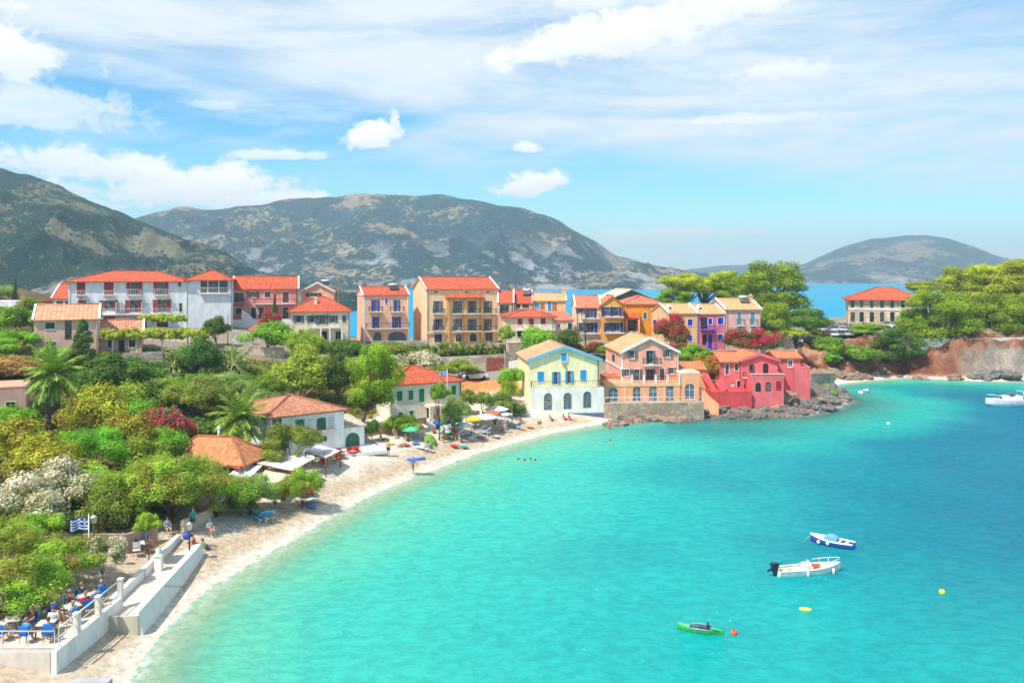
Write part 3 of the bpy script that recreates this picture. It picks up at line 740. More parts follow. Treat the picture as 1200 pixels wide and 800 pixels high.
            s.gable_tri = []; edges = []
        elif kind == 'mono':                             # rises to the back
            hz = max(.3, s.z_deep(w/2, d, ppeak)-H); sl = hz/d; zo = H-sl*fo; t = .04
            slab([(-over,-fo,zo+t), (w+over,-fo,zo+t), (w+over,d,H+hz+t), (-over,d,H+hz+t)])
            s.gable_tri = [[(0,0,H),(0,d,H),(0,d,H+hz-.1)], [(w,0,H),(w,d,H+hz-.1),(w,d,H)], [(0,d,H),(w,d,H),(w,d,H+hz-.1),(0,d,H+hz-.1)]]; edges = [[(-over,-fo,zo+t),(-over,d,H+hz+t)], [(w+over,-fo,zo+t),(w+over,d,H+hz+t)]]
        if ridge:
            for p, q in caps: b.tube([p, q], .13, 6)
        s.roof_obj = mobj('roof', b.mesh('roof', [mat, trim or TRIM]), s.t); s.hz = hz
        if s.gable_tri:
            for tri in s.gable_tri:
                g = MB(); g.poly(tri); mobj('gable', g.mesh('gable', s.wall), s.t)
        if trim and edges:
            for p, q in edges:
                g = MB(); p, q = Vector(p)+UP*.05, Vector(q)+UP*.05; dr = (q-p)
                g.prism([p+UP*.12, q+UP*.12, q-UP*.28, p-UP*.28], (p.x < w/2 and -.001 or .001, 0, 0) if kind == 'gable_x' else (0, -.10, 0)) if kind != 'gable_x' else g.prism([p+UP*.12, q+UP*.12, q-UP*.22, p-UP*.22], (.28 if p.x < w/2 else -.28, 0, 0))
                mobj('gable_edge', g.mesh('gable_edge', trim), s.t)
        return s
    def flat(s, mat, par=.4, trim=None):
        b = MB(); b.box((s.w/2, s.d/2, s.H+.06), (s.w-.4, s.d-.4, .1))
        for (c, z) in (((s.w/2, .1), (s.w+.1, .24)), ((s.w/2, s.d-.1), (s.w+.1, .24))): b.box((c[0], c[1], s.H+par/2), (z[0], z[1], par))
        for x in (.1, s.w-.1): b.box((x, s.d/2, s.H+par/2), (.24, s.d-.44, par))
        s.roof_obj = mobj('roof', b.mesh('roof', trim or mat), s.t); return s
    def cornice(s, z=None, mat=TRIM, h=.22, out=.12):
        z = s.H-h/2-.02 if z is None else z; b = MB()
        b.box((s.w/2, -out/2, z), (s.w+2*out, out, h)); b.box((-out/2, s.d/2, z), (out, s.d, h)); b.box((s.w+out/2, s.d/2, z), (out, s.d, h))
        mobj('cornice', b.mesh('cornice', mat), s.t); return s
    def corners(s, mat=TRIM, wd=.35, left=True, right=True):
        for x, on_ in ((wd/2-.03, left), (s.w-wd/2+.03, right)):
            if on_: s.each('corner_strip', mat, (((x, -.02, s.H/2-.15), (wd, .06, s.H-.3)),))
        return s
    def each(s, name, mat, boxes):
        for c, z in boxes: b = MB(); b.box(c, z); mobj(name, b.mesh(name, mat), s.t)
    def merge(s, o):
        o.merged = True
        s._merge(o)
    def _merge(s, o):                                   # a wing becomes part of this house
        bpy.context.view_layer.update()
        M = s.t.matrix_world.inverted() @ o.t.matrix_world
        for c in list(o.t.children): mb_ = c.matrix_basis.copy(); c.parent = s.t; c.matrix_basis = M @ mb_
        bpy.data.objects.remove(o.t)
    def balcony(s, x0, x1, pfloor, ptop, out=1.0, slab=TRIM, metal=DARKMETAL, solid=None, th=.14):
        a, b_ = s.x_at(x0), s.x_at(x1); z = s.fz((a+b_)/2, pfloor); h = max(.7, min(1.3, s.fz((a+b_)/2, ptop)-z))
        b = MB(); b.box(((a+b_)/2, -out/2, z-th/2), (b_-a, out, th))
        for k in range(2):
            x = a+.3+k*(b_-a-.6); b.prism([(x-.06,0,z-th), (x-.06,-out*.7,z-th), (x-.06,0,z-th-.4)], (.12,0,0))
        bo = mobj('balcony', b.mesh('balcony', slab), s.t)
        g = MB()
        if solid:
            g.box(((a+b_)/2, -out+.06, z+h/2), (b_-a, .12, h)); g.box((a+.06, -out/2+.06, z+h/2), (.12, out-.13, h)); g.box((b_-.06, -out/2+.06, z+h/2), (.12, out-.13, h))
        else:
            rail(g, (a+.04,-out+.05,z), (b_-.04,-out+.05,z), h); rail(g, (a+.04,-out+.05,z), (a+.04,0,z), h); rail(g, (b_-.04,-out+.05,z), (b_-.04,0,z), h)
        mobj('railing', g.mesh('railing', solid or metal), bo); return bo
    def chimney(s, x, y, h=1.2, size=.6, mat=None):
        z = s.H+s.hz*.45; b = MB(); b.box((0,0,h/2), (size,size,h)); b.box((0,0,h+.06), (size+.2,size+.2,.12)); b.box((0,0,h+.24), (size*.6,size*.6,.24))
        mobj('chimney', b.mesh('chimney', mat or s.wall), s.roof_obj, (x*s.w, y*s.d, z))
    def part(s, name, mb, mat, parent=None): return mobj(name, mb.mesh(name, mat), parent or s.t)

COL = dict(red=(.42,.035,.03), blue=(.008,.045,.58), sky=(.02,.36,.80), green=(.010,.28,.06), dgreen=(.02,.09,.06), grey=(.10,.11,.12), dark=(.035,.04,.045), brown=(.17,.06,.03),
           white=(.75,.75,.72), navy=(.02,.05,.16), crimson=(.45,.01,.03), teal=(.16,.36,.44), slate=(.12,.15,.18), orange=(.60,.20,.05), archgreen=(.05,.16,.10))
RED_T = tiles((.62,.125,.055), (.48,.10,.05)); ORA_T = tiles((.68,.235,.10), (.50,.17,.08)); PALE_T = tiles((.78,.42,.20), (.60,.32,.16)); OLD_T = tiles((.60,.24,.13), (.34,.17,.11), .26)
BCH_T = tiles((.82,.40,.22), (.68,.30,.16)); SAL_T = tiles((.70,.22,.13), (.55,.17,.10))

# ---- white hotel on the hill
h = House('hotel', 'long white three-storey hotel with red shutters and red hipped roof on the hill', 'hotel', 80, 219, 392, 329, 150, 12, 16, plaster((.70,.72,.74)), found=4)
for x0, x1 in ((90,100),(122,133)): h.win(x0,330.5,x1,346,'c:red')
for x0, x1 in ((153,162),(184.5,193)): h.win(x0,330,x1,346,'o:red')
for x0, x1 in ((121,134),): h.win(x0+1,352,x1-1,364,'o:red')
h.win(91,352,101,358,'c:red'); h.win(152,351.5,162,366,'o:red'); h.win(184.5,351,195,366,'o:red')
h.win(208.5,328.8+.6,212.5,336,'g'); h.win(210,355,213.5,365,'k'); h.win(122,371,135,384,'c:red'); h.win(158,372,172,388,'k'); h.win(184,374,197,388,'k')
h.walls(); h.roof('hip', 318, RED_T, .6); h.cornice()
for x0, x1 in ((89,102),(121,134)): h.balcony(x0,x1,345.5,340.5,.9,metal=WMETAL)
for x0, x1 in ((149,166),(181,198)): h.balcony(x0,x1,345.5,339,.9,metal=WMETAL)
h.balcony(117,201,367.5,361,1.8,metal=WMETAL)
h.each('balcony_screen', plaster((.55,.50,.46)), [((h.x_at(px),-.9,h.fz(3,362)), (.14,1.5,2.4)) for px in (137.5,143,167.5)])
h = House('hotel_tower', 'white blank-walled tower with a red pyramid roof and top loggia beside the hotel', 'building', 219.4, 272.5, 395, 327, 155.5, 12, 17, plaster((.66,.69,.73)), found=4)
h.win(235,328.6,243,343,'k',sur=0); h.win(244,328.6,256,343,'g',sur=0); h.win(257,328.6,267,343,'k',sur=0)
h.walls(); h.roof('hip', 317, RED_T, .5); h.cornice(); h.balcony(234,268,343.5,337,.5,metal=TRIM)
# pergola frame by the hotel
# ---- small houses left
h = House('cottage', 'small red-roofed cottage with a white gable edge peeking out left of the hotel', 'house', 61, 84, 357, 349, 158, 7, 4, plaster((.70,.70,.68)))
h.win(66,353,74,357,'k'); h.win(76,353,80,357,'k'); h.walls(); h.roof('gable_x', 333, RED_T, .25, TRIM)
h = House('house', 'salmon two-storey house with dark green shutters and pale ribbed tile roof below the hotel', 'house', 40, 115, 416, 374, 115, 8, 24, plaster((.78,.52,.41)), found=4)
h.win(53,378,64,385.5,'c:dgreen'); h.win(54,400.5,65.5,409.5,'c:dgreen'); h.win(76,375.5,84,398,'k',sur=0); h.win(96,380,104,388,'c:dgreen'); h.win(97,401,105,409,'c:dgreen')
h.walls(); h.roof('gable_x', 357, tiles((.78,.36,.20), (.64,.28,.16), .55), .3, TRIM)
h = House('house', 'low salmon house with a sloping pinkish tile roof behind the vine pergola', 'house', 116, 166, 413, 395.5, 121, 9, 22, plaster((.66,.45,.36)), found=3)
h.win(126,398.5,133,407.5,'g'); h.win(139,398.5,146,412.5,'d:dark'); h.win(151,398.5,158.5,407,'g')
h.walls(); h.roof('gable_x', 375, tiles((.66,.29,.17), (.50,.22,.14), .4), .35, TRIM)
h = House('house', 'long pink two-storey house with dark red shutters and a loggia, right of the hotel tower', 'house', 273, 349, 381, 338, 165, 9, 14, plaster((.68,.29,.26)), found=4)
h.win(274.5,343,286,354,'k'); h.win(293,342,300,348.5,'o:brown'); h.win(310,342,317,348.5,'c:brown'); h.win(331,342,338.5,354.5,'c:brown')
h.win(276,361,283,368,'k'); h.win(294,360,300,373,'k'); h.win(303,360,309,373,'k'); h.win(331,360,338,373,'k')
h.walls(); h.roof('gable_x', 324, RED_T, .3, TRIM)
h.balcony(272.5,287,356,350.5,.8,slab=plaster((.6,.26,.23))); h.balcony(298,347,355.5,350,1.3,slab=TRIM); h.chimney(.55,.5,.9,.5)
b = MB()
b.prism([(h.x_at(284),-2.6,h.fz(3,376)), (h.x_at(299),-2.6,h.fz(3,376)), (h.x_at(299),-2.6,h.fz(3,374)), (h.x_at(286),-2.6,h.fz(3,363)), (h.x_at(284),-2.6,h.fz(3,363))], (0,1.4,0))
h.part('stair', b, TRIM)
b = MB(); b.box((h.x_at(306), -2.8, h.fz(5, 380)), (12, .3, 2.2)); h.part('terrace_wall', b, TRIM)
h = House('house', 'peach gabled house with brown-shuttered window behind the cream hip-roofed house', 'house', 353, 391, 372, 341, 172, 9, 10, plaster((.74,.47,.33)), found=3)
h.win(363,341.5+1.5,372,347.5,'o:brown'); h.walls(); h.roof('gable_y', 331, ORA_T, .3, TRIM)
h = House('house', 'cream house with slate shutters under a broad red hipped roof', 'house', 340, 410, 401, 363.5, 155, 9, 12, plaster((.74,.65,.50)), found=4)
for x0, x1 in ((347,353),(362.5,368),(388,393),(401,406)): h.win(x0,369.5,x1,378,'o:slate' if x0 < 400 else 'c:slate')
h.win(374,369,381,380,'o:slate'); h.win(377,388,383.5,400,'k'); h.win(393,388,400,400,'g'); h.win(350,386,356,394,'g')
h.walls(); h.roof('hip', 348, RED_T, .55); h.cornice(); h.balcony(361,399,383.5,377,1.2); h.chimney(.42,.25,1.0,.55)
h.each('porch_post', TRIM, [((h.x_at(px), -1.1, h.fz(3, 392)), (.28,.28,2.7)) for px in (376,386.5,400.5)])
h = House('outbuilding', 'low outbuilding with a small red roof beneath the pink house', 'shed', 291, 322, 393, 387, 150, 4, 0, plaster((.66,.62,.57)), found=3)
h.win(300,388.5,306,393,'k'); h.walls(); h.roof('mono', 381.5, RED_T, .25)
h = House('house', 'peach house with bright blue shutters over a stone arcade', 'house', 426, 479, 406, 345.5, 165, 9, 18, plaster((.84,.50,.36)), found=3)
for x0, x1 in ((437.5,442),(463,466.5)): h.win(x0,351,x1,364.5,'o:blue')
h.win(451.5,349.5,454,356,'c:blue')
for x0, x1 in ((438,442),(462,467)): h.win(x0,371,x1,384.5,'o:blue')
h.win(437.5,389,447,399.5,'g',arch=True,glass=GLASSB); h.win(455,388.5,476,399.5,'g',arch=True,glass=GLASSB,frame=paint((.05,.15,.5),.4))
h.walls(); h.roof('gable_x', 336, RED_T, .25, TRIM); h.cornice(); h.corners(TRIM,.35)
for x0, x1, pf, pt_ in ((432,448,365,359),(457,473,365,359),(429,479,384.5,378)): h.balcony(x0,x1,pf,pt_,1.0)
# ---- big yellow hotel
hy = h = House('hotel', 'tall yellow-ochre four-storey hotel with rows of dark-railed balconies and a red roof', 'hotel', 500, 583.5, 401.5, 338.5, 165, 13, 18, plaster((.86,.59,.39)), found=4)
for y0, y1, b0, b1 in ((352.5,366.5,367,361.5),(373.5,387,387.5,381.5)):
    for x0, x1 in ((508,518),(531.5,541),(548.5,558),(567,576)): h.win(x0+2.4,y0,x1-2.4,y1,'o:slate')
    h.balcony(507,520,b0,b1,.9); h.balcony(530,562,b0,b1,1.5); h.balcony(566,581,b0,b1,.9)
h.win(509,391.5,518,401,'k'); h.win(534,391.5,541.5,401,'g',arch=True); h.win(550.5,391.5,558.5,401,'k',arch=True); h.win(568.5,390.5,577.5,401,'g')
for x0 in (509,545,570): h.win(x0,341.3,x0+4,343,'k',sur=0)
h.walls(); h.roof('gable_x', 325, RED_T, .3, TRIM)
b = MB(); x0, x1 = h.x_at(523), h.x_at(565)
z = h.fz(6, 349); b.box(((x0+x1)/2, -.55, z-.02), (x1-x0+.3, 1.1, .12)); b.poly([(x0-.2,-1.15,z+.05),(x1+.2,-1.15,z+.05),(x1+.2,-.01,z+.75),(x0-.2,-.01,z+.75)], uv=[(0,0),(6,0),(6,1.3),(0,1.3)])
b.poly([(x0-.2,-1.15,z+.05),(x0-.2,-.01,z+.05),(x0-.2,-.01,z+.75)]); b.poly([(x1+.2,-1.15,z+.05),(x1+.2,-.01,z+.75),(x1+.2,-.01,z+.05)])
h.part('bay_roof', b, RED_T)
h.each('pilaster', plaster((.72,.42,.20)), [((h.x_at(px), -.25, h.H*.40), (.55,.5,h.H*.8)) for px in (524.5,544.5,564)])
b = MB(); b.box((h.w*.5, -.12, h.fz(6,389.5)), (h.w+.1, .24, .3)); h.part('string_course', b, plaster((.76,.55,.36)))
# ---- the two red roofs and the small houses between
h = House('house', 'narrow house with a steep red roof and loggia, right against the yellow hotel', 'house', 583.8, 601.5, 380, 354.5, 166, 9, 0, plaster((.72,.42,.30)), found=3)
h.win(585.5,357,596.5,367,'k'); h.walls(); h.roof('gable_x', 340.5, RED_T, .2, TRIM); h.balcony(585,598,367.5,362,.8)
h = House('house', 'red-roofed house with a shaded attic terrace, behind the crimson-shuttered one', 'house', 602.5, 624, 380, 355, 168, 10, 0, plaster((.70,.40,.30)), found=3)
h.win(604.5,356,610,361,'g'); h.win(612,356,620,361,'k'); h.walls(); h.roof('gable_x', 340, tiles((.60,.10,.05),(.45,.08,.05)), .2, TRIM)
h = House('house', 'cream house with crimson shutters and a red hipped roof, over a little terrace', 'house', 593, 649, 402, 370.5, 150, 8, 5, plaster((.76,.58,.44)), found=3)
h.win(606.5,373,612.5,381,'c:crimson'); h.win(619.5,373,625.5,384.5,'d:crimson'); h.win(633.5,372.5,639.5,380,'c:crimson'); h.win(606,388,612,395,'k'); h.win(620,388,626,396,'d:crimson')
h.walls(); h.roof('hip', 362.5, RED_T, .5); h.balcony(604,650,386,380.5,1.1,metal=WMETAL)
h = House('house', 'peach house with orange and blue shutters and a chimney on its roof', 'house', 625.5, 663, 385, 352, 168, 9, 0, plaster((.76,.48,.30)), found=3)
h.win(627,355,632,361,'c:sky'); h.win(633,355,638.5,363,'c:orange'); h.win(642,353,646,366,'c:sky'); h.win(647,354.5,653,366,'c:orange')
h.walls(); h.roof('gable_x', 343.5, PALE_T, .25, TRIM); h.chimney(.98,.35,1.5,.7)
h = House('house', 'small cream lean-to house with a dark red roof in front of the chimney house', 'house', 645, 672, 404, 375, 155, 8, 8, plaster((.77,.60,.42)), found=3)
h.win(653.5,379,656.5,384,'g'); h.win(665.5,378.5,671,386.5,'c:navy'); h.walls(); h.roof('mono', 364.5, SAL_T, .2)
h = House('house', 'cream house with navy balcony doors on two floors under a salmon roof', 'house', 675, 704, 400, 360, 158, 10, 0, plaster((.78,.63,.46)), found=4)
h.win(678,360.5,683.5,367,'o:navy'); h.win(689,360.5,695.5,372,'o:navy'); h.win(680,378,684,388,'o:navy'); h.win(688,378,696,389.5,'o:navy')
h.walls(); h.roof('gable_x', 346.5, SAL_T, .25, TRIM); h.balcony(681,702,372.5,367,.9,metal=paint(COL['navy'],.5)); h.balcony(681,702,390,384.5,1.0,metal=paint(COL['navy'],.5))
h = House('house', 'orange gabled house with blue-railed balconies next to the cream navy-windowed house', 'house', 704.4, 731, 402, 357, 157, 9, 0, plaster((.74,.37,.14)), found=4)
h.win(708,359.5,714.5,370,'o:navy'); h.win(719,359.5,725,370,'o:navy'); h.win(711,378,717,388,'o:navy'); h.win(719,378,726,388,'o:navy')
h.walls(); h.roof('gable_y', 347, ORA_T, .3); h.balcony(708,731,371,365.5,.9,metal=paint(COL['navy'],.5)); h.balcony(708,732,389.5,384,1.0,metal=paint(COL['navy'],.5))
h = House('house', 'deep orange flat-fronted house with a salmon roof and red-tiled porch balcony', 'house', 731.5, 776, 402, 355.5, 161, 11, 0, plaster((.74,.33,.10)), found=4)
h.win(735,375,746,387,'k',sur=0); h.win(754,366,758,374,'g'); h.win(764,362,768,370,'g')
h.walls(); h.roof('hip', 346.5, SAL_T, .3); h.balcony(733,748.5,388,382.5,1.0)
b = MB(); xa, xb = h.x_at(732), h.x_at(749); z = h.fz(1, 372)
b.poly([(xa,-1.3,z),(xb,-1.3,z),(xb,-.01,z+.9),(xa,-.01,z+.9)], uv=[(0,0),(3,0),(3,1.5),(0,1.5)]); b.box(((xa+xb)/2,-.65,z-.08), (xb-xa,1.3,.12)); h.part('porch_roof', b, RED_T)
h.each('porch_post', plaster((.72,.45,.36)), [((x,-1.1,z-1.8), (.3,.3,3.2)) for x in (xa+.2, xb-.2)])
h = House('barn', 'dark-gabled barn with a pale roof standing behind the orange houses', 'barn', 716, 764, 365, 349.5, 182, 10, 12, plaster((.10,.13,.14)), found=2)
h.walls(); h.roof('gable_y', 339, tiles((.72,.55,.42),(.55,.42,.33)), .4)
# ---- row of peach and pink houses
def dormer(h, px, py):
    x = h.x_at(px); y = .26*h.d; z = h.H+h.hz*2*.26*0.9; b = MB(); s = .75
    b.prism([(x-s,y-.5,z-.1),(x+s,y-.5,z-.1),(x,y-.5,z+.75)], (0,1.6,0)); b.prism([(x-.35,y-.54,z+.02),(x+.35,y-.54,z+.02),(x,y-.54,z+.42)], (0,.05,0), m=1)
    mobj('dormer', b.mesh('dormer', [TRIM, GLASS]), h.roof_obj)
h = House('house', 'peach terraced house with royal blue windows half hidden by bougainvillea', 'house', 784, 817.5, 409, 367, 148, 10, 8, plaster((.76,.48,.28)), found=4)
h.win(765.5,374.5,769.5,382,'c:blue','l'); h.win(795,374,800,380,'c:blue'); h.win(806,374,811.5,381.5,'c:blue'); h.win(806,392.5,811,399.5,'c:blue'); h.win(790,392,795,399,'c:blue')
h.walls(); h.roof('gable_x', 356, PALE_T, .2, TRIM); dormer(h, 790, 360)
h = House('house', 'bright pink terraced house with royal blue windows and balconies', 'house', 818, 850, 409, 367.5, 149, 10, 8, plaster((.72,.22,.30)), found=4)
h.win(821,372,829,385.5,'k',sur=0); h.win(830,373,834.5,380,'c:blue'); h.win(841,372,847.5,380,'c:blue'); h.win(841.5,391.5,847,399,'c:blue'); h.win(830,392,834.5,408,'d:blue'); h.win(823,392,828,404,'k',sur=0)
h.walls(); h.roof('gable_x', 356.5, PALE_T, .2, TRIM); dormer(h, 826, 360); h.balcony(821,837.5,386.5,381,.8,slab=paint(COL['blue']),metal=paint((.10,.06,.45),.5)); h.balcony(824,838,408.5,402,.9,slab=paint(COL['blue']),metal=paint((.04,.05,.45),.5))
h.corners(paint((.45,.25,.60),.5),.22,True,False)
h = House('house', 'rose-beige terraced house with teal shutters and an ochre roof, end of the row', 'house', 851, 891, 404, 362, 149.5, 10, 6, plaster((.72,.46,.40)), found=4)
h.win(864,366,868.5,380,'c:teal'); h.win(879.5,366,884.5,380,'c:teal'); h.win(879.5,387,884,392,'g'); h.win(864,388,868,394,'g')
h.walls(); h.roof('gable_x', 350, PALE_T, .3, TRIM); h.chimney(.97,.4,1.4,.55)
for x0, x1 in ((863,872),(878.5,887)): h.balcony(x0,x1,381,374,.6)
# ================================================================ the houses on the beach and the point
HC = plaster((.82,.73,.47))
h = House('house', 'cream gabled beach house with sky-blue shutters and three arches below its balcony', 'house', 620, 702.5, 488.5, 421.5, 117, 12, 7, HC, found=2)
h.win(630,435.5,637.5,447.5,'c:sky'); h.win(649.2,435.5,653.8,450,'o:sky'); h.win(664.8,434.5,669.4,449,'o:sky'); h.win(680,433.5,687.2,445.5,'c:sky'); h.win(657.5,413.5,664,423,'c:sky')
h.win(612,436,614.5,446,'c:white','l')
h.walls(); h.roof('gable_y', 406, BCH_T, .35, paint((.16,.45,.68),.5))
b = MB(); b.lathe([(.0,-.03),(.28,-.03),(.28,.03),(.0,.03)], (0,0,0), 14); h.part('medallion', b, SAL_T).location = (h.w/2,-.05,h.fz(4,428)); h.t.children[-1].rotation_euler = (R(90),0,0)
h2 = House('house', None, None, 622.8, 708, 490, 455, 116.3, 2.2, 7, plaster((.68,.69,.63)), found=2)
for x0, x1, y0, y1 in ((637.5,647,460.5,480.5),(660.5,670,460,479.5),(683.5,693,458.5,478)): h2.win(x0,y0,x1,y1,'g',arch=True,glass=GLASSB,frame=paint((.25,.22,.2),.5))
h2.walls(); b = MB(); rail(b, (.05,.05,h2.H), (h2.w-.05,.05,h2.H), .95, .3); rail(b, (.05,.05,h2.H), (.05,1.0,h2.H), .95, .3); h2.part('balcony_railing', b, paint((.16,.14,.13),.5))
b = MB(); b.box((h2.w/2,-.06,.25), (h2.w+.1,.12,.7)); h2.part('plinth', b, paint((.10,.16,.28),.7)); h.merge(h2)
for px, c in ((672,SAL_T),(686,paint((.5,.1,.1)))):
    pass
SAL = plaster((.76,.42,.32)); ORW = plaster((.80,.42,.26))
h = House('house', 'salmon gabled beach house with dark shutters over an arcaded orange terrace', 'house', 728, 794.5, 474, 412, 122.5, 12, 4.3, SAL, found=2)
h.win(737.8,410.5,743.3,419.5,'o:slate'); h.win(757.8,410.5,765.2,425.5,'h:slate'); h.win(779.3,409.2,784.7,418,'o:slate')
h.win(731.5,432.5,737.5,440.5,'o:slate'); h.win(743.5,432.5,749.5,447.5,'o:slate'); h.win(757.5,432,765.5,447.5,'h:slate'); h.win(773,431.5,778.5,447,'g'); h.win(785,430.5,790,437.8,'o:slate')
h.win(717,415,721,424,'c:brown','l'); h.win(714,438,719,452,'k','l')
h.walls(); h.roof('gable_y', 395.5, PALE_T, .3, TRIM); h.corners(TRIM,.3); h.balcony(753,774,426.5,419.5,1.0)
b = MB(); b.box((-.06, h.d*.5, h.fz(0,432)), (.12,h.d,.2)); h.part('string_course', b, TRIM)
h2 = House('house', None, None, 708.5, 797, 474, 448.5, 119.7, 2.8, 3, ORW, found=1.5)
for x0, x1, y0, y1 in ((713,724.5,454,472.5),(741.4,751,453,471.5),(760.6,770.2,452,471),(780.3,789.7,451.2,470)): h2.win(x0,y0,x1,y1,'g',arch=True,glass=GLASSB,frame=paint((.5,.5,.5),.5))
h2.walls(); b = MB(); rail(b, (4,.1,h2.H), (h2.w,.1,h2.H), .9, .3); h2.part('terrace_railing', b, DARKMETAL)
h2.each('rail_post', TRIM, [((x,.1,h2.H+.55), (.25,.25,1.1)) for x in np.linspace(3.9, h2.w-.1, 5)])
h2.each('arch_band', plaster((.84,.50,.33)), [((h2.w/2,-.04,h2.H-.25), (h2.w+.1,.08,.5)), ((2.9,-.05,h2.H/2-.3),(.35,.1,h2.H-.6)), ((.25,-.05,h2.H/2-.3),(.35,.1,h2.H-.6))]); h.merge(h2)
h2 = House('house', None, None, 797.3, 819.5, 471, 438, 120.4, 3.5, 3, ORW, found=1.5)
h2.win(802.5,449.5,814,468,'g',arch=True,glass=GLASSB,frame=TRIM); h2.walls(); h2.flat(ORW, .3, plaster((.80,.62,.52))); h.merge(h2)
h2 = House('house', None, None, 709, 733, 474, 443, 122.6, 4, 4.3, ORW, found=1.5); h2.walls(); h2.flat(ORW,.2,SAL_T); h.merge(h2)
# stone landing in front with white rail
a0, a1 = P(706,487,119), P(822,486,119.6)
t = empty('terrace_wall', ((a0.x+a1.x)/2, 118.3, .2), R(2.6), 'grey stone sea terrace with a thin white rail below the salmon house arches', 'terrace')
wl = a1.x-a0.x; zt = CZ-(471.5-HY)/F*118.3-.2
b = MB(); b.box((0, .6, zt/2-1), (wl, 2.4, zt+2)); b.build('wall', stone((.50,.39,.28), 2.2, .6), t)
b = MB(); rail(b, (-wl/2+.1,-.5,zt), (wl/2-.1,-.5,zt), .8, .9, .03); b.build('railing', WMETAL, t)
# coral villa
CRL = plaster((.68,.205,.205)); CRD = plaster((.60,.13,.13))
h = House('villa', 'coral red villa of stepped blocks with an orange tiled roof on the rocky point', 'villa', 846, 869, 474, 423, 127, 8, 0, CRL, found=2)
h.win(850,426.5,854,438.5,'k'); h.win(861,426,865.3,434.5,'g',frame=WOOD); h.win(855.5,448.5,861,461,'d:white'); h.win(863.5,446,868,458,'k')
h.walls(); h.roof('gable_x', 412, ORA_T, .4)
h2 = House('villa', None, None, 869, 911.5, 474, 421.8, 126.2, 9, 0, CRL, found=2)
h2.win(878,426.5,884.6,437.5,'g',arch=True,frame=DARKMETAL,sur=0); h2.win(894,425.5,900.6,437.5,'g',arch=True,frame=DARKMETAL,sur=0); h2.win(872,448,879,460,'k',arch=True)
h2.walls(); h2.roof('gable_y', 414.8, ORA_T, .3, CRL); h2.balcony(870.5,878,441.5,437,.7); h.merge(h2)
h2 = House('villa', None, None, 911.8, 938, 462, 418.8, 128, 8, -4, CRL, found=2.5); h2.win(923.6,421.8,929,430,'g',frame=TRIM); h2.walls(); h2.roof('gable_x', 411, ORA_T, .35); h.merge(h2)
h2 = House('villa', None, None, 931, 949.5, 460, 431, 126.5, 5, -8, CRL, found=2.5); h2.walls(); h2.flat(CRL,.2,CRL); h.merge(h2)
h2 = House('villa', None, None, 881, 918.5, 475, 443, 122.6, 4.4, -2, CRL, found=2)
h2.win(885.3,448,891.7,459,'k',arch=True); h2.win(897,447.3,903.5,458.5,'k',arch=True); h2.win(909.5,446.5,915.5,457.5,'c:crimson',arch=True)
h2.walls(); h2.flat(CRL,.55,CRL); b = MB(); b.box((h2.w/2,.1,h2.H+.6), (h2.w+.25,.4,.1)); h2.part('ledge', b, plaster((.76,.55,.5))); h.merge(h2)
h2 = House('villa', None, None, 836, 881, 479.5, 461, 121.5, 4.5, 5, CRD, found=2); h2.walls(); h2.flat(CRD,.3,CRD); h.merge(h2)
b = MB(); o = h.t.location
def loc(px, py, D): return P(px,py,D)-o
for k, (p0, p1, p2, p3) in enumerate((((822,440),(829,436),(842,461),(838,466)), ((838,449),(846,441),(853,455),(846,460)))):
    a_ = [loc(*p0,125), loc(*p1,125), loc(*p2,123), loc(*p3,123)]; b = MB(); b.prism(a_, (0, 1.4, -.4)); h.part('stair_wall', b, CRD)
# sloping stair between villa and salmon house
b = MB(); n_ = 14; p0, p1 = P(822,455,121.5), P(840,477,120); base = Vector((p1.x, p1.y, p1.z))
t = empty('stairway', base, 0, 'orange-sided outdoor stair climbing between the salmon house and the coral villa', 'stairs')
for k in range(n_):
    q = p0.lerp(p1, k/(n_-1))-base; b.box((q.x, q.y+.6, q.z-.9), (.45,1.3,1.9-.002*k))
b.build('step', plaster((.62,.45,.36)), t); b = MB(); a_, c_ = p0-base, p1-base
b.prism([a_+Vector((-.6,-.1,.4)), c_+Vector((.2,-.1,.5)), c_+Vector((.2,-.1,-1.6)), a_+Vector((-.6,-.1,-2.6))], (0,-.25,0)); b.build('side_wall', ORW, t)
b = MB(); b.box((0,0,.9),(4.6,3.4,3.2)); b.poly([(-2.5,-1.9,2.6),(2.5,-1.9,2.6),(2.5,1.8,3.5),(-2.5,1.8,3.5)], 1, [(0,0),(5,0),(5,4),(0,4)]); b.poly([(-2.5,-1.9,2.4),(2.5,-1.9,2.4),(2.5,1.8,3.3),(-2.5,1.8,3.3)], 1)
t = empty('shed', P(806,452,127), 0, 'orange shed with a low tiled roof between the salmon house and the coral villa', 'shed'); b.build('wall', [ORW, ORA_T], t)
# green shuttered house
h = House('house', 'pale beach house with green shutters, a hipped red roof and an arched porch', 'house', 458, 541, 495, 450, 102, 9, 30, plaster((.76,.69,.55)), found=2.5)
for x0, x1, y0, y1 in ((465,471.5,458,469.5),(478.6,484.2,457,468.2),(505,510,454,464.5),(529,534.2,451.5,462)): h.win(x0,y0,x1,y1,'c:green')
h.win(491,455.5,497,471,'c:green'); h.win(480,481,484.6,489,'c:green'); h.win(500,478.5,505.5,492.5,'k'); h.win(515,476,519,483,'c:green'); h.win(467,483,471.5,490,'c:green')
h.walls(); h.roof('hip', 428.5, RED_T, .4); h.cornice()
b = MB(); xa, xb = h.x_at(497), h.x_at(512); z = h.fz(5,474.5)
b.box(((xa+xb)/2,-.9,z), (xb-xa,1.8,.3)); h.part('porch_roof', b, plaster((.74,.60,.47)))
h.each('porch_post', plaster((.74,.62,.50)), [((x,-1.6,z/2-.6), (.4,.4,z+.9)) for x in (xa+.2, xb-.2)])
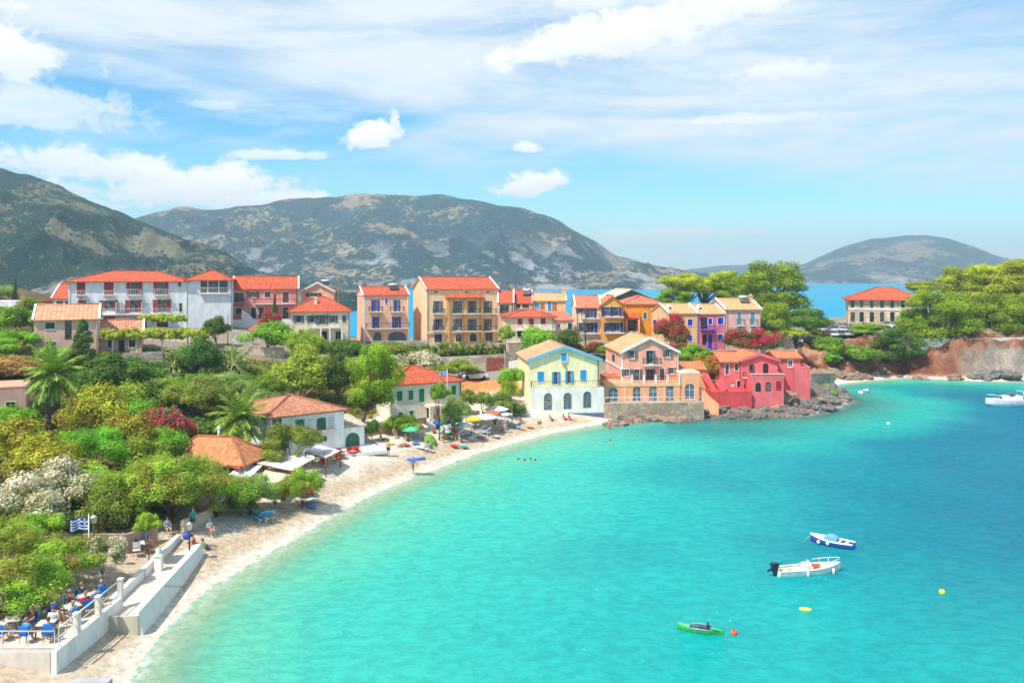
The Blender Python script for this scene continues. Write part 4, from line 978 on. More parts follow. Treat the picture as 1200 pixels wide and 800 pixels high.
# boathouse
h = House('boathouse', 'white beach house with a weathered tiled hip roof and green arched shutters', 'house', 313, 403, 540, 487, 84, 8.5, 38, plaster((.74,.75,.74)), found=2)
h.win(319,490.5,330,501,'c:archgreen',sur=0); h.win(346,491,357,503,'c:archgreen',arch=True); h.win(359,490.5,366.5,502.5,'c:white',sur=0); h.win(371,489,382,504,'c:archgreen',arch=True); h.win(384.5,488,392,502.5,'c:white',sur=0)
h.win(375,511,383,517,'g'); h.win(322,512,332,524,'k')
h.walls(); h.roof('hip', 463, OLD_T, .55)
b = MB(); x0 = h.x_at(371); x1 = h.x_at(393); b.box(((x0+x1)/2,-.25,h.fz(5,505.5)), (x1-x0,.5,.15)); h.part('window_ledge', b, plaster((.7,.55,.45)))
h2 = House('house', None, None, 401, 427, 530, 500, 89.5, 6, 28, plaster((.72,.73,.72)), found=2)
h2.win(405,507,421.5,529,'d:archgreen',arch=True); h2.walls(); h2.roof('mono', 489, tiles((.70,.55,.42),(.55,.45,.36)), .2); h.merge(h2)
# taverna
h = House('taverna', 'beach taverna with a low orange hipped roof half hidden by tamarisks', 'restaurant', 186, 285, 566, 537, 76, 4.8, -10, plaster((.66,.42,.32)), found=2)
h.win(262,545,275,560,'k'); h.win(235,545,250,560,'k'); h.walls(); h.roof('hip', 511.5, tiles((.70,.27,.12),(.52,.20,.10),.26), .4)
b = MB(); b.tube([(0,0,0),(0,0,1.2)], .12, 8); b.lathe([(.2,1.1),(.05,1.35)], n=8); mobj('chimney', b.mesh('chimney', WMETAL), h.roof_obj, (h.w*.55,h.d*.5,h.H+h.hz*.8))
def awning(label, pts, D, zz, mat, mname='awning', n_=None):
    """a stretched cloth on a frame with posts; pts in frame coordinates at height zz"""
    q = [Vector(((px-600)/F*(CZ-zz)*F/(py-HY), (CZ-zz)*F/(py-HY), zz)) for px, py in pts]
    c = sum(q, Vector())/len(q); g = ground(c.x, c.y); t = empty(mname, (c.x, c.y, g), 0, label, 'awning', 'awnings of the beach taverna'); o = Vector((c.x, c.y, g))
    b = MB(); nn = 8
    for i in range(nn):
        for j in range(nn):
            def pt(u, v): 
                p = q[0].lerp(q[1], u).lerp(q[3].lerp(q[2], u), v)-o; p.z += -.22*math.sin(v*math.pi)*math.sin(u*math.pi); return p
            b.poly([pt(i/nn,j/nn), pt((i+1)/nn,j/nn), pt((i+1)/nn,(j+1)/nn), pt(i/nn,(j+1)/nn)], sm=True)
    me = b.mesh('cloth', mat); o_ = mobj('cloth', me, t); sm_ = o_.modifiers.new('thick', 'SOLIDIFY'); sm_.thickness = .03
    b = MB()
    for i in range(4): b.tube([q[i]-o-UP*.08, q[(i+1)%4]-o-UP*.08], .06, 5)
    mobj('frame', b.mesh('frame', WOOD), t)
    for i in range(4): b = MB(); p = q[i]-o; b.tube([(p.x,p.y,-.4), (p.x,p.y,p.z-.1)], .06, 6); mobj('post', b.mesh('post', WOOD), t)
CLOTH = paint((.80,.78,.74), .8)
awning('small square white awning beside the red awning at the front of the taverna', [(268,556),(291,561),(309,544),(290,538)], 76, 3.1, CLOTH)
awning('long white awning stretched from the taverna roof towards the boathouse', [(293,541),(343,551),(367,538),(318,527)], 78, 3.2, CLOTH)
awning('low cream awning in front of the long white one, behind the beach bushes', [(296,560),(322,567),(342,556),(312,549)], 72, 2.7, paint((.78,.70,.52),.8))
awning('pale awning spread beside the corner of the boathouse', [(358,529),(382,536),(399,528),(372,520)], 84, 3.0, CLOTH)
awning('red awning tucked against the eave of the taverna', [(262,543),(281,549),(286,537),(266,533)], 75, 3.45, paint((.62,.06,.03),.8))
BST0 = paint((.62,.50,.36), .8)
# stone school building on the far shore
h = House('building', 'large beige stone building with a red hipped roof beside the car park', 'building', 994, 1085, 380, 349.5, 195, 13, -19, stone((.70,.54,.37), .9, .85), found=3)
for k, px in enumerate((997,1007.5,1019.5,1031.5,1043.5,1056,1069)):
    h.win(px,351,px+4.2,360.5,'k',sur=.12,trim=BST0); h.win(px-.3,365.5,px+4.8,377,'k',sur=.12,trim=BST0)
h.walls(); h.roof('hip', 336.5, RED_T, .8); h.cornice(); b = MB(); b.box((h.w/2,-.06,h.fz(9,362.5)), (h.w,.12,.35)); h.part('string_course', b, TRIM)
# hut at the left edge
h = House('hut', 'small pink stucco hut with a tiny window beside the tall palm trunk', 'hut', -14, 30.5, 487, 456, 84, 6, 26, plaster((.62,.40,.33)), found=3)
h.win(7,471,18,478,'k'); h.walls(); h.flat(SAL_T, .15, plaster((.66,.36,.27)))
h = House('house', 'low white building with a flat top on the slope at the far left', 'house', -30, 19, 361, 354, 150, 5, 0, plaster((.72,.73,.75)), found=3); h.win(-8,356,-2,360,'k'); h.walls(); h.flat(TRIM,.2,plaster((.74,.74,.74)))

for k, s in enumerate(HOUSES):                       # gutters' downpipes and aerials
    if s.merged or s.H < 3.5: continue
    b = MB(); x = s.w-.22 if k % 2 else .22; b.tube([(x,-.09,-.3),(x,-.09,s.H-.35),(x,-.02,s.H-.2)], .05, 6); mobj('downpipe', b.mesh('downpipe', [TRIM, SAL_T, DARKMETAL][k % 3]), s.t)
    if s.roof_obj and k % 3 != 1 and s.D > 110:
        b = MB(); q = Vector((s.w*(.3+.4*(k % 2)), s.d*.55, s.H+s.hz*.8)) if hasattr(s,'hz') else Vector((s.w*.5,s.d*.5,s.H)); b.tube([q, q+UP*2.0], .025, 4); b.tube([q+Vector((-.6,0,1.9)), q+Vector((.6,0,1.9))], .02, 4)
        for j in range(4): b.tube([q+Vector((-.5+j*.32,-.3,1.9)), q+Vector((-.5+j*.32,.3,1.9))], .015, 4)
        mobj('aerial', b.mesh('aerial', DARKMETAL), s.roof_obj)
    if s.roof_obj and k in (4, 6, 9, 12, 22):
        b = MB(); q = Vector((s.w*.72, s.d*.30, s.H+getattr(s,'hz',0)*.62)); b.prism([q+Vector((-.9,-.6,.15)), q+Vector((.9,-.6,.15)), q+Vector((.9,.5,.9)), q+Vector((-.9,.5,.9))], (0,.06,-.08)); b.tube([q+Vector((-.8,.55,1.0)), q+Vector((.8,.55,1.0))], .22, 8, m=1); mobj('solar_heater', b.mesh('solar_heater', [GLASS, WMETAL]), s.roof_obj)
# ================================================================ walls, fences
def wall_line(name, label, pts, D_, top, thick, mat, cat='wall', cap=None, group=None, down=2.0):
    """pts: ground points (px, D) along the wall; top: height of its crown above each ground point"""
    q = [on(px, D) for px, D in pts]; o = q[0].copy(); t = empty(name, o, 0, label, cat, group); b = MB(); c = MB()
    for i in range(len(q)-1):
        a, e = q[i]-o, q[i+1]-o; ha, he = (top[i], top[i+1]) if isinstance(top, (list, tuple)) else (top, top)
        n = Vector((-(e-a).y, (e-a).x, 0)).normalized()*thick
        b.prism([a-UP*down, e-UP*down, e+UP*he, a+UP*ha], n)
        if cap: nn = n.normalized(); c.prism([a+UP*ha-nn*.08, e+UP*he-nn*.08, e+UP*(he+.12)-nn*.08, a+UP*(ha+.12)-nn*.08], nn*(thick+.16))
    mobj('wall', b.mesh('wall', mat), t)
    if cap: mobj('coping', c.mesh('coping', cap), t)
    return t
GST = stone((.36,.32,.26), 1.5); BST = stone((.58,.47,.36), 1.2)
def wall_px(name, label, x0, y0, x1, y1, ybot, D, thick, mat, D1=None, **kw):
    a, e = P(x0,y0,D), P(x1,y1,D1 or D); bot = CZ-(ybot-HY)/F*D; o = Vector((a.x, a.y, bot)); t = empty(name, o, 0, label, kw.get('cat','wall')); b = MB()
    n = Vector((-(e-a).y, (e-a).x, 0)).normalized()*thick
    b.prism([(a.x,a.y,bot-1.5), (e.x,e.y,bot-1.5), e, a], n); b2 = [Vector(v)-o for v in b.v]; b.v = [tuple(v) for v in b2]
    mobj('wall', b.mesh('wall', mat), t); 
    if kw.get('cap'): c = MB(); nn = n.normalized(); c.prism([a-o-nn*.08, e-o-nn*.08, e-o-nn*.08+UP*.12, a-o-nn*.08+UP*.12], nn*(thick+.16)); mobj('coping', c.mesh('coping', kw['cap']), t)
    return t
wall_px('retaining_wall', 'rough grey-brown stone retaining wall under the salmon pergola house', 143,414,191,412,431, 113, .6, GST)
wall_px('retaining_wall', 'short mossy stone wall half buried in shrubs above the red bougainvillea', 166,457,200,455,478, 95, .5, GST)
wall_px('retaining_wall', 'beige rendered retaining wall with a rounded bush on its crown', 291,407,332,407,433, 132, .6, plaster((.58,.46,.38)))
wall_px('retaining_wall', 'grey breeze-block wall next to the dark round tree below the hotel tower', 272,388,296,389,412, 140, .4, stone((.55,.54,.52),1.0,.8))
wall_px('retaining_wall', 'long beige stone wall below the green garden screen of the yellow hotel', 512,419,590,415,440, 143, .6, BST)
wall_px('retaining_wall', 'grey stone base wall between the blue-shuttered house and the yellow hotel', 428,400,502,399,410, 162, .6, stone((.44,.40,.35),1.0))
wall_px('retaining_wall', 'low stone wall with a white coping under the crimson-shuttered house terrace', 596,402,637,400,412, 146, .5, BST, cap=TRIM)
wall_px('retaining_wall', 'dark stone wall beside the lane right of the red garage gate', 593,412,622,409,422, 140, .5, GST)
wall_px('retaining_wall', 'pale stone parapet below the parked cars near the leaning pine', 884,399,931,396,410, 164, .5, stone((.56,.50,.42),1.2), cap=TRIM)
wall_px('retaining_wall', 'white concrete ramp wall behind the roof of the coral villa', 886,411,934,410,418, 152, 1.5, plaster((.68,.64,.60)), D1=150)
wall_px('retaining_wall', 'grey concrete wall with dry bushes at the back of the small cove', 951,438,978,437,447, 147, .8, stone((.46,.36,.27), 1.2), D1=152)
wall_px('parapet', 'long pale concrete parapet along the crown of the red cliff', 1056,397,1300,395,403, 169.5, .5, plaster((.60,.57,.52)))
wall_px('retaining_wall', 'white wall beside the lane above the cream gabled beach house', 596,424,612,421,438, 131, .4, WHITEWALL)
wall_px('garden_wall', 'low salmon garden wall running along the back of the beach by the boathouse', 428,503,500,489,508, 95, .35, plaster((.62,.36,.28)), D1=101)
wall_px('garden_wall', 'low rusty kerb wall along the beach below the two small round trees', 512,488,562,481,492, 104, .35, plaster((.62,.36,.28)), D1=109)
wall_px('retaining_wall', 'pale rendered wall under the white-railed terrace of the hotel', 160,388,226,388,402, 138, .5, plaster((.62,.54,.48)))
# red garage gate, green garden screen
t = empty('garage_gate', P(570,437,139), 0, 'dark red sheet-metal garage gate behind the silver car', 'gate'); wd, ht = 2.9, 2.5
b = MB(); [b.box((.1+i*.2, 0, ht/2), (.17,.06,ht)) for i in range(14)]; b.build('panel', paint((.25,.025,.02),.5), t)
for x in (-.1, wd+.1): b = MB(); b.box((x,.1,ht/2), (.2,.3,ht+.3)); b.build('post', BST, t)
t = empty('garden_screen', P(516,419,144.5), 0, 'dark green cloth screen on a fence under the ivy below the yellow hotel', 'fence'); wd = .074*144.5
b = MB(); b.box((wd/2,0,.9), (wd,.05,1.5)); b.build('cloth', paint((.015,.10,.07),.8), t)
for k in range(6): b = MB(); b.tube([(wd*k/5,.06,-.5),(wd*k/5,.06,2.2)], .04, 5); b.build('post', DARKMETAL, t)

# ---- cafe terrace, promenade and ramp
t = empty('terrace', (-22.3, 41.7, .3), 0, 'raised cafe terrace with a smooth white retaining wall and beige end wall', 'terrace')
TZ = 1.4
b = MB(); b.box((-7.2, 3.4, TZ/2-.6), (14.2, 6.8, TZ+1.0-.002)); b.build('floor', plaster((.60,.52,.42)), t)
b = MB(); b.box((-.0, 3.35, TZ/2-.7), (.3, 7.1, TZ+1.4)); b.build('side_wall', WHITEWALL, t)
b = MB(); b.box((-7.3, -.12, TZ/2-.6), (14.3, .24, TZ+1.2)); b.build('end_wall', plaster((.62,.54,.47)), t)
b = MB(); b.box((-7.3, -.35, -.35), (14.6, .5, .9)); b.build('plinth', plaster((.62,.63,.65)), t)
b = MB(); rail(b, (0,.3,TZ), (0,6.6,TZ), .95, 1.6, .028); b.tube([(0,.3,TZ+.5),(0,6.6,TZ+.5)], .025, 5); b.build('side_railing', WMETAL, t)
b = MB(); rail(b, (-14,-.1,TZ), (0,-.1,TZ), .95, 1.2, .025); b.build('end_railing', WMETAL, t)
for y in (2.0, 4.3, 6.9): b = MB(); b.box((0,y,TZ+.48), (.25,.27,.96)); b.box((0,y,TZ+1.0), (.31,.33,.08)); b.build('pillar', plaster((.66,.58,.50)), t)
t = empty('boat_ramp', (-21.75, 52.4, .3), R(4.3), 'long white concrete boat ramp with two parallel walls down the beach', 'ramp')
def slope_wall(x0, x1, y0, y1, z0, z1, b=None, foot=0.):
    b = b or MB(); v = [(x0,y0,-1.2),(x1+foot,y0,-1.2),(x1,y0,z0),(x0,y0,z0),(x0,y1,-1.2),(x1+foot,y1,-1.2),(x1,y1,z1),(x0,y1,z1)]
    for q in ((0,1,2,3),(7,6,5,4),(0,4,5,1),(3,2,6,7),(0,3,7,4),(1,5,6,2)): b.poly([v[i] for i in q])
    return b
slope_wall(.35, .75, -5.4, 6.6, 1.1, 1.1, foot=.45).build('outer_wall', WHITEWALL, t)
slope_wall(-1.55, -1.25, -5.4, 8.6, 1.25, 1.2).build('inner_wall', WHITEWALL, t)
slope_wall(-1.248, .348, -5.38, 8.0, .75, .6).build('floor', plaster((.58,.52,.45)), t)
b = MB(); b.box((-.2,-5.46,-.2), (1.9,.12,2.3)); b.build('end_face', plaster((.50,.45,.36)), t)
t = empty('beach_steps', P(112,797,41.2), 0, 'low concrete kerb step at the foot of the cafe wall by the shingle', 'kerb'); b = MB(); b.box((-.1,-.1,-.12),(1.7,.5,.4)); b.box((-4,-.5,-.16),(6,1.0,.36)); b.build('slab', plaster((.40,.40,.41)), t)
wall_line('promenade_wall', 'low pale wall along the promenade under the street trees', [(216,62),(262,67.5),(318,73),(352,78)], None, [1.0,.7,.55,.5], .3, plaster((.66,.52,.42)))
wall_line('promenade_wall', 'brownish rear wall of the promenade behind the flagpole and oleander', [(98,55.5),(150,57),(185,60)], None, [1.3,1.3,1.2], .3, plaster((.40,.26,.20)))
b = MB(); t = empty('concrete_slab', on(412,90,.0), R(28), 'pale concrete slipway slab in front of the green boathouse door', 'slipway'); b.box((0,-1.5,.0), (5.2,4.0,.35)); b.build('slab', plaster((.74,.71,.68)), t)
# stair on the far-left slope
t = empty('stairway', P(8,422,112), R(25), 'brick garden stair climbing the far left slope', 'stairs'); b = MB()
for k in range(14): b.box((k*.28, k*.30, k*.30-1), (.45,2.2,2.2-.002*k), rz=R(0))
b.build('step', plaster((.52,.27,.18)), t)
# ================================================================ plants
def leaves_mesh(name, C, Nn, S, asp, rv, fl, rng):
    """rhombic leaf faces at C with normals Nn"""
    n = len(C); t = rng.normal(size=(n,3)); Nn = Nn/np.linalg.norm(Nn, axis=1, keepdims=True)
    t -= Nn*(t*Nn).sum(1, keepdims=True); t /= np.linalg.norm(t, axis=1, keepdims=True); b = np.cross(Nn, t)
    S = S[:,None]; fold = Nn*S*.25
    V = np.stack([C-t*S, C-b*S*asp+fold, C+t*S, C+b*S*asp+fold], 1).reshape(-1, 3)
    me = bpy.data.meshes.new(name); me.vertices.add(len(V)); me.vertices.foreach_set('co', V.astype(np.float32).ravel())
    me.loops.add(4*n); me.loops.foreach_set('vertex_index', np.arange(4*n, dtype=np.int32)); me.polygons.add(n); me.polygons.foreach_set('loop_start', np.arange(0, 4*n, 4, dtype=np.int32)); me.update(calc_edges=True)
    for k, a in (('rnd', rv), ('flw', fl)):
        at = me.attributes.new(k, 'FLOAT', 'FACE'); at.data.foreach_set('value', np.asarray(a, np.float32))
    return me
def unit(rng, n): d = rng.normal(size=(n,3)); return d/np.linalg.norm(d, axis=1, keepdims=True)
def crown(name, seed, centres, radii, per, size, asp=.5, flower=0., up=.35, flat=1., matd=None, shell=.55, upn=.2):
    rng = np.random.default_rng(seed); Cs, Ns, Rv, Fl = [], [], [], []
    for c, r in zip(centres, radii):
        n = max(8, int(per*1.75*(r/np.mean(radii))**2)); d = unit(rng, n)
        rr = r*(shell+(1-shell)*rng.random(n)**.7)*(1+.30*np.sin(d[:,0]*4+seed+c[0]*9)*np.cos(d[:,1]*5+c[1]*7))*(1+.25*(rng.random(n) < .12))
        p = d*rr[:,None]*np.array([1,1,flat]); keep = d[:,2] > -.95+up*rng.random(n)
        p, d = p[keep], d[keep]; n = len(p); Cs.append(p+np.array(c)); Ns.append(d + rng.normal(size=(n,3))*.45 + np.array([0,0,upn]))
        cv = rng.random(); Rv.append(np.clip(rng.random(n)*.38+cv*.42+.20*(d[:,2]*.5+.5), 0, 1)); Fl.append((rng.random(n) < flower*(.35+1.3*cv))*(rng.random(n) < np.clip(.25+.9*d[:,2]+.5, 0, 1)))  # leaves facing up get a lighter tone: top light painted into the colour
    C = np.concatenate(Cs); Nn = np.concatenate(Ns); Rv = np.concatenate(Rv); Fl = np.concatenate(Fl)
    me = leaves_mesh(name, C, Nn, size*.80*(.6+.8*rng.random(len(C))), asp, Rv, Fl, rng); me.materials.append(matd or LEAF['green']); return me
def limbs(name, seed, base_z, centres, r0, mat, bend=.1, fork=.45, lean=(0,0)):
    rg = random.Random(seed); b = MB(); top = Vector((lean[0], lean[1], base_z+(0-base_z)*fork))
    ps = [Vector((0,0,base_z))]; 
    for k in range(1, 5): q = ps[0].lerp(top, k/4); ps.append(q+Vector((rg.uniform(-1,1), rg.uniform(-1,1), 0))*bend*.4)
    b.tube(ps, [r0*(1.25 if k == 0 else 1)*(1-.45*k/4) for k in range(5)], 7)
    for c in centres:
        c = Vector(c); s_ = ps[-1].lerp(ps[2], rg.random()*.5); m_ = s_.lerp(c, .55)+Vector((rg.uniform(-1,1), rg.uniform(-1,1), rg.uniform(-.5,.2)))*bend
        b.tube([s_, m_, c], [r0*.42, r0*.26, r0*.08], 5)
    return b.mesh(name, mat)
def lf(a, b, **k): return leaf(tuple(x*LB*.78 for x in a), tuple(min(.8, x*LB*1.06) for x in b), **k)
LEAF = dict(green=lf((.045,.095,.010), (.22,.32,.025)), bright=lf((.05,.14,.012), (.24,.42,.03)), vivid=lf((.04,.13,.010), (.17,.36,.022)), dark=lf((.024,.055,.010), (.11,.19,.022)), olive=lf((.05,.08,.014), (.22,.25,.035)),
  yellow=lf((.10,.12,.010), (.50,.40,.03), third=(.30,.21,.03)), yelgreen=lf((.07,.13,.012), (.31,.41,.04)), pine=lf((.05,.11,.008), (.28,.38,.018)), pinelight=lf((.08,.13,.01), (.40,.43,.025)), pinedeep=lf((.03,.075,.012), (.14,.27,.025)),  # pine colours run from a shaded to a sunlit tone
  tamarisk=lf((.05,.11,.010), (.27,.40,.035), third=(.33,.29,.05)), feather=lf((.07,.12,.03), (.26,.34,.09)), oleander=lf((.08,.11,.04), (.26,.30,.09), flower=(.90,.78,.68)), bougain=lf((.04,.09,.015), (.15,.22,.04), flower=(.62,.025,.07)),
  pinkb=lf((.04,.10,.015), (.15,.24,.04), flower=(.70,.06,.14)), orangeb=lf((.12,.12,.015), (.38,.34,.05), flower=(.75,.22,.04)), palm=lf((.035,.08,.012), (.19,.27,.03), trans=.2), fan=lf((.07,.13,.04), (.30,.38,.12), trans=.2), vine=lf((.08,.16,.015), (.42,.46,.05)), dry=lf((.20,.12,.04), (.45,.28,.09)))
rg0 = np.random.default_rng(5)
def dome(n, seed, lo=-.2, fl=1.0, rad=(.20,.50), inner=.80):
    r_ = np.random.default_rng(seed); d = unit(r_, n*3); d = d[d[:,2] > lo][:n]; k = inner*(.45+.55*r_.random(len(d))**.5)
    return d*k[:,None]*np.array([1,1,fl]), r_.uniform(rad[0], rad[1], len(d))
PROTO = {}
def proto(kind):
    """(crown mesh, trunk mesh or None): crowns are about one unit in radius"""
    if kind in PROTO: return PROTO[kind]
    k, v = kind[:-1], int(kind[-1]); sd = 31*v + sum(map(ord, k))
    if k == 'bush': c, r = dome(20, sd, -.15); cr = crown('crown', sd, c, r, 260, .062); tk = limbs('trunk', sd, -1.0, c[:5], .05, BARKG)
    elif k == 'flow': c, r = dome(28, sd, -.2, rad=(.14,.40), inner=.85); cr = crown('crown', sd, c, r, 260, .052, flower=.72); tk = limbs('trunk', sd, -1.0, c[:5], .04, BARKG)
    elif k == 'tree': c, r = dome(36, sd, -.5, rad=(.14,.42), inner=.88); cr = crown('crown', sd, c, r, 300, .052); tk = limbs('trunk', sd, -1.9, c[:9], .085, BARKG)
    elif k == 'plume': c, r = dome(36, sd, -.3, rad=(.13,.40), inner=.90); cr = crown('crown', sd, c, r, 330, .060, asp=.22, shell=.3, upn=.1); tk = limbs('trunk', sd, -1.6, c[:8], .06, BARK)
    elif k == 'pine':                                    # Aleppo pine: separate puffs on open limbs
        r_ = np.random.default_rng(sd); n = 46; a = r_.random(n)*6.28; z = r_.uniform(-.85,.80,n); rad = np.sqrt(np.clip(1-(np.abs(z-(-.15))/1.05)**2, .05, 1))*r_.uniform(.45,.9,n)
        c = np.stack([np.cos(a)*rad, np.sin(a)*rad, z], 1); r = r_.uniform(.20,.38,n); cr = crown('crown', sd, c, r, 330, .050, asp=.30, flat=.78, up=.4, upn=.25); tk = limbs('trunk', sd, -1.7, c, .085, BARK, .12, .5)
    elif k == 'stone':                                   # umbrella shaped pine, flat plates
        r_ = np.random.default_rng(sd); n = 40; a = r_.random(n)*6.28; z = r_.uniform(-.45,.55,n); rad = np.clip(1-.7*np.clip(z,0,1)**1.2, .2, 1)*r_.uniform(.15,.95,n)
        c = np.stack([np.cos(a)*rad, np.sin(a)*rad, z*.9], 1); r = r_.uniform(.22,.36,n); cr = crown('crown', sd, c, r, 330, .050, asp=.30, flat=.62, up=.6, upn=.3); tk = limbs('trunk', sd, -1.6, c, .075, BARK, .1, .62)
    elif k == 'cone':
        r_ = np.random.default_rng(sd); n = 44; z = r_.uniform(-1,.95,n); rad = (1-(z+1)/2.05)*r_.uniform(.35,1.0,n)*.8; a = r_.random(n)*6.28
        c = np.stack([np.cos(a)*rad, np.sin(a)*rad, z], 1); r = .12+.20*(1-(z+1)/2)*r_.uniform(.7,1.2,n); cr = crown('crown', sd, c, r, 210, .045, asp=.35, flat=.7, upn=.2); tk = limbs('trunk', sd, -1.3, c[:10], .07, BARK, .05, 1.2)
    elif k == 'hedge':
        r_ = np.random.default_rng(sd); n = 60; c = np.stack([r_.uniform(-1,1,n), r_.uniform(-.12,.12,n), r_.uniform(-.05,.20,n)], 1); cr = crown('crown', sd, c, r_.uniform(.07,.15,n), 90, .022); tk = None
    elif k in ('palm', 'fan'):
        r_ = random.Random(sd); C, Nn, S, Rv = [], [], [], []; b = MB(); nf = 44 if k == 'palm' else 40
        V, Fc, rv = [], [], []
        for i in range(nf):
            az = 2.399*i + r_.uniform(-.2,.2); el = R(82-125*(i/nf)**.9); L_ = r_.uniform(.85,1.1) if k == 'palm' else r_.uniform(.6,.8); p = Vector((0,0,0)); dirv = Vector((math.cos(az)*math.cos(el), math.sin(az)*math.cos(el), math.sin(el))); side = Vector((-math.sin(az), math.cos(az), 0)); pts = [p.copy()]
            for s_ in range(10): dirv = (dirv+Vector((0,0,-.115 if k == 'palm' else -.06))).normalized(); p = p+dirv*L_/10; pts.append(p.copy())
            cv = r_.random()
            for s_ in range(1, 11):
                for q in range(3 if k == 'palm' else 4):
                    m_ = pts[s_-1].lerp(pts[s_], (q+.5)/3); ax = (pts[s_]-pts[s_-1]).normalized(); u_ = s_/10
                    ll = (.30*math.sin(math.pi*min(1, u_*.85+.12)) if k == 'palm' else (.34*u_**3))*r_.uniform(.8,1.1)
                    for sg in (-1, 1):
                        dv = (side*sg*.85+ax*.75+Vector((0,0,r_.uniform(-.35,.25)))).normalized(); e = m_+dv*ll+Vector((0,0,-.25*ll)); wv = ax*.014; bb = len(V)
                        V += [m_-wv, m_+wv, m_.lerp(e,.6)+wv*1.1, e, m_.lerp(e,.6)-wv*1.1]; Fc.append((bb,bb+1,bb+2,bb+3,bb+4)); rv.append(.5*cv+.5*r_.random())
            for s_ in range(10):
                bb = len(V); wv = side*.012; V += [pts[s_]-wv, pts[s_]+wv, pts[s_+1]+wv, pts[s_+1]-wv]; Fc.append((bb,bb+1,bb+2,bb+3)); rv.append(1.)
        cr = bpy.data.meshes.new('crown'); cr.from_pydata([tuple(x) for x in V], [], Fc); at = cr.attributes.new('rnd', 'FLOAT', 'FACE'); at.data.foreach_set('value', rv); cr.materials.append(LEAF['palm'])
        b = MB(); zs = np.linspace(-2.6, .05, 30); b.lathe([((.115 if j % 2 else .13)*(1.25-.25*(z+2.6)/2.6) + (.05 if z > -.35 else 0), z) for j, z in enumerate(zs)], n=9, sm=False); tk = b.mesh('trunk', BARKG)
    PROTO[kind] = (cr, tk); return PROTO[kind]
def plant(kind, name, label, cat, px, y0, y1, wpx, D, mat, base=None, group=None, lean=0., deep=None, bark=None, z=None):
    """a plant whose crown is seen between rows y0 and y1 and wpx wide, D metres away; its trunk goes down to the ground"""
    small = cat not in ('tree','palm','cypress','hedge','vine','climber') or kind[:4] == 'bush' and cat == 'tree' and D < 96
    if small: wpx *= 1.36; y0 -= (y1-y0)*.10
    if name == 'tamarisk': wpx *= 1.32; y0 -= (y1-y0)*.06; y1 += (y1-y0)*.06
    if name == 'pine_tree': wpx *= 1.22; y0 -= (y1-y0)*.03; y1 += (y1-y0)*.05
    c = P(px, (y0+y1)/2, D); rx = wpx/2/F*D; rz = (y1-y0)/2/F*D
    bx, by = XY(base[0] if base else px, D); g = ground(bx, by) if z is None else z
    if small and c.z-rz > g:                             # shrubs are leafy down to the ground
        tp = c.z+rz; rz = max(rz, (tp-g)*.52); c.z = tp-rz
    t = empty(name, (bx, by, g), 0, label, cat, group); off = Vector((c.x-bx, 0, c.z-g)); me, tk = proto(kind); rot = (px*37 % 360)
    if kind[:3] in ('pal', 'fan'): rz = rx
    cs = 1.0 if kind[:3] in ('pal','fan','hed') else .92
    if kind.startswith('hedge'): rot = 0; o = mobj('crown', me, t, off, 0, [mat], (rx, max(rx*.5, 2.5), rz*2.6))
    else: o = mobj('crown', me, t, off, R(rot), [mat], (rx*cs, (deep or rx)*cs, rz*cs))
    if tk:
        H = off.z; b0 = {'bush':1.0,'flow':1.0,'tree':1.9,'plum':1.6,'pine':1.7,'ston':1.6,'cone':1.3,'palm':2.6,'fan1':2.6,'fan2':2.6}.get(kind[:4], 1.0)
        if kind[:3] in ('pal','fan'): s_ = (rx*1.35, rx*1.35, max(.2, (H+.6)/b0))
        else: s_ = (rx*.9, rx*.9, max(rz*.9, (H+.4)/b0) if H > rz*.6 else rz)
        k_ = mobj('trunk', tk, t, off, R(rot), [bark] if bark else None, s_)
        if off.x: # leaning trunk: shear by rotating about the crown
            k_.rotation_euler = (0, math.atan2(off.x, max(H, .5)), 0)
    return t
LF = LEAF
plant('pine1','pine_tree','big bright green pine beside the green-shuttered beach house','tree', 437,403,478,62,97, LF['pine'], (422,495), deep=3)
plant('tree1','tree','largest pale green broadleaf tree, directly behind the weathered boathouse roof','tree', 354,404,478,96,107, LF['yelgreen'])
plant('tree2','tree','pale green broadleaf crown below the cream hip-roofed house','tree', 358,387,425,52,122, LF['yelgreen'])
plant('cone1','conifer','dark feathery conifer in front of the salmon two-storey house','tree', 97,370,432,50,106, LF['dark'])
plant('tree3','tree','wide dark green tree below the salmon pergola house','tree', 130,413,472,92,96, LF['dark'])
plant('tree1','tree','small rounded dark tree at the foot of the hotel tower','tree', 253,369,400,34,136, LF['dark'])
plant('tree2','tree','dark olive tree left of the shaggy fan palm','tree', 234,395,452,56,112, LF['dark'])
plant('palm1','palm_tree','tall date palm with a thick trunk beside the pink hut','palm', 62,405,472,84,80, LF['palm'], (62,520), bark=BARK)
pt_ = bpy.data.objects['palm_tree']
for k in range(5):
    b = MB(); a_ = 1.3*k-2.2; r_ = random.Random(k)
    for j in range(26): q_ = Vector((math.cos(a_)*(.5+.1*k)+r_.gauss(0,.13), math.sin(a_)*.6+r_.gauss(0,.13)-.2, -.5+r_.gauss(0,.25))); b.ball(q_, .09, 5)
    o = b.build('date_cluster', paint((.62,.16,.02), .6), pt_); o.location = (0, 0, P(62,438,80).z-pt_.location.z)
plant('palm2','palm_tree','low bushy date palm standing behind the taverna roof','palm', 282,460,522,82,82, LF['palm'])
plant('fan1','palm_tree','shaggy fan palm with a dry skirt by the beige rendered wall','palm', 272,400,452,52,117, LF['fan'])
plant('fan2','palm_tree','spiky grassy palm right of the mossy stone wall','palm', 203,404,456,50,110, LF['fan'])
plant('tree1','tree','small clipped tree standing before the green-shuttered facade','tree', 515,446,474,27,97, LF['green'], bark=BARK)
plant('bush1','tree','left of the two small round olive-green trees behind the beach','tree', 546,457,481,27,104, LF['olive'])
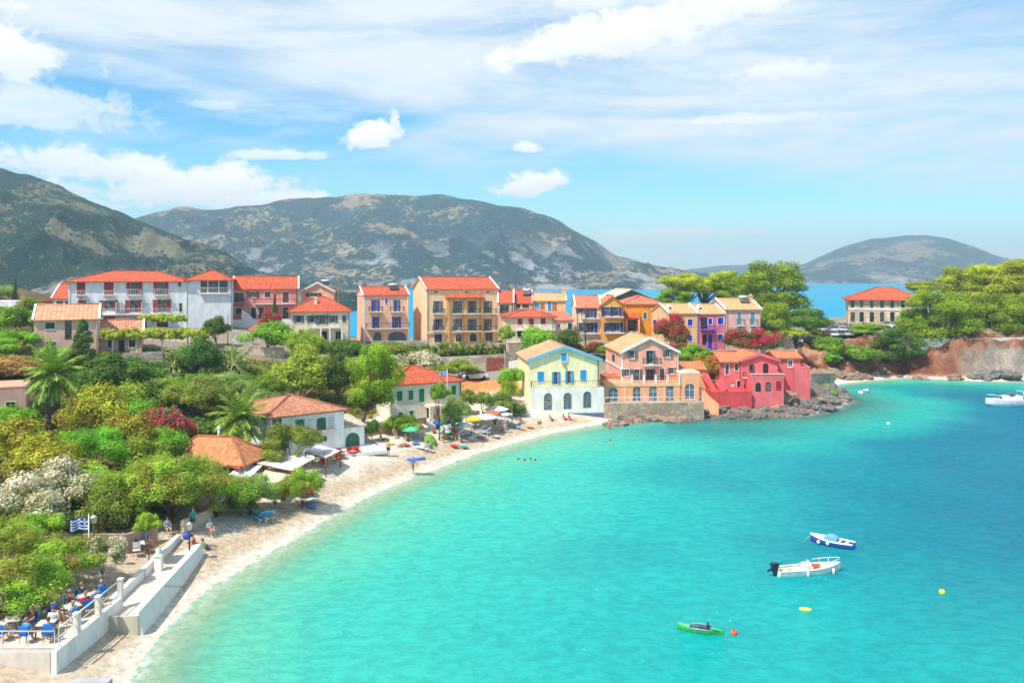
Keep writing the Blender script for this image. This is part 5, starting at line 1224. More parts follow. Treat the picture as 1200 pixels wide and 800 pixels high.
plant('bush2','tree','right of the two small round olive-green trees behind the beach','tree', 566,458,484,26,106, LF['olive'])
plant('plume1','shrub','silvery feathery shrub against the porch of the green-shuttered house','shrub', 533,465,492,28,99, LF['feather'])
plant('bush1','shrub','dark shrub on the rocky bank left of the cream gabled house','shrub', 590,462,488,30,112, LF['olive'])
plant('bush2','shrub','brown-green thicket hugging the corner of the cream gabled house','shrub', 604,474,492,22,113, LF['dark'])
plant('bush2','shrub','leafy green shrub growing above the dry orange slope','shrub', 600,432,456,26,122, LF['bright'])
plant('bush1','shrub','low yellow-flowering shrub between the red gate and the cream gabled house','shrub', 598,448,462,20,118, LF['yelgreen'])
# headland pines
plant('stone1','pine_tree','leftmost umbrella pine above the peach terraced house','tree', 800,311,352,54,205, LF['pinelight'])
plant('stone2','pine_tree','second umbrella pine, between its neighbours above the pink terraced house','tree', 826,318,352,44,212, LF['pinelight'])
plant('stone3','pine_tree','umbrella pine with a rusty tint next to the biggest headland pine','tree', 850,309,352,50,208, LF['pinelight'])
plant('pine2','pine_tree','biggest pine of the headland, towering over the end of the terraced row','tree', 905,306,362,80,186, LF['pine'])
plant('stone2','pine_tree','dark leaning pine whose slanted trunk bends over the cove','tree', 944,354,394,52,176, LF['pinedeep'], (970,410))
plant('pine1','pine_tree','lower foliage pine drooping along the slanted trunk beside the car park','tree', 957,384,408,20,172, LF['pine'])
plant('pine3','pine_tree','bright pine pressed against the end house of the terraced row','tree', 905,353,398,42,166, LF['pine'])
plant('stone3','pine_tree','small round-headed pine with a bent trunk behind the coral villa roof','tree', 932,381,399,24,160, LF['pinelight'], (934,412))
plant('pine1','pine_tree','low pine clump between the umbrella pines and the terraced roofs','tree', 790,338,358,40,200, LF['pine'])
plant('pine2','pine_tree','pine filling the gap behind the orange house and the umbrella pines','tree', 868,330,356,44,204, LF['pine'])
plant('tree3','tree','bright green round tree between the salmon house and the pink terraced house','tree', 813,402,431,38,133, LF['bright'])
plant('flow1','shrub','orange-flowering shrub left of the coral villa','shrub', 828,417,441,30,130, LF['orangeb'])
# right hill
for kd, cx, y0, y1, wp, D, c, lb in [('stone1',1020,373,396,40,176,'pine','neat rounded pine in front of the beige stone building'),('pine2',1048,384,420,56,170,'pinedeep','dark spreading pine hanging over the red bank below the stone building'),
   ('pine3',1002,405,424,34,170,'pinedeep','dark pine bush at the left end of the red bank'),('pine1',1100,340,402,78,174,'pine','vivid broad pine at the right corner of the stone building'),('stone2',1080,326,346,36,212,'pinelight','distant flat pine peeping over the roof end of the stone building'),
   ('pine2',1128,312,362,66,200,'pinelight','olive-lit pine on the crest right of the stone building roof'),('pine3',1163,308,360,66,196,'pinelight','tallest pine crown on the crest of the right-hand hill'),('pine1',1200,304,356,70,192,'pinelight','crest pine cut by the right edge of the frame'),
   ('pine2',1168,344,396,60,177,'pine','rounded bright pine above the middle of the concrete parapet'),('pine3',1198,342,394,54,175,'pine','rounded bright pine above the parapet at the frame edge'),('pine1',1138,352,396,48,183,'pinedeep','shaded pine in the middle of the right-hand grove'),
   ('pine2',1070,366,398,40,176,'pine','low bright pine spilling over the parapet start'),('pine3',1240,310,390,80,182,'pine','pine just beyond the right edge of the grove'),('bush1',978,397,412,30,168,'green','low green shrub between the slanted pine and the red bank'),('bush2',1010,408,424,40,167,'green','spreading green shrub on the red bank above the cove'),('pine3',975,412,424,20,165,'bright','small bright shrub at the foot of the slanted pine')]:
    plant(kd,'pine_tree' if 'pine' in lb or 'crown' in lb else 'shrub', lb, 'tree' if kd[0] != 'b' else 'shrub', cx,y0,y1,wp,D, LF[c])
# bougainvillea and flowers
plant('flow2','bougainvillea','tall crimson bougainvillea climbing the front of the peach terraced house','flowering shrub', 787,372,418,34,142, LF['bougain'])
plant('flow3','bougainvillea','second crimson bougainvillea at the corner of the bright green round tree','flowering shrub', 797,402,425,22,138, LF['pinkb'])
plant('flow1','bougainvillea','wide red bougainvillea mound left half, above the coral villa roof','flowering shrub', 872,386,413,44,144, LF['bougain'])
plant('flow2','bougainvillea','red and orange bougainvillea mound right half, beside the small bent pine','flowering shrub', 897,387,414,36,146, LF['pinkb'])
plant('flow3','bougainvillea','magenta bougainvillea amid the left garden above the taverna','flowering shrub', 192,476,510,54,80, LF['pinkb'])
plant('flow1','bougainvillea','small magenta flowers along the cottage wall left of the hotel','flowering shrub', 52,350,359,30,140, LF['pinkb'])
plant('flow2','bougainvillea','red geraniums beside the pink house terrace stairs','flowering shrub', 316,365,378,22,154, LF['bougain'])
plant('cone1','climber','ivy column climbing the front of the pink house','climber', 322,341,388,14,156, LF['dark'])
plant('flow1','shrub','red-flowered bush below the navy-windowed cream house','flowering shrub', 698,400,413,24,142, LF['bougain'])
plant('flow1','oleander','white-flowering oleander hedge above the green-shuttered house roof','flowering shrub', 478,412,432,62,117, LF['oleander'])
# left garden, from the back to the front
GARDEN = [('plume1','feathery yellow-green tree rising right of the mossy wall',230,440,498,98,90,'olive','tree'),('plume2','soft green feathery tree left of the low date palm',262,432,486,70,97,'feather','tree'),('plume3','mid-green plumed shrub under the spiky grassy palm',206,440,486,70,93,'green','shrub'),
 ('bush1','dark shrub wedged below the mossy stone wall',178,452,478,60,90,'dark','shrub'),('bush2','bright emerald shrub above the magenta bougainvillea',157,466,490,44,83,'vivid','shrub'),('bush3','pale yellow-green shrub behind the emerald shrub',138,450,484,56,86,'yelgreen','shrub'),
 ('bush1','amber-leaved shrub nearest the tall palm trunk',108,458,508,62,78,'yellow','shrub'),('bush2','golden shrub between the amber shrub and the bougainvillea',150,486,542,50,74,'yellow','shrub'),
 ('plume2','vivid green spreading bush left of the golden shrub',109,502,556,66,71,'vivid','shrub'),('bush3','fresh green dome in front of the pink hut',16,478,516,44,77,'vivid','shrub'),('bush1','yellow shrub at the left edge below the green dome',12,500,560,74,68,'yellow','shrub'),
 ('bush2','second yellow shrub right of the edge one',50,522,586,66,65,'yellow','shrub'),('bush3','green shrub beneath the magenta bougainvillea',190,503,534,44,76,'vivid','shrub'),('bush1','leafy yellow-green shrub at the left corner of the taverna roof',170,516,552,50,72,'yelgreen','shrub'),
 ('bush2','dark bush behind the taverna ridge',225,492,522,70,84,'dark','shrub'),('tree2','dark green tree between low palm and pale broadleaf tree',312,440,470,50,100,'green','tree'),('bush1','round bright shrub on the beige rendered wall',312,381,408,52,134,'bright','shrub'),
 ('tree3','deep green tree between the pale broadleaf tree and the pine',398,412,468,46,108,'dark','tree'),('bush3','dark green garden bush below the blue-shuttered house',405,400,432,46,132,'dark','shrub'),('bush2','brownish garden shrub under the stone base wall',458,402,424,50,138,'olive','shrub'),
 ('bush1','yellow-green bush at the foot of the yellow hotel terrace',537,424,442,34,130,'yelgreen','shrub'),('bush2','green shrub left of the silver car',520,428,444,26,128,'green','shrub'),('bush3','light green shrub below the crimson-shuttered house',628,383,406,36,140,'bright','shrub'),
 ('tree1','slender light tree in front of the narrow steep-roofed house',593,379,404,22,142,'yelgreen','tree'),('bush1','dark potted shrub beside the lean-to house',662,388,404,26,146,'dark','shrub'),('bush3','garden shrub between the orange houses and the salmon beach house',722,402,420,40,140,'green','shrub'),
 ('plume1','green bush on the slope far left above the stair',20,388,420,50,112,'bright','shrub'),('bush2','rusty shrub at the left edge of the upper slope',10,420,452,66,98,'dry','shrub'),('bush1','green bushy shrub beside the white flat-topped building',24,362,388,46,125,'green','shrub'),('bush3','golden-green bush below the cottage wall',38,348,374,28,132,'olive','shrub'),
 ('cone1','thin dark cypress on the skyline at the far left',18,324,356,11,160,'dark','cypress'),('plume3','pale bush on the skyline at the frame edge',2,334,358,22,160,'feather','shrub'),('bush2','bush between the stair and the salmon house',62,408,436,40,104,'green','shrub'),('bush1','shaded shrub in front of the low salmon house',160,422,446,60,103,'dark','shrub'),
 ('plume1','tall reed-like bush in the right of the left garden',300,452,482,40,94,'feather','shrub'),('bush3','grey-green shrub at the corner of the beige rendered wall',292,428,452,44,120,'feather','shrub'),('bush2','dense green shrub under the fan palm',266,440,468,60,108,'dark','shrub')]
for kd, lb, cx, y0, y1, wp, D, c, ct in GARDEN:
    plant(kd, {'tree':'tree','cypress':'cypress'}.get(ct,'shrub'), lb, ct, cx,y0,y1,wp,D, LF[c])
# front row by the promenade
FRONT = [('plume3','tamarisk','golden-green tamarisk filling the left end of the street row',116,548,606,60,64,'tamarisk','tree'),('plume2','tamarisk','broad tamarisk just in front of the taverna wall',226,540,590,70,69,'tamarisk','tree'),('plume1','tamarisk','tamarisk behind the pale oleanders at the frame edge',40,600,650,70,54,'tamarisk','tree'),('bush1','shrub','olive shrub filling the bank above the oleanders',64,536,580,70,68,'yelgreen','shrub'),('bush2','shrub','shaded shrub under the tamarisk row',160,590,618,60,64,'dark','shrub'),('bush3','shrub','ochre shrub between the yellow and vivid green shrubs',84,560,596,56,64,'yellow','shrub'),('flow1','oleander','large pink-white oleander in the lower left garden',72,543,614,72,62,'oleander','flowering shrub'),('flow2','oleander','pale oleander at the left edge of the lower garden',20,566,640,86,57,'oleander','flowering shrub'),('flow3','oleander','small pale oleander on a stem by the flagpole',121,627,668,40,52,'oleander','flowering shrub'),
 ('plume1','tamarisk','bushy tamarisk shading the cafe tables',14,650,722,100,46,'tamarisk','tree'),('plume2','tamarisk','tamarisk behind the cafe tamarisk, left of the flag',76,628,682,74,51,'tamarisk','tree'),('plume3','tamarisk','tamarisk at the left edge above the cafe',-6,610,668,70,50,'tamarisk','tree'),
 ('plume1','tamarisk','leftmost street tamarisk behind the promenade',146,556,622,84,62,'tamarisk','tree'),('plume2','tamarisk','tallest street tamarisk at the middle of the promenade row',203,532,606,88,64,'tamarisk','tree'),('plume3','tamarisk','street tamarisk right of the tallest one',252,554,608,70,66,'tamarisk','tree'),
 ('plume2','tamarisk','grey-green street tamarisk at the right end of the row',295,556,604,46,68,'feather','tree'),('tree1','tree','slim young tree with pale leaves by the promenade lamp',174,598,628,36,56,'yelgreen','tree'),('plume1','shrub','roundish bush in front of the boathouse windows',340,496,530,60,80,'olive','shrub'),
 ('plume3','shrub','beach bush below the long white awning',354,548,582,36,71,'tamarisk','shrub'),('bush2','shrub','low dark shrub at the seaward end of the tamarisk row',283,582,602,30,67,'dark','shrub'),('bush3','shrub','small green bush by the path to the beach',322,564,584,30,70,'olive','shrub'),('bush1','shrub','green shrub in front of the green-shuttered house door',474,487,500,40,97,'green','shrub'),('bush2','shrub','dark round shrub at the corner of the boathouse slipway',436,492,508,18,93,'dark','shrub'),
 ('plume2','shrub','green shrub filling the gap left of the taverna',185,534,566,60,68,'yelgreen','shrub'),('bush3','shrub','yellowish shrub behind the large oleander',96,540,580,60,66,'yelgreen','shrub'),('bush1','shrub','brownish-green shrub between the oleander and the tamarisk row',118,578,624,50,59,'olive','shrub')]
for kd, nm, lb, cx, y0, y1, wp, D, c, ct in FRONT: plant(kd, nm, lb, ct, cx,y0,y1,wp,D, LF[c])
# hedges and vines
def hedge(name, label, cat, x0, x1, y0, y1, D, mat, dp=.8, flower=0.):
    a, e = P(x0, y1, D), P(x1, y1, D); h_ = (y1-y0)/F*D; g = Vector((a.x, D, a.z)); t = empty(name, g, 0, label, cat); w = e.x-a.x; r_ = np.random.default_rng(int(x0*7+y0)); n = int(w*h_*dp*7)+12
    c = np.stack([r_.uniform(0, w, n), r_.uniform(-dp/2, dp/2, n), r_.uniform(.05, h_*.9, n)*(.75+.25*np.sin(np.arange(n)*2.1))], 1)
    me = crown('foliage', int(x0), c, r_.uniform(.22,.42,n), 60, .13, flower=flower); mobj('foliage', me, t, mats=[mat])
    b = MB(); [b.tube([(x, 0, -.6), (x+.1, .05, h_*.7)], .03, 5) for x in np.arange(.3, w, 1.6)]; mobj('stem', b.mesh('stem', BARKG), t)
hedge('hedge','ivy-covered hedge along the terrace of the yellow hotel','hedge', 514,590,400.5,415,144, LF['green'])
hedge('hedge','clipped dark hedge below the cream hip-roofed house','hedge', 380,424,399,414,146, LF['dark'])
hedge('hedge','hedge along the lane in front of the blue-shuttered house','hedge', 420,512,402,414,150, LF['green'])
hedge('hedge','overgrown green hedge below the mossy stone wall','hedge', 152,222,444,458,97, LF['olive'], 1.2)
hedge('hedge','ivy hedge on the bank under the orange houses','hedge', 640,716,402,412,146, LF['olive'], 1.0)
hedge('hedge','green bank of ivy right of the long stone wall, above the red gate','hedge', 480,520,415,436,139, LF['dark'], 1.0)
hedge('vine','long vine pergola running in front of the low salmon house','vine', 121,240,384,396,117, LF['vine'], 2.0)
hedge('vine','short vine pergola beside the hotel terrace','vine', 165,217,367,376,138, LF['vine'], 1.6)
for px in (132,160,190,220): 
    p = P(px,392,117.5); t = empty('pergola_post', (p.x,p.y,ground(p.x,p.y)), 0, 'white post carrying the long vine pergola', 'post', 'pergola posts'); h_ = p.z-ground(p.x,p.y); b = MB(); b.box((0,0,h_/2-.3), (.14,.14,h_+.6)); b.box((0,0,h_-.05), (.2,1.2,.1)); b.build('post', TRIM, t)
# undergrowth between the shrubs: nobody could count it
r_ = np.random.default_rng(3); n = 95000; px = r_.uniform(-10, 470, n); D = r_.uniform(58, 128, n); X = (px-600)/F*D; Z = np.array([ground(a, b_) for a, b_ in zip(X, D)]); sd_, _i = shore_dist(X, D)
keep = (sd_ > np.where(D > 84, 15, 10.5)) & (fbm(X, D, .09, 3, 7.) > -.28) & ~((px > 300) & (D < 92)) & ~((px > 440) & (D > 96) & (D < 116)) & ~((X < -22.5) & (X > -34) & (D < 60))
X, D, Z = X[keep], D[keep], Z[keep]; n = len(X); hgt = r_.random(n)**2*1.3*np.clip(.3+fbm(X, D, .3, 2, 4.)*1.6, .1, 1.4)
me = leaves_mesh('undergrowth', np.stack([X, D, Z+hgt], 1), r_.normal(size=(n,3))*.6+np.array([0,0,.8]), r_.uniform(.10,.30,n), .5, np.clip(.5+fbm(X, D, .12, 3, 1.)*.9+r_.normal(size=n)*.2, 0, 1), np.zeros(n), r_)
me.materials.append(leaf((.06,.12,.015), (.36,.42,.05), third=(.34,.24,.05))); tag(mobj('undergrowth', me), kind='stuff')
r_ = np.random.default_rng(4); n = 9000; px = r_.uniform(535, 1080, n); D = r_.uniform(105, 180, n); X = (px-600)/F*D
rock_b = ((px > 985) & (D > 160)) | ((px < 612) & (D > 112) & (D < 128)) | ((px > 940) & (px < 1000) & (D > 150) & (D < 166)) | ((px > 915) & (px < 960) & (D < 135) & (D > 122))
X, D = X[rock_b], D[rock_b]; n = len(X); Z = np.array([ground(a, b_) for a, b_ in zip(X, D)]); kk = Z > 1.3; X, D, Z = X[kk], D[kk], Z[kk]; n = len(X)
me = leaves_mesh('dry_scrub', np.stack([X, D, Z+r_.random(n)*.5], 1), r_.normal(size=(n,3))*.6+np.array([0,0,.8]), r_.uniform(.10,.26,n), .4, r_.random(n), np.zeros(n), r_); me.materials.append(leaf((.16,.12,.03), (.50,.30,.09), third=(.16,.18,.03))); tag(mobj('dry_scrub', me), kind='stuff')
# ================================================================ people
SKIN = [paint(c, .6) for c in ((.55,.30,.20), (.62,.36,.25), (.40,.20,.12), (.68,.42,.30))]
HAIR = [paint(c, .7) for c in ((.03,.02,.015), (.10,.05,.025), (.30,.20,.10), (.30,.29,.28))]
def skin_mesh(name, verts, edges, rad, root, sub=1, extra=None):
    me = bpy.data.meshes.new(name); me.from_pydata(verts, edges, []); o = bpy.data.objects.new(name, me); col.objects.link(o)
    s_ = o.modifiers.new('s', 'SKIN'); o.modifiers.new('b', 'SUBSURF').levels = sub
    if not me.skin_vertices: me.skin_vertices.new()
    for i, r in enumerate(rad):
        v = me.skin_vertices[0].data[i]; v.radius = r if isinstance(r, tuple) else (r, r); v.use_root = (i == root)
    dg = bpy.context.evaluated_depsgraph_get(); dg.update()
    out = bpy.data.meshes.new_from_object(o.evaluated_get(dg)); bpy.data.objects.remove(o); out.name = name; out.materials.clear(); out.materials.append(SKIN[0])
    for p in out.polygons: p.use_smooth = True
    return out
def pose(kind):
    """joints of a figure facing -y, feet (or seat) on z = 0"""
    J = dict(pel=(0,0,.95), wai=(0,0,1.10), che=(0,.0,1.33), nec=(0,0,1.46), chin=(0,-.01,1.53), head=(0,-.01,1.63), crown=(0,0,1.71), nose=(0,-.115,1.60))
    for s, n in ((-1,'L'), (1,'R')):
        J.update({n+'sh':(s*.18,0,1.40), n+'el':(s*.25,.03,1.13), n+'wr':(s*.26,-.06,.89), n+'ha':(s*.26,-.09,.81), n+'hip':(s*.10,0,.90), n+'kn':(s*.11,-.02,.49), n+'an':(s*.11,.03,.08), n+'to':(s*.12,-.15,.03)})
    def tf(keys, f):
        for k in keys: J[k] = f(J[k])
    if kind == 'walk':
        J['Lkn']=(-.11,-.16,.50); J['Lan']=(-.11,-.12,.10); J['Lto']=(-.11,-.30,.05); J['Rkn']=(.11,.06,.48); J['Ran']=(.11,.26,.12); J['Rto']=(.11,.12,.03); J['Lel']=(-.26,.14,1.15); J['Lwr']=(-.27,.10,.92); J['Lha']=(-.27,.07,.84); J['Rel']=(.26,-.10,1.14); J['Rwr']=(.24,-.26,.98); J['Rha']=(.24,-.31,.92)
    if kind in ('sit', 'lounge'):
        tf(list(J), lambda p: (p[0], p[1], p[2]-.45)); 
        for s, n in ((-1,'L'), (1,'R')): J[n+'kn']=(s*.13,-.42,.50); J[n+'an']=(s*.13,-.42,.08); J[n+'to']=(s*.14,-.60,.03); J[n+'el']=(s*.25,-.06,.70); J[n+'wr']=(s*.16,-.30,.66); J[n+'ha']=(s*.13,-.38,.66); J[n+'hip']=(s*.10,-.02,.47)
        J['pel']=(0,0,.50)
    if kind == 'lounge':
        for k in J:
            x, y, z = J[k]
            if k[1:] in ('kn','an','to'): J[k] = (x, {'kn':-.50,'an':-.92,'to':-1.0}[k[1:]], {'kn':.50,'an':.40,'to':.50}[k[1:]])
            elif k not in ('pel',) and k[1:] != 'hip': dz = z-.5; J[k] = (x, y+dz*.72, .5+dz*.70)
        tf(list(J), lambda p: (p[0], p[1], p[2]-.12))
    if kind == 'lie':
        tf(list(J), lambda p: (p[0], .9-p[2], .13+ (p[1] if p[1] > 0 else p[1]*.6)))
    if kind == 'floor':                                  # sitting on the beach, legs stretched out, leaning back on the arms
        tf(list(J), lambda p: (p[0], p[1], p[2]-.83))
        for s, n in ((-1,'L'), (1,'R')): J[n+'kn']=(s*.13,-.42,.26); J[n+'an']=(s*.14,-.78,.07); J[n+'to']=(s*.15,-.86,.15); J[n+'hip']=(s*.1,-.02,.10); J[n+'el']=(s*.26,.22,.34); J[n+'wr']=(s*.28,.33,.10); J[n+'ha']=(s*.28,.38,.04)
        for k in ('wai','che','nec','chin','head','crown','nose','Lsh','Rsh'): x, y, z = J[k]; J[k] = (x, y+z*.28, z*.96)
    return J
_pm = {}
def person_meshes(kind):
    if kind in _pm: return _pm[kind]
    J = pose(kind); names = ['pel','wai','che','nec','chin','head','crown','nose']; 
    E = [('pel','wai'),('wai','che'),('che','nec'),('nec','chin'),('chin','head'),('head','crown'),('head','nose')]
    Rd = dict(pel=(.155,.11), wai=(.135,.095), che=(.165,.11), nec=.058, chin=.075, head=(.085,.10), crown=.05, nose=.018)
    for n in 'LR':
        names += [n+k for k in ('sh','el','wr','ha','hip','kn','an','to')]
        E += [('che',n+'sh'),(n+'sh',n+'el'),(n+'el',n+'wr'),(n+'wr',n+'ha'),('pel',n+'hip'),(n+'hip',n+'kn'),(n+'kn',n+'an'),(n+'an',n+'to')]
        Rd.update({n+'sh':.062, n+'el':.044, n+'wr':.032, n+'ha':(.040,.022), n+'hip':.095, n+'kn':.062, n+'an':.042, n+'to':.036})
        # five fingers of different length leave the palm
        h, w_ = Vector(J[n+'ha']), Vector(J[n+'wr']); d = (h-w_).normalized(); sd = d.cross(Vector((0,1,.3))).normalized()
        for q, ln in enumerate((.055,.075,.08,.072,.058)):
            f0 = n+'f%d' % q; J[f0] = tuple(h+d*(ln if q else .03)+sd*((q-2.2)*.018 if q else -.055)); names.append(f0); E.append((n+'ha', f0)); Rd[f0] = .009
    idx = {n: i for i, n in enumerate(names)}
    body = skin_mesh('body', [J[n] for n in names], [(idx[a], idx[b]) for a, b in E], [Rd[n] for n in names], 0, 1)
    def sub(nm, keys, ed, rr): ix = {n: i for i, n in enumerate(keys)}; return skin_mesh(nm, [J[k] if isinstance(k, str) else k for k in keys], [(ix[a], ix[b]) for a, b in ed], rr, 0, 1)
    mid = lambda a, b, t: tuple(Vector(J[a]).lerp(Vector(J[b]), t))
    J['La'] = mid('Lsh','Lel',.75); J['Ra'] = mid('Rsh','Rel',.75); J['Lt'] = mid('Lhip','Lkn',.75); J['Rt'] = mid('Rhip','Rkn',.75); J['n0'] = mid('che','nec',.6)
    shirt = sub('shirt', ['wai','pel','che','n0','Lsh','Rsh','La','Ra'], [('wai','pel'),('wai','che'),('che','n0'),('che','Lsh'),('che','Rsh'),('Lsh','La'),('Rsh','Ra')], [(.155,.115),(.172,.125),(.182,.125),.075,.080,.080,.068,.068])
    short = sub('shorts', ['pel','wai','Lhip','Rhip','Lt','Rt'], [('pel','wai'),('pel','Lhip'),('pel','Rhip'),('Lhip','Lt'),('Rhip','Rt')], [(.168,.122),(.142,.102),.108,.108,.092,.092])
    b = MB(); hd, cw = Vector(J['head']), Vector(J['crown']); up = (cw-hd).normalized(); back = (hd-Vector(J['nose'])); back = (back-up*back.dot(up)).normalized(); sd = up.cross(back)
    M = Matrix((sd, back, up)).transposed(); n_ = 10
    for i in range(5): 
        for k in range(n_):
            def pt(i_, k_): ph = math.pi*.58*i_/5; a_ = 2*math.pi*k_/n_; l = Vector((math.sin(ph)*math.cos(a_)*.102, math.sin(ph)*math.sin(a_)*.118+.022, math.cos(ph)*.115+.02)); return hd+M @ l
            b.poly([pt(i,k), pt(i,k+1), pt(i+1,k+1), pt(i+1,k)], sm=True)
    hair = b.mesh('hair', HAIR[0]); _pm[kind] = (body, shirt, short, hair); return _pm[kind]
def person(kind, loc, rz, label, top=None, bottom=(.05,.08,.25), skin=0, hair=0, group=None, scale=1.0):
    bd, sh, so_, hr = person_meshes(kind); t = empty('person', loc, R(rz), label, 'person', group); t.scale = (scale,)*3
    o = mobj('body', bd, t, mats=[SKIN[skin % 4]])
    if top: mobj('shirt', sh, o, mats=[paint(top, .8)])
    if bottom: mobj('shorts', so_, o, mats=[paint(bottom, .8)])
    mobj('hair', hr, o, mats=[HAIR[hair % 4]]); return t
# ---------------------------------------------------------------- beach furniture
def umbrella(loc, label, c, r=1.1, h=1.9, tilt=0., tdir=0., c2=None, group='beach umbrellas'):
    t = empty('beach_umbrella', loc, R(tdir), label, 'umbrella', group); t.rotation_euler = (R(tilt), 0, R(tdir)); n = 8
    b = MB(); b.tube([(0,0,-.3),(0,0,h+.12)], .025, 6); b.build('pole', WMETAL, t); b = MB(); cols = [paint(c, .75), paint(c2 or c, .75)]
    for k in range(n):
        a0, a1 = 2*math.pi*k/n, 2*math.pi*(k+1)/n; am = (a0+a1)/2; P0 = lambda a, q, dz: (math.cos(a)*r*q, math.sin(a)*r*q, h-dz)
        b.poly([(0,0,h), P0(a0,.55,.10), P0(a1,.55,.10)], k % 2); b.poly([P0(a0,.55,.10), P0(a0,1,.34), P0(am,.94,.34), P0(a1,1,.34), P0(a1,.55,.10)], k % 2)
        b.poly([P0(a0,1,.34), P0(a0,1.0,.46), P0(am,.945,.45), P0(am,.94,.34)], k % 2); b.poly([P0(am,.94,.34), P0(am,.945,.45), P0(a1,1.0,.46), P0(a1,1,.34)], k % 2)
    o = b.build('canopy', cols, t); m_ = o.modifiers.new('t', 'SOLIDIFY'); m_.thickness = .012
    b = MB(); [b.tube([(0,0,h-.5), (math.cos(a)*r*.7, math.sin(a)*r*.7, h-.2)], .01, 4) for a in np.linspace(0, 6.28, 9)[:-1]]; b.build('ribs', WMETAL, t); return t
def lounger(loc, rz, label, c, back=38, group='sun loungers on the beach'):
    t = empty('sun_lounger', loc, R(rz), label, 'sun lounger', group); b = MB()
    for s in (-1, 1): b.tube([(s*.32,-1.0,.30),(s*.32,.9,.30)], .03, 5)
    b.build('frame', WMETAL, t)
    for x in (-.3, .3):
        for y in (-.8, .5): b = MB(); b.tube([(x,y,-.1),(x,y,.3)], .03, 5); b.build('leg', WMETAL, t)
    b = MB(); b.box((0,-.42,.36), (.66,1.2,.08)); b.build('seat', paint(c, .8), t)
    b = MB(); b.box((0,.38,0), (.66,.78,.08)); o = b.build('backrest', paint(c, .8), t); o.location = (0,.19,.37); o.rotation_euler = (R(back),0,0); return t
def mat_(loc, rz, label, c, w=.8, l=1.8, name='beach_towel', c2=None):
    b = MB(); n = 8
    for i in range(n): b.box((0, -l/2+l*(i+.5)/n, .03+.012*math.sin(i*1.7)), (w, l/n-.001, .035), m=1 if c2 and i % 2 else 0)
    o = b.build(name, [paint(c, .9), paint(c2 or c, .9)], None, loc, R(rz)); return tag(o, label, name.split('_')[-1])
def bp(px, py): p = hit(px, py); return Vector((p.x, p.y, max(0, ground(p.x, p.y))))
umbrella(bp(481,515), 'small mint green beach umbrella, leftmost of the group', (.10,.55,.30), 1.0, 1.5)
umbrella(bp(518,508), 'royal blue beach umbrella before the green-shuttered house', (.02,.09,.55), 1.1, 1.6)
umbrella(bp(502,520), 'olive-green umbrella lying tilted on the sand', (.20,.36,.05), 1.0, .8, 60, 60)
umbrella(bp(521,514), 'pale mint umbrella right below the royal blue one', (.25,.70,.45), .8, 1.2)
umbrella(bp(569,504), 'broad white beach umbrella in the middle of the sunbathers', (.80,.79,.76), 1.5, 1.9)
umbrella(bp(576,500), 'orange-red beach umbrella between the white ones', (.70,.14,.07), 1.2, 2.0)
umbrella(bp(582,496), 'white umbrella at the back against the shrubs', (.80,.78,.74), 1.5, 2.1)
umbrella(bp(588,499), 'white umbrella furthest right, by the thicket', (.78,.78,.78), 1.2, 1.8)
umbrella(bp(543,509), 'cream umbrella right of the royal blue one', (.76,.74,.66), 1.1, 1.4)
umbrella(bp(356,579), 'lime-green umbrella under the beach bush near the white awning', (.42,.60,.05), 1.0, 1.2, 30, -40)
for px, py, rz, c, lb in [(568,509,250,(.60,.62,.66),'grey-white lounger in front of the broad white umbrella'),(562,506,250,(.36,.42,.50),'slate lounger left of the grey-white one'),(548,515,240,(.04,.22,.50),'deep blue lounger at the edge of the sunbathers'),(606,502,215,(.06,.30,.55),'blue lounger by the corner of the cream gabled house'),(496,528,240,(.62,.66,.72),'pale lounger nearest the water, front of the group'),
    (536,512,240,(.70,.70,.68),'white lounger between the cream and mint umbrellas'),(304,611,228,(.04,.30,.58),'left of the two bright blue loungers below the tamarisk row'),(311,609,228,(.05,.36,.62),'right of the two bright blue loungers below the tamarisk row')]: lounger(bp(px,py), rz, lb, c)
mat_(bp(530,522), 40, 'red beach mat on the sand nearest the wet shingle', (.65,.03,.04))
mat_(bp(360,592), 60, 'blue towel with a sunbather on the open shingle', (.03,.20,.55)); mat_(bp(363,585), 60, 'white towel spread above the blue one', (.72,.80,.85)); mat_(bp(498,511), 30, 'pale towel between the mint and royal blue umbrellas', (.78,.78,.74), 1.2, 2.0)
for px, py, rz, c, lb in [(472,521,50,(.60,.08,.10),'crimson towel under the sunbather lying alone'),(455,519,30,(.75,.62,.10),'yellow towel near the garden wall sunbather'),(541,523,40,(.05,.35,.40),'teal towel beside the red beach mat'),(577,511,60,(.70,.70,.72),'white towel right of the grey-white lounger'),(560,512,70,(.45,.10,.30),'purple towel below the slate lounger'),(486,519,20,(.08,.20,.50),'navy towel right below the mint green umbrella'),(617,500,60,(.70,.35,.10),'orange towel at the left foot of the cream gabled house')]: mat_(bp(px,py), rz, lb, c)
umbrella(bp(492,512), 'red and white beach umbrella between the mint and royal blue ones', (.65,.04,.05), .95, 1.5, 0, 0, (.78,.78,.76)); umbrella(bp(556,503), 'yellow beach umbrella left of the broad white one', (.72,.52,.04), 1.0, 1.6); umbrella(bp(532,506), 'turquoise beach umbrella behind the standing bather', (.04,.42,.48), 1.0, 1.6)
b = MB(); b.prism([(-.35,0,0),(.35,0,0),(.12,0,.95),(-.05,0,1.05)], (0,.18,0)); tag(b.build('beach_toy', paint((.75,.03,.08),.5), None, bp(364,581), R(30)), 'red upright inflatable leaning by the lime-green umbrella', 'toy')
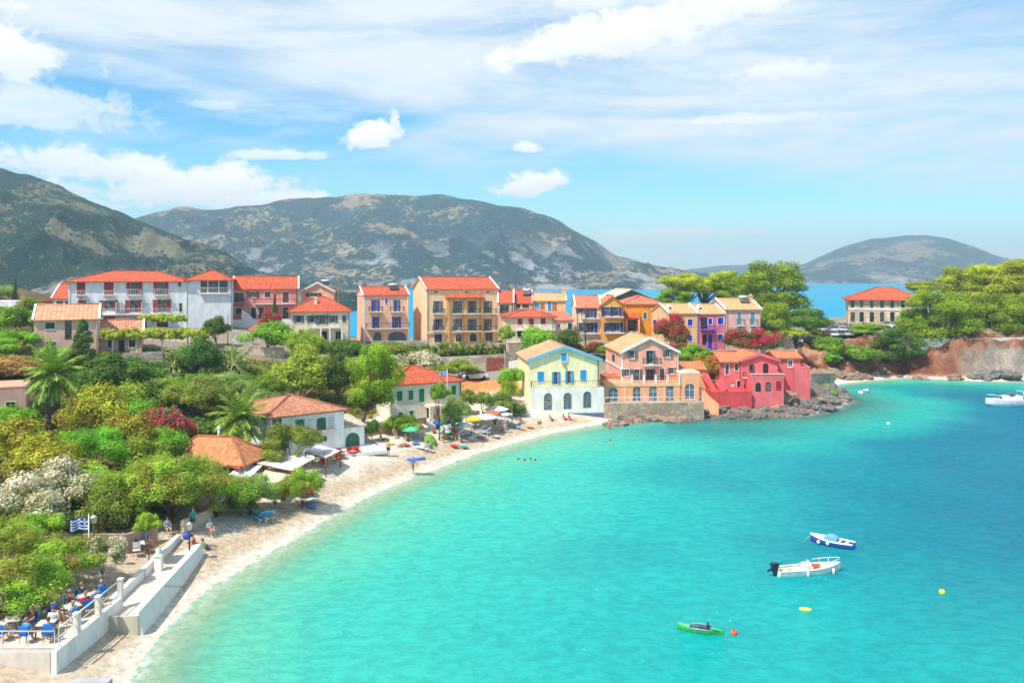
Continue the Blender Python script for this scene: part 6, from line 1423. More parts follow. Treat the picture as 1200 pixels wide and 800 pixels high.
PEOPLE = [('floor',448,516,30,'sunbather on the sand left of the mint umbrella, closest to the garden wall',None,(.1,.1,.3)),('lie',470,523,70,'sunbather lying alone below the mint green umbrella',None,(.5,.1,.1)),('stand',520,519,60,'standing bather in orange shorts below the pale mint umbrella',None,(.65,.22,.03)),('floor',540,519,20,'sunbather in a yellow top beside the red mat',(.65,.50,.05),(.1,.1,.1)),
 ('lie',576,508,60,'sunbather lying just right of the grey-white lounger',None,(.05,.05,.1)),('floor',597,500,0,'bather in turquoise sitting near the blue lounger at the house corner',(.05,.40,.42),(.05,.3,.3)),('stand',600,497,90,'man in white standing by the thicket at the house corner',(.7,.7,.7),(.1,.1,.2)),('stand',592,507,200,'walker in a pink top near the waterline below the broad white umbrella',(.65,.22,.30),(.6,.6,.6)),
 ('stand',455,535,150,'walker in black shorts on the open sand right of the red chairs',None,(.02,.02,.03)),('stand',332,596,30,'person in a red top walking on the shingle by the beach bush',(.55,.05,.05),(.1,.1,.15)),('floor',477,517,40,'sunbather in dark trunks sitting left of the mint green umbrella',None,(.06,.05,.05)),('floor',508,508,20,'person in a red top sitting under the royal blue umbrella',(.62,.04,.05),(.3,.03,.03)),('sit',513,507,200,'person in dark clothes in the shade of the royal blue umbrella',(.05,.06,.09),(.05,.06,.09)),
 ('stand',531,505,30,'bather standing left of the cream umbrella',None,(.35,.08,.08)),('stand',527,516,150,'person in black swimwear standing by the red mat',None,(.02,.02,.02)),('floor',533,515,60,'sunbather in pink sitting just above the red mat',(.62,.18,.18),(.6,.2,.2)),('floor',504,526,30,'tanned sunbather beside the pale lounger nearest the water',None,(.2,.04,.04)),
 ('lounge',548,514.5,240,'sunbather reclining on the deep blue lounger',None,(.05,.1,.3)),('floor',556,498,20,'sunbather sitting left of the broad white umbrella',None,(.15,.05,.1)),('sit',580,501,10,'bather crouched below the orange-red umbrella',(.45,.10,.10),(.1,.1,.15)),('lie',588,505,70,'tanned sunbather lying right of the broad white umbrella',None,(.1,.05,.05)),
 ('floor',611,496,60,'sunbather in red at the left foot of the cream gabled house',(.55,.10,.07),(.4,.1,.1)),('lie',632,496,80,'sunbather stretched out before the cream gabled house',None,(.5,.15,.05)),('floor',646,493,30,'person sitting by the middle of the cream gabled house plinth',(.5,.06,.1),(.1,.1,.3)),
 ('floor',662,492,20,'person in magenta by the plinth of the cream gabled house',(.62,.03,.20),(.5,.03,.2)),('floor',668,492,-20,'second person in magenta by the cream gabled house plinth, right-hand one',(.66,.05,.24),(.5,.03,.2)),('lie',360,591,60,'sunbather on the blue towel',None,(.35,.04,.08)),
 ('walk',484,556,65,'walker in green shorts carrying a blue air mattress along the water',None,(.12,.50,.12)),('stand',438,510,0,'person standing on the sand below the garden wall',(.03,.03,.04),(.05,.05,.06)),('sit',462,513,30,'small sitting figure between garden wall and mint umbrella',(.4,.2,.15),(.1,.1,.1)),
 ('floor',241,644,40,'bather with a green towel in the shade near the ramp head',(.10,.45,.25),(.1,.15,.4)),('sit',245,628,60,'person in a white top sitting under the tamarisk row',(.75,.72,.70),(.45,.12,.12)),('floor',229,640,10,'reddish-dressed bather beside the blue ball at the ramp head',(.50,.10,.08),(.4,.1,.1)),('sit',196,626,40,'person sitting in blue at the promenade behind the ramp',(.30,.38,.50),(.2,.2,.25)),('sit',169,642,90,'person at a promenade table in a pale blue top',(.25,.42,.62),(.5,.1,.1)),('stand',226,622,40,'person in teal standing at the top of the boat ramp',(.03,.35,.33),(.05,.1,.12)),
 ('stand',714,503,0,'wading bather in pink off the white house corner',(.65,.25,.25),(.5,.15,.15)),('floor',556,503,230,'sunbather on the sand in front of the slate lounger',None,(.3,.05,.05))]
for i, (k, px, py, rz, lb, tp, bt) in enumerate(PEOPLE):
    p = bp(px, py)
    if py == 503 and px == 714: p.z = -.45
    person(k if k != 'stand' else 'stand', p, rz+90 if k in ('lie','floor') else rz, lb, tp, bt, i, i)
q = bp(484,556); b = MB()
for k in range(5): b.tube([(-.9,(k-2)*.16,0),(.9,(k-2)*.16,.04)], .085, 7)
tag(b.build('air_mattress', paint((.02,.16,.55),.35), None, q+Vector((.35,-.2,1.55)), R(15)), 'bright blue air mattress held by the walker at the water', 'air mattress')
b = MB(); b.ball((0,0,.25), .28, 12); tag(b.build('beach_ball', paint((.02,.08,.55),.35), None, bp(219,638)+Vector((0,0,.3))), 'blue ball at the head of the boat ramp', 'ball')
for px, py, lb in [(607.5,540,'leftmost swimmer of the four in the shallows'),(615,541,'second swimmer from the left in the shallows'),(622,539.5,'third swimmer from the left in the shallows'),(627.5,541,'rightmost swimmer of the four in the shallows'),(715,518,'lone swimmer off the white house')]:
    p = water_at(px, py); p.z = -1.42; person('stand', p, rnd.uniform(0,360), lb, None, (.1,.05,.05), rnd.randint(0,3), 0, 'swimmers off the beach')
# red chairs by the boathouse, cafe furniture
def chair(loc, rz, label, c, group, wood=False):
    t = empty('chair', loc, R(rz), label, 'chair', group); s, bk, lg = CHM; mt = paint(c, .6)
    mobj('seat', s, t, mats=[mt]); mobj('backrest', bk, t, mats=[mt])
    for x in (-.21,.21):
        for y in (-.2,.2): mobj('leg', lg, t, (x,y,0), mats=[paint((.45,.26,.12),.6) if wood else mt])
    return t
b = MB(); b.box((0,0,.45),(.48,.46,.04)); S_ = b.mesh('seat', TRIM); b = MB(); b.box((0,.23,.72),(.48,.04,.36)); [b.tube([(x,.22,.43),(x,.24,.92)],.018,5) for x in (-.22,.22)]; BK = b.mesh('backrest', TRIM); b = MB(); b.tube([(0,0,-.03),(0,0,.45)], .018, 5); CHM = (S_, BK, b.mesh('leg', TRIM))
spots = [(372,543),(376,540),(380,544),(385,541),(389,537),(393,540),(398,536),(402,538),(407,534),(412,535),(417,532),(421,533),(379,548),(396,543)]
for i, (px, py) in enumerate(spots): chair(bp(px,py), rnd.uniform(0,360), 'red chair in the cluster beside the boathouse slipway', (.62,.05,.03), 'red chairs by the boathouse')
def table(loc, label, c, group): 
    t = empty('table', loc, rnd.random(), label, 'table', group); b = MB(); b.box((0,0,.72),(.8,.8,.04)); b.build('tabletop', paint(c,.6), t)
    for x in (-.35,.35):
        for y in (-.35,.35): b = MB(); b.tube([(x,y,0),(x,y,.70)], .025, 5); b.build('leg', WOOD, t)
for px, py in ((382,541),(399,538),(413,533)): table(bp(px,py), 'small dark red table among the red chairs beside the boathouse', (.40,.06,.04), 'tables among the red chairs')
# cafe guests: (x, y, facing, top, what singles them out)
TF = 1.0+TZ+.5-.6+.002; TF = 2.55
cz = .3+TZ-.1+.002
GUESTS = [(-.9,1.0,200,(.03,.16,.55),'guest in a royal blue shirt at the corner of the cafe rail'),(-2.0,1.0,160,(.05,.25,.60),'guest in sky blue next to the corner guest at the cafe rail'),(-4.3,1.1,190,(.03,.18,.60),'guest seated in bright blue at the front rail, left group'),(-3.3,1.2,170,(.60,.55,.48),'guest in beige at the front rail of the cafe'),
 (-1.4,2.4,20,(.70,.68,.66),'guest in white facing the corner of the cafe'),(-2.6,2.5,340,(.15,.05,.05),'guest in dark maroon beside the guest in white'),(-.8,3.2,250,(.55,.62,.72),'guest in pale blue by the middle of the side rail'),(-2.0,3.6,80,(.04,.16,.50),'guest in dark blue deeper in the cafe'),(-3.3,3.2,60,(.55,.52,.50),'guest in a grey top under the tamarisk'),
 (-.8,4.5,230,(.70,.02,.03),'guest in a scarlet top by the side rail'),(-1.8,4.8,120,(.45,.06,.09),'guest in dark red behind the scarlet one'),(-2.8,4.4,90,(.03,.06,.30),'guest in navy near the tamarisk trunk'),(-.7,5.4,240,(.72,.70,.72),'guest in white near the far end of the side rail'),(-1.7,5.9,150,(.04,.05,.10),'guest in black at the far end of the cafe'),(-.8,6.3,220,(.05,.22,.55),'guest in blue at the last seat by the ramp'),(-2.9,5.8,100,(.35,.10,.08),'guest in rust red at the back of the cafe'),(-5.2,2.2,30,(.05,.30,.40),'guest in teal at the left end of the cafe'),(-6.0,1.2,180,(.55,.30,.16),'guest in orange-brown at the far left of the front rail')]
for i, (x, y, f, c, lb) in enumerate(GUESTS):
    p = Vector((-22.3+x, 41.7+y, cz)); person('sit', p, f, lb, c, (.08,.09,.14) if i % 3 else (.4,.36,.3), i, i+1)
    chair(p, f, 'blue wooden cafe chair under a seated guest', (.02,.15,.50), 'blue cafe chairs', True)
for x, y in ((-1.4,1.7),(-3.4,2.2),(-1.3,4.0),(-1.3,5.4),(-4.9,1.6),(-2.3,5.2)): table(Vector((-22.3+x,41.7+y,cz)), 'square pale cafe table among the guests on the terrace', (.62,.56,.48), 'cafe tables')
for px, py, c, lb in ((163,645,(.05,.3,.5),'blue chair by the promenade table'),(176,648,(.4,.1,.1),'dark red chair by the promenade table'),(160,652,(.6,.6,.6),'white chair at the front of the promenade table')): chair(bp(px,py), rnd.uniform(0,360), lb, c, 'chairs on the promenade', True)
table(bp(169,648), 'small table on the promenade behind the boat ramp', (.6,.58,.55), None)
# ---------------------------------------------------------------- flags, posts
FB, FW = paint((.02,.10,.45), .8), paint((.80,.80,.82), .8)
def greek_flag(base, top_z, w, label, dirx=-1, wave=.12, pole=True):
    t = empty('flag', base, 0, label, 'flag'); H = top_z-base.z; hgt = w*.66
    if pole: b = MB(); b.tube([(0,0,-.3),(0,0,H+.15)], .035, 6); b.ball((0,0,H+.18), .06, 6); b.build('pole', WMETAL, t)
    b = MB(); nx, s = 18, hgt/9
    def pt(i, z): x = w*i/nx; return (dirx*(x+.04), math.sin(i*.75)*wave*(.3+i/nx), H-z-.10*w*(i/nx)**2-.05*math.sin(i*.6))
    for i in range(nx):
        for k in range(9):
            u = i/nx*w; blue = (k % 2 == 0)
            if k < 5 and u < 5*s: blue = not (k == 2 or abs(u+.5*w/nx-2.5*s) < .6*s)
            b.poly([pt(i,k*s), pt(i+1,k*s), pt(i+1,(k+1)*s), pt(i,(k+1)*s)], 0 if blue else 1, sm=True)
    o = b.build('cloth', [FB, FW], t); o.modifiers.new('t','SOLIDIFY').thickness = .01
f0 = P(104,640,52); greek_flag(Vector((f0.x,f0.y,ground(f0.x,f0.y))), P(104,606.5,52).z, 1.15, 'blue and white striped flag with a cross above the cafe garden')
f0 = P(369,532,83.5); greek_flag(Vector((f0.x,f0.y,ground(f0.x,f0.y))), P(369,510.5,83.5).z, 1.35, 'blue and white striped flag flying by the boathouse corner')
f0 = P(524,444,103); greek_flag(Vector((f0.x,f0.y,4)), P(524,434.5,103).z, .9, 'small blue and white flag on the roof edge of the green-shuttered house')
def pole(px, y0, y1, D, r, mat, label, name='utility_pole', arm=True, group=None):
    a, e = P(px,y1,D), P(px,y0,D); g = min(a.z, ground(a.x,a.y)); t = empty(name, (a.x,a.y,g), 0, label, name.replace('_',' '), group); H = e.z-g
    b = MB(); b.tube([(0,0,-.5),(0,0,H)], [r*1.3, r*.8], 7); b.build('pole', mat, t)
    if arm: b = MB(); b.box((0,0,H-.35),(1.1,.08,.08)); [b.tube([(x,0,H-.3),(x,0,H-.12)],.03,5) for x in (-.45,0,.45)]; b.build('crossarm', mat, t)
pole(397,328,352,160,.11,WOOD,'dark wooden utility pole behind the cream hip-roofed house'); pole(624.5,337,363,158,.10,WOOD,'wooden utility pole beside the chimney house'); pole(686,358,404,150,.10,paint((.28,.05,.05),.5),'dark red post in front of the cream navy-windowed house',arm=False)
pole(497,396,428,135,.07,WOOD,'thin grey wooden pole by the white oleander',arm=False); pole(267,370,402,130,.06,DARKMETAL,'thin dark pole beside the round tree at the tower foot',arm=False); pole(232,496,518,80,.08,WOOD,'short brown post behind the taverna ridge',arm=False); pole(443,398,432,133,.06,WOOD,'thin pole in the garden left of the yellow hotel',arm=False)
def lamp(px, y0, D, label):
    e = P(px,y0,D); g = ground(e.x,e.y); t = empty('street_lamp', (e.x,e.y,g), 0, label, 'street lamp', 'promenade lamps'); H = max(2.4, e.z-g)
    b = MB(); b.tube([(0,0,-.3),(0,0,H-.4)],[.07,.045],7); b.build('post', DARKMETAL, t); b = MB(); b.lathe([(.05,H-.4),(.16,H-.3),(.20,H),(.22,H+.02),(.04,H+.16)], n=8); b.build('lantern', paint((.7,.7,.66),.3), t)
lamp(110,606,54,'lantern post next to the flag above the cafe'); lamp(222,614,58,'lantern post at the head of the boat ramp')
b = MB(); b.box((0,0,.55),(.45,.4,1.3)); b.box((0,0,1.25),(.55,.5,.14)); b.lathe([(.16,1.3),(.20,1.5),(.05,1.75)], n=8); tag(b.build('gatepost', plaster((.72,.68,.62)), None, on(186,55)), 'white stone gatepost with a knob on the promenade', 'gatepost')
# ---------------------------------------------------------------- cars
def car_proto():
    t = empty('parked_car', (0,0,0)); b = MB()
    sec = lambda x, w, z0, z1, tw: [(x,-w,z0),(x,-w*1.02,z0+.25),(x,-w,z1*.92),(x,-w*tw,z1),(x,w*tw,z1),(x,w,z1*.92),(x,w*1.02,z0+.25),(x,w,z0)]
    ring = [sec(-2.05,.70,.34,.62,.85),sec(-1.95,.80,.24,.78,.9),sec(-1.2,.84,.2,.86,.92),sec(-.6,.86,.2,.92,.93),sec(.9,.86,.2,.94,.93),sec(1.7,.83,.22,.92,.9),sec(2.0,.76,.30,.80,.85)]
    b.loft(ring); b.poly(ring[0]); b.poly(ring[-1])
    roof = [[(-.35,-.58,1.36),(-.35,.58,1.36)],[(.2,-.62,1.43),(.2,.62,1.43)],[(.9,-.60,1.41),(.9,.60,1.41)],[(1.35,-.55,1.30),(1.35,.55,1.30)]]
    b.loft(roof)
    for s in (-1,1):
        for (x0,x1) in ((-.95,-.33),(.30,.30),(1.72,1.32)): b.tube([(x0,s*.78,.92),(x1,s*.60,1.38)], .035, 5)
    b.build('body', paint((.55,.57,.60),.25,.3), t)
    b = MB(); b.loft([[(-.98,-.77,.90),(-.36,-.57,1.35),(-.36,.57,1.35),(-.98,.77,.90)],[(.3,-.80,.92),(.3,-.61,1.41),(.3,.61,1.41),(.3,.80,.92)],[(1.75,-.74,.90),(1.36,-.54,1.29),(1.36,.54,1.29),(1.75,.74,.90)]], sm=False)
    b.poly([(-.98,-.77,.90),(-.98,.77,.90),(-.36,.57,1.35),(-.36,-.57,1.35)]); b.poly([(1.75,-.74,.90),(1.36,-.54,1.29),(1.36,.54,1.29),(1.75,.74,.90)]); b.build('window', GLASS, t)
    wb = MB(); wb.lathe([(.0,-.10),(.31,-.10),(.33,-.06),(.33,.06),(.31,.10),(.0,.10)], n=14, sm=False); wm = wb.mesh('wheel', paint((.02,.02,.02),.8)); rb = MB(); rb.lathe([(.0,-.112),(.19,-.112),(.20,-.10)], n=10); rm = rb.mesh('rim', paint((.5,.5,.52),.3,.6))
    for x in (-1.28,1.28):
        for s in (-1,1): w_ = mobj('wheel', wm, t, (x,s*.76,.33), rot=(R(90) if s < 0 else R(-90),0,0)); mobj('rim', rm, w_)
    for s in (-1,1):
        b = MB(); b.box((-2.02,s*.55,.66),(.08,.28,.12)); b.build('headlight', paint((.8,.8,.78),.15), t); b = MB(); b.box((1.98,s*.58,.70),(.08,.24,.14)); b.build('tail_light', paint((.4,.01,.01),.2), t)
    b = MB(); b.box((-2.04,0,.42),(.10,1.3,.16)); b.build('bumper', DARKMETAL, t); return t
CAR0 = car_proto(); used = [False]
def car(loc, rz, label, c, group='cars in the car park'):
    if not used[0]: o = CAR0; used[0] = True
    else: o = copy_tree(CAR0)
    o.location = loc; o.rotation_euler = (0,0,R(rz)); tag(o, label, 'car')
    if group: o['group'] = group
    elif 'group' in o: del o['group']
    for ch in o.children:
        if ch.name.startswith('body'): ch.material_slots[0].link = 'OBJECT'; ch.material_slots[0].material = paint(c, .25, .2)
    return o
p = P(556,445,131); car(Vector((p.x,p.y,ground(p.x,p.y)+.05)), 14, 'silver car parked on the lane in front of the red garage gate', (.62,.65,.70), None)
CC = dict(white=(.75,.75,.75), silver=(.45,.48,.52), red=(.50,.02,.03), grey=(.16,.17,.19), blue=(.05,.12,.30), black=(.03,.03,.035)); k = 0
rows = [('front',178,['silver','red','white','grey','silver','blue','white']),('second',184,['white','grey','silver','white','red','white','silver']),('third',190,['grey','white','white','red','silver','white','black']),('back',196,['white','silver','grey','white','blue','silver','white'])]
for nm, D, cs in rows:
    seen = {}
    for i, c in enumerate(cs):
        px = 958+i*9.0+(D-178)*.25; seen[c] = seen.get(c, 0)+1; tot = cs.count(c)
        lb = f'{c} car in the {nm} row of the car park' + ('' if tot == 1 else (', leftmost one' if seen[c] == 1 else (', rightmost one' if seen[c] == tot else ', middle one')))
        p = on(px, D); car(p+Vector((0,0,.02)), 80+rnd.uniform(-6,6), lb, CC[c])
for px, D, rz, c, lb in ((928,170,8,'white','white car on the pale parapet road by the small bent pine'),(943,171,5,'black','black car on the parapet road left of the slanted pine'),(1050,186,20,'white','white car by the corner of the stone building'),(1040,190,60,'silver','silver car before the stone building facade'),(920,171,8,'silver','silver car half hidden behind the bright pine by the end house')): p = on(px, D); car(p+Vector((0,0,.02)), rz, lb, CC[c])
# ---------------------------------------------------------------- boats
def hull(L_, W, H, bow=.35, draft=.25, n=14, sheer=.25, transom=.8):
    rings = []
    for i in range(n+1):
        t_ = i/n; x = -L_/2+L_*t_; w_ = W/2*(transom+(1-transom)*math.sin(min(1,t_/.45)*math.pi/2)) if t_ < .45 else W/2*max(.02, (1-((t_-.45)/.55)**2.4)); top = H+sheer*max(0,(t_-.3)/.7)**2; bot = -draft+(draft+H*.5)*max(0,(t_-.75)/.25)**2
        rings.append([(x,-w_,top),(x+.0,-w_*.96,top*.45),(x,-w_*.72,bot*.55),(x,0,bot),(x,w_*.72,bot*.55),(x,w_*.96,top*.45),(x,w_,top)])
    return rings
def boat(label, cat, name, p, rz, L_, W, H, mats, **kw):
    t = empty(name, p, rz, label, cat); r = hull(L_, W, H, **kw); b = MB(); b.loft(r); b.poly(r[0]); b.build('hull', mats[0], t); return t, r
def ang(p0, p1): d_ = water_at(*p1)-water_at(*p0); return math.atan2(d_.y, d_.x), d_.length
def deck(r, t, mat, zo=-.08, i0=0, i1=None, name='deck', k=.97):
    b = MB(); rr = r[i0:i1]; b.loft([[(q[0][0], q[0][1]*k, q[0][2]+zo), (q[0][0], 0, q[0][2]+zo+.03), (q[0][0], q[6][1]*k, q[0][2]+zo)] for q in rr], sm=False); return b.build(name, mat, t)
WG = paint((.80,.80,.80), .25)
# white motor boat
a, ln = ang((911,674),(986,668)); c = water_at(948,671)
t, r = boat('white open motor boat with a black outboard and bow rail', 'motor boat', 'motor_boat', c, a, ln*1.0, 1.25, .40, [WG], sheer=.16)
hl = ln/2; deck(r, t, paint((.72,.64,.52),.6), -.30, 0, 10, 'floor', .9); deck(r, t, WG, -.02, 9, None, 'foredeck')
b = MB(); [b.tube([q[s] for q in r], .05, 5) for s in (0,6)]; b.build('gunwale', WG, t)
b = MB(); b.box((-hl-.16,0,.50),(.38,.32,.42)); b.box((-hl-.14,0,.76),(.46,.36,.20)); b.box((-hl-.12,0,.05),(.20,.15,.7)); b.tube([(-hl+.1,0,.72),(-hl+.5,.1,.84)],.03,5); b.box((-hl-.45,0,.44),(.5,.10,.10), rot=Matrix.Rotation(R(-25),3,'Y')); b.build('outboard_motor', paint((.02,.025,.04),.3), t)
b = MB(); b.box((-.2,0,.48),(.5,.5,.45)); b.poly([(-.0,-.25,.70),(-.0,.25,.70),(-.12,.22,.92),(-.12,-.22,.92)]); b.build('console', WG, t)
for x in (-hl+.55, -hl+1.2, .7): b = MB(); b.box((x,0,.30),(.28,.9,.08)); b.box((x,0,.17),(.24,.8,.18)); b.build('bench', paint((.70,.52,.36),.6), t)
b = MB(); b.box((.62,.1,.42),(.5,.45,.16)); b.build('cushion', paint((.62,.12,.06),.7), t)
b = MB(); q1 = [(x_, s*w_, z_) for s in (1,) for x_, w_, z_ in ((hl*.25,.57,.44),(hl*.25,.57,.72),(hl*.6,.44,.80),(hl*.9,.18,.86),(hl*.97,0,.88))]; q2 = [(x_,-y_,z_) for x_, y_, z_ in q1]
b.tube(q1,.025,5); b.tube(q2,.025,5); [b.tube([(x_,s*w_,.46),(x_,s*w_,.80)],.02,5) for s in (-1,1) for x_, w_ in ((hl*.45,.50),(hl*.7,.35))]; b.build('bow_rail', WMETAL, t)
for x in (-hl*.2, hl*.62): b = MB(); b.tube([(x,-.68 if x < 0 else -.56,.38),(x,-.70 if x < 0 else -.58,-.05)],.085,8); b.build('fender', WG, t)
def rope(t, pts): b = MB(); b.tube(pts, .018, 4); b.build('mooring_rope', paint((.5,.45,.35),.9), t)
rope(t, [(hl*.97,0,.5),(hl*1.15,.1,.25),(hl*1.4,.2,-.2)])
# blue rowing boat
a, ln = ang((1000,642),(949,633)); c = water_at(975,638)
BL = paint((.02,.11,.48),.35); t, r = boat('blue wooden boat with a white rim and pale blue foredeck cover', 'boat', 'rowing_boat', c, a, ln, 1.2, .36, [BL], sheer=.22, transom=.7)
b = MB(); [b.tube([q[s] for q in r], .07, 6) for s in (0,6)]; b.build('gunwale', WG, t); deck(r, t, paint((.60,.66,.70),.6), -.22, 0, 9, 'floor', .9); deck(r, t, WG, -.01, 9, None, 'foredeck')
b = MB(); b.box((ln*.02,0,.46),(.9,.8,.22)); b.prism([(ln*.02-.45,-.40,.572),(ln*.02+.45,-.40,.572),(ln*.02+.2,-.40,.70),(ln*.02-.2,-.40,.70)],(0,.80,0)); b.build('cover', paint((.15,.42,.66),.6), t)
for x in (-ln*.33,-ln*.16): b = MB(); b.box((x,0,.29),(.26,1.0,.06)); b.build('bench', paint((.55,.50,.40),.6), t)
b = MB(); rr = hull(ln*1.004, 1.27, .02, sheer=.1, transom=.7, draft=.26); b.loft([[(q[1][0],q[1][1]*1.0,.06),(q[2][0],q[2][1],-.1)] for q in rr]); b.loft([[(q[5][0],q[5][1]*1.0,.06),(q[4][0],q[4][1],-.1)] for q in rr]); b.build('waterline_stripe', paint((.35,.03,.05),.4), t)
for x in (ln*.05, ln*.26): b = MB(); b.ball((x,.62,.22),(.14,.10,.16),8); b.build('fender', WG, t)
rope(t, [(ln*.48,0,.5),(ln*.56,.1,.25),(ln*.66,.2,-.2)])
# green kayak
a, ln = ang((848,743),(793,736)); c = water_at(820.5,739.5)
GR = paint((.05,.50,.08),.35); t, r = boat('bright green kayak with a dark cockpit lying on the water', 'kayak', 'kayak', c, a, ln, .82, .20, [GR], sheer=.12, transom=.05, draft=.10)
deck(r, t, GR, .01, 0, 5, 'stern_deck'); deck(r, t, paint((.12,.55,.25),.4), .01, 10, None, 'bow_deck'); deck(r, t, paint((.05,.09,.16),.5), -.10, 4, 11, 'cockpit', .86)
b = MB(); b.tube([(-ln*.25,-.34,.24),(0,-.40,.27),(ln*.2,-.36,.26)],.05,6); b.tube([(-ln*.25,.34,.24),(0,.40,.27),(ln*.2,.36,.26)],.05,6); b.build('coaming', paint((.30,.36,.42),.4), t)
b = MB(); b.box((-.15,0,.22),(.5,.42,.12)); b.box((-.42,0,.36),(.08,.42,.32)); b.build('seat', paint((.03,.04,.06),.6), t)
b = MB(); b.tube([(-.7,.2,.33),(1.0,-.15,.33)],.018,5); b.ball((-.82,.23,.33),(.22,.09,.02),8); b.ball((1.12,-.17,.33),(.22,.09,.02),8); b.build('paddle', paint((.10,.30,.55),.4), t)
# white day cruiser at the right
a, ln = ang((1154,475),(1216,474)); c = water_at(1186,475)
t, r = boat('white day cruiser with a low cabin anchored at the right edge of the bay', 'motor yacht', 'motor_yacht', c, a+math.pi, ln, 2.5, .95, [WG], sheer=.3)
deck(r, t, WG, -.03); b = MB(); b.loft([[(x,-w_,.95),(x,-w_*.8,1.55),(x,w_*.8,1.55),(x,w_,.95)] for x, w_ in ((-1.2,.9),(.9,.85),(1.9,.4))], sm=False); b.poly([(-1.2,-.9,.95),(-1.2,-.72,1.55),(-1.2,.72,1.55),(-1.2,.9,.95)]); b.build('cabin', WG, t)
b = MB(); b.prism([(.2,-.75,1.5),(1.0,-.70,1.4),(.0,-.6,1.95),(-.2,-.6,1.95)],(0,1.45,0)); b.build('windscreen', GLASS, t); b = MB(); b.tube([(-1.5,-.8,.95),(-1.3,-.7,2.2),(-1.3,.7,2.2),(-1.5,.8,.95)],.05,6); b.build('roll_bar', WMETAL, t)
b = MB(); b.tube([(r[8][0][0],-1.1,1.1),(ln*.3,-.8,1.65),(ln*.48,0,1.75),(ln*.3,.8,1.65),(r[8][0][0],1.1,1.1)],.03,5); b.build('bow_rail', WMETAL, t); b = MB(); b.box((-2.1,0,.98),(1.2,1.6,.3)); b.build('stern_seat', paint((.10,.13,.18),.6), t)
a, ln = ang((1006,461),(1019,459)); t, r = boat('tiny white dinghy drifting in the small cove', 'dinghy', 'dinghy', water_at(1013,460), a, 2.4, 1.1, .4, [WG]); deck(r, t, paint((.6,.6,.58),.6), -.2, 0, 11, 'floor', .9); b = MB(); b.box((-.2,0,.34),(.25,.95,.06)); b.build('bench', WOOD, t)
def buoy(px, py, rr, c, label, name='buoy'):
    t = empty(name, water_at(px,py), 0, label, 'buoy'); b = MB(); b.ball((0,0,rr*.45), rr, 14); b.build('float', paint(c,.4), t); b = MB(); b.tube([(0,0,rr*1.4),(0,0,rr*1.75)], rr*.18, 6); b.build('eye', DARKMETAL, t)
buoy(860,743,.19,(.75,.12,.03),'round orange buoy beside the green kayak'); buoy(1104,695,.20,(.72,.62,.03),'round yellow buoy far right of the motor boat'); buoy(1041,497,.22,(.8,.8,.78),'small white mooring buoy in front of the rocky point')
t = empty('float', water_at(944,715), R(-20), 'long yellow float below the white motor boat', 'float'); b = MB(); b.lathe([(.02,-.38),(.12,-.3),(.14,0),(.12,.3),(.02,.38)], n=9); o = b.build('body', paint((.70,.62,.12),.4), t); o.rotation_euler = (0,R(90),0); o.location = (0,0,.06)
# ---------------------------------------------------------------- rocks
RK = [rock_mat((.27,.20,.16),(.15,.12,.10)), rock_mat((.24,.22,.21),(.13,.12,.115)), rock_mat((.38,.27,.19),(.22,.15,.11))]
def rock_mesh(seed):
    bm = bmesh.new(); bmesh.ops.create_icosphere(bm, subdivisions=4, radius=1)
    for v in bm.verts:
        p_ = v.co*1.1+Vector((seed*7.1,seed*3.3,0)); d_ = mnoise.ridged_multi_fractal(p_*.9,1,2.1,5,1,2)*.30+mnoise.noise(p_*1.3)*.35; c_ = mnoise.cell(p_*1.6)*.10; v.co *= (.65+d_+c_)
    me = bpy.data.meshes.new('rock'); bm.to_mesh(me); bm.free(); me.materials.append(RK[0]); return me
RM = [rock_mesh(i) for i in range(6)]
def rock(p, s, label, group, m=0, z=None):
    o = bpy.data.objects.new('rock', rnd.choice(RM)); link(o); o.location = p; o.rotation_euler = (rnd.uniform(-.3,.3), rnd.uniform(-.3,.3), rnd.uniform(0,6.28)); o.scale = (s*rnd.uniform(.9,1.5), s*rnd.uniform(.7,1.1), s*rnd.uniform(.45,.75)); o.material_slots[0].link = 'OBJECT'; o.material_slots[0].material = RK[m]; tag(o, label, 'rock', group)
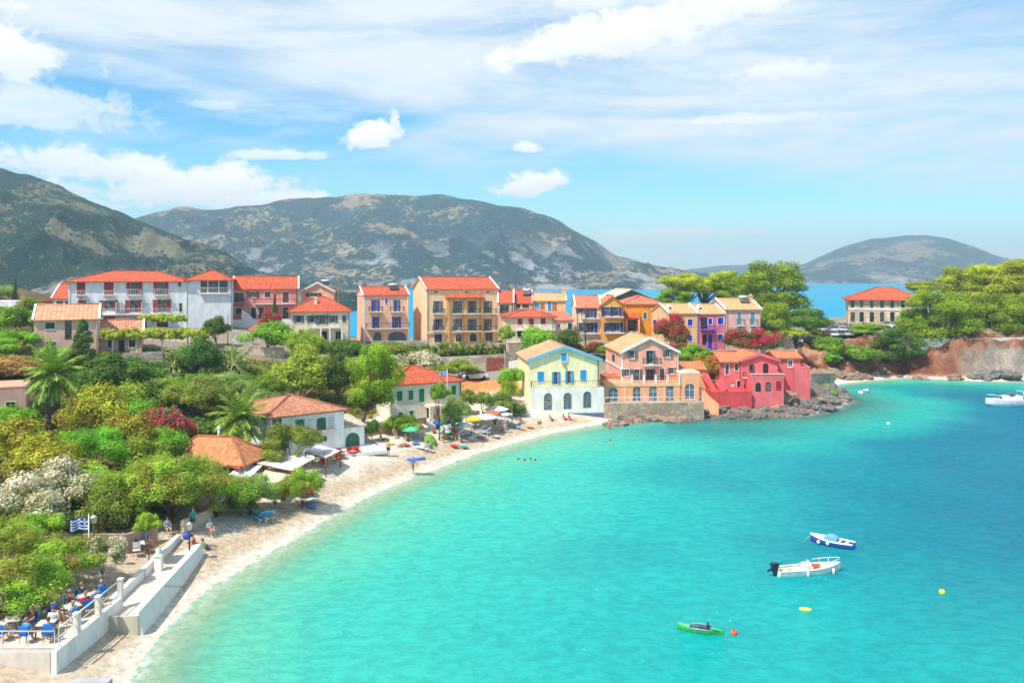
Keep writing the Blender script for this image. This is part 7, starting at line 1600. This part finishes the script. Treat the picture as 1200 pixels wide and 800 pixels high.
def spread(n, xa, xb, smin, smax, off, label, group, m=0):
    for i in range(n):
        px = xa+(xb-xa)*(i+rnd.random())/n; i_ = [k for k in range(len(SHORE_PX)-1) if SHORE_PX[k][0] <= px <= SHORE_PX[k+1][0] and k >= 9]
        k = i_[0] if i_ else 14; a_, b_ = SHORE_PX[k], SHORE_PX[k+1]; py = a_[1]+(b_[1]-a_[1])*(px-a_[0])/max(1e-3,b_[0]-a_[0]); q_ = water_at(px, py); q_.y += rnd.uniform(*off); q_.z = max(-.05, ground(q_.x,q_.y))*.9; rock(q_, rnd.uniform(smin,smax), label, group, m if rnd.random() < .7 else (m+1) % 3)
spread(34, 712, 806, .5, 1.15, (-3.6,-1.2), 'brown rock at the waterline below the stone sea terrace', 'rocks below the sea terrace', 2)
spread(46, 795, 945, .45, 1.25, (-1.4,2.8), 'jagged brown-grey rock at the foot of the coral villa', 'rocks below the coral villa', 0)
spread(26, 900, 972, .6, 1.5, (-1.2,4.5), 'dark boulder on the shelf right of the coral villa', 'boulders of the rocky shelf', 1)
for px, py, s in ((962,468,2.2),(975,466,2.0),(985,467,1.7),(990,470,1.2),(952,470,2.0),(970,474,1.5)): q_ = water_at(px, py); q_.z = .5; rock(q_, s, 'big grey rock at the tip of the point', 'rocks at the tip of the point', 1)
spread(10, 985, 1060, .4, .9, (.5,3.0), 'reddish rock at the edge of the small cove', 'rocks round the cove', 2)
for px, D, s in ((966,161,1.6),(975,163,1.5),(985,162,1.4),(994,163,1.5),(1003,163,1.3),(1015,163.5,1.2),(1080,163.5,1.3),(1120,163.5,1.5),(1155,163,2.0),(1180,163,2.2),(1140,163.5,1.2)): q_ = on(px, D); rock(q_, s, 'weathered boulder at the foot of the red cliff' if px > 1010 else 'pale orange boulder above the cove sand', 'boulders under the cliff' if px > 1010 else 'boulders above the cove', 2 if px < 1130 else 1)
r_ = np.random.default_rng(8); n = 2600; px = r_.uniform(940, 980, n); py_ = r_.uniform(455.5, 466, n); D = CZ*F/(py_-HY)*.965; X = (px-600)/F*D; me = leaves_mesh('grass', np.stack([X, D, np.full(n,1.15)+r_.random(n)*.4], 1), r_.normal(size=(n,3))*.5+np.array([0,0,.7]), r_.uniform(.10,.24,n), .3, r_.random(n), np.zeros(n), r_); me.materials.append(LEAF['bright']); tag(mobj('grass', me), kind='stuff')
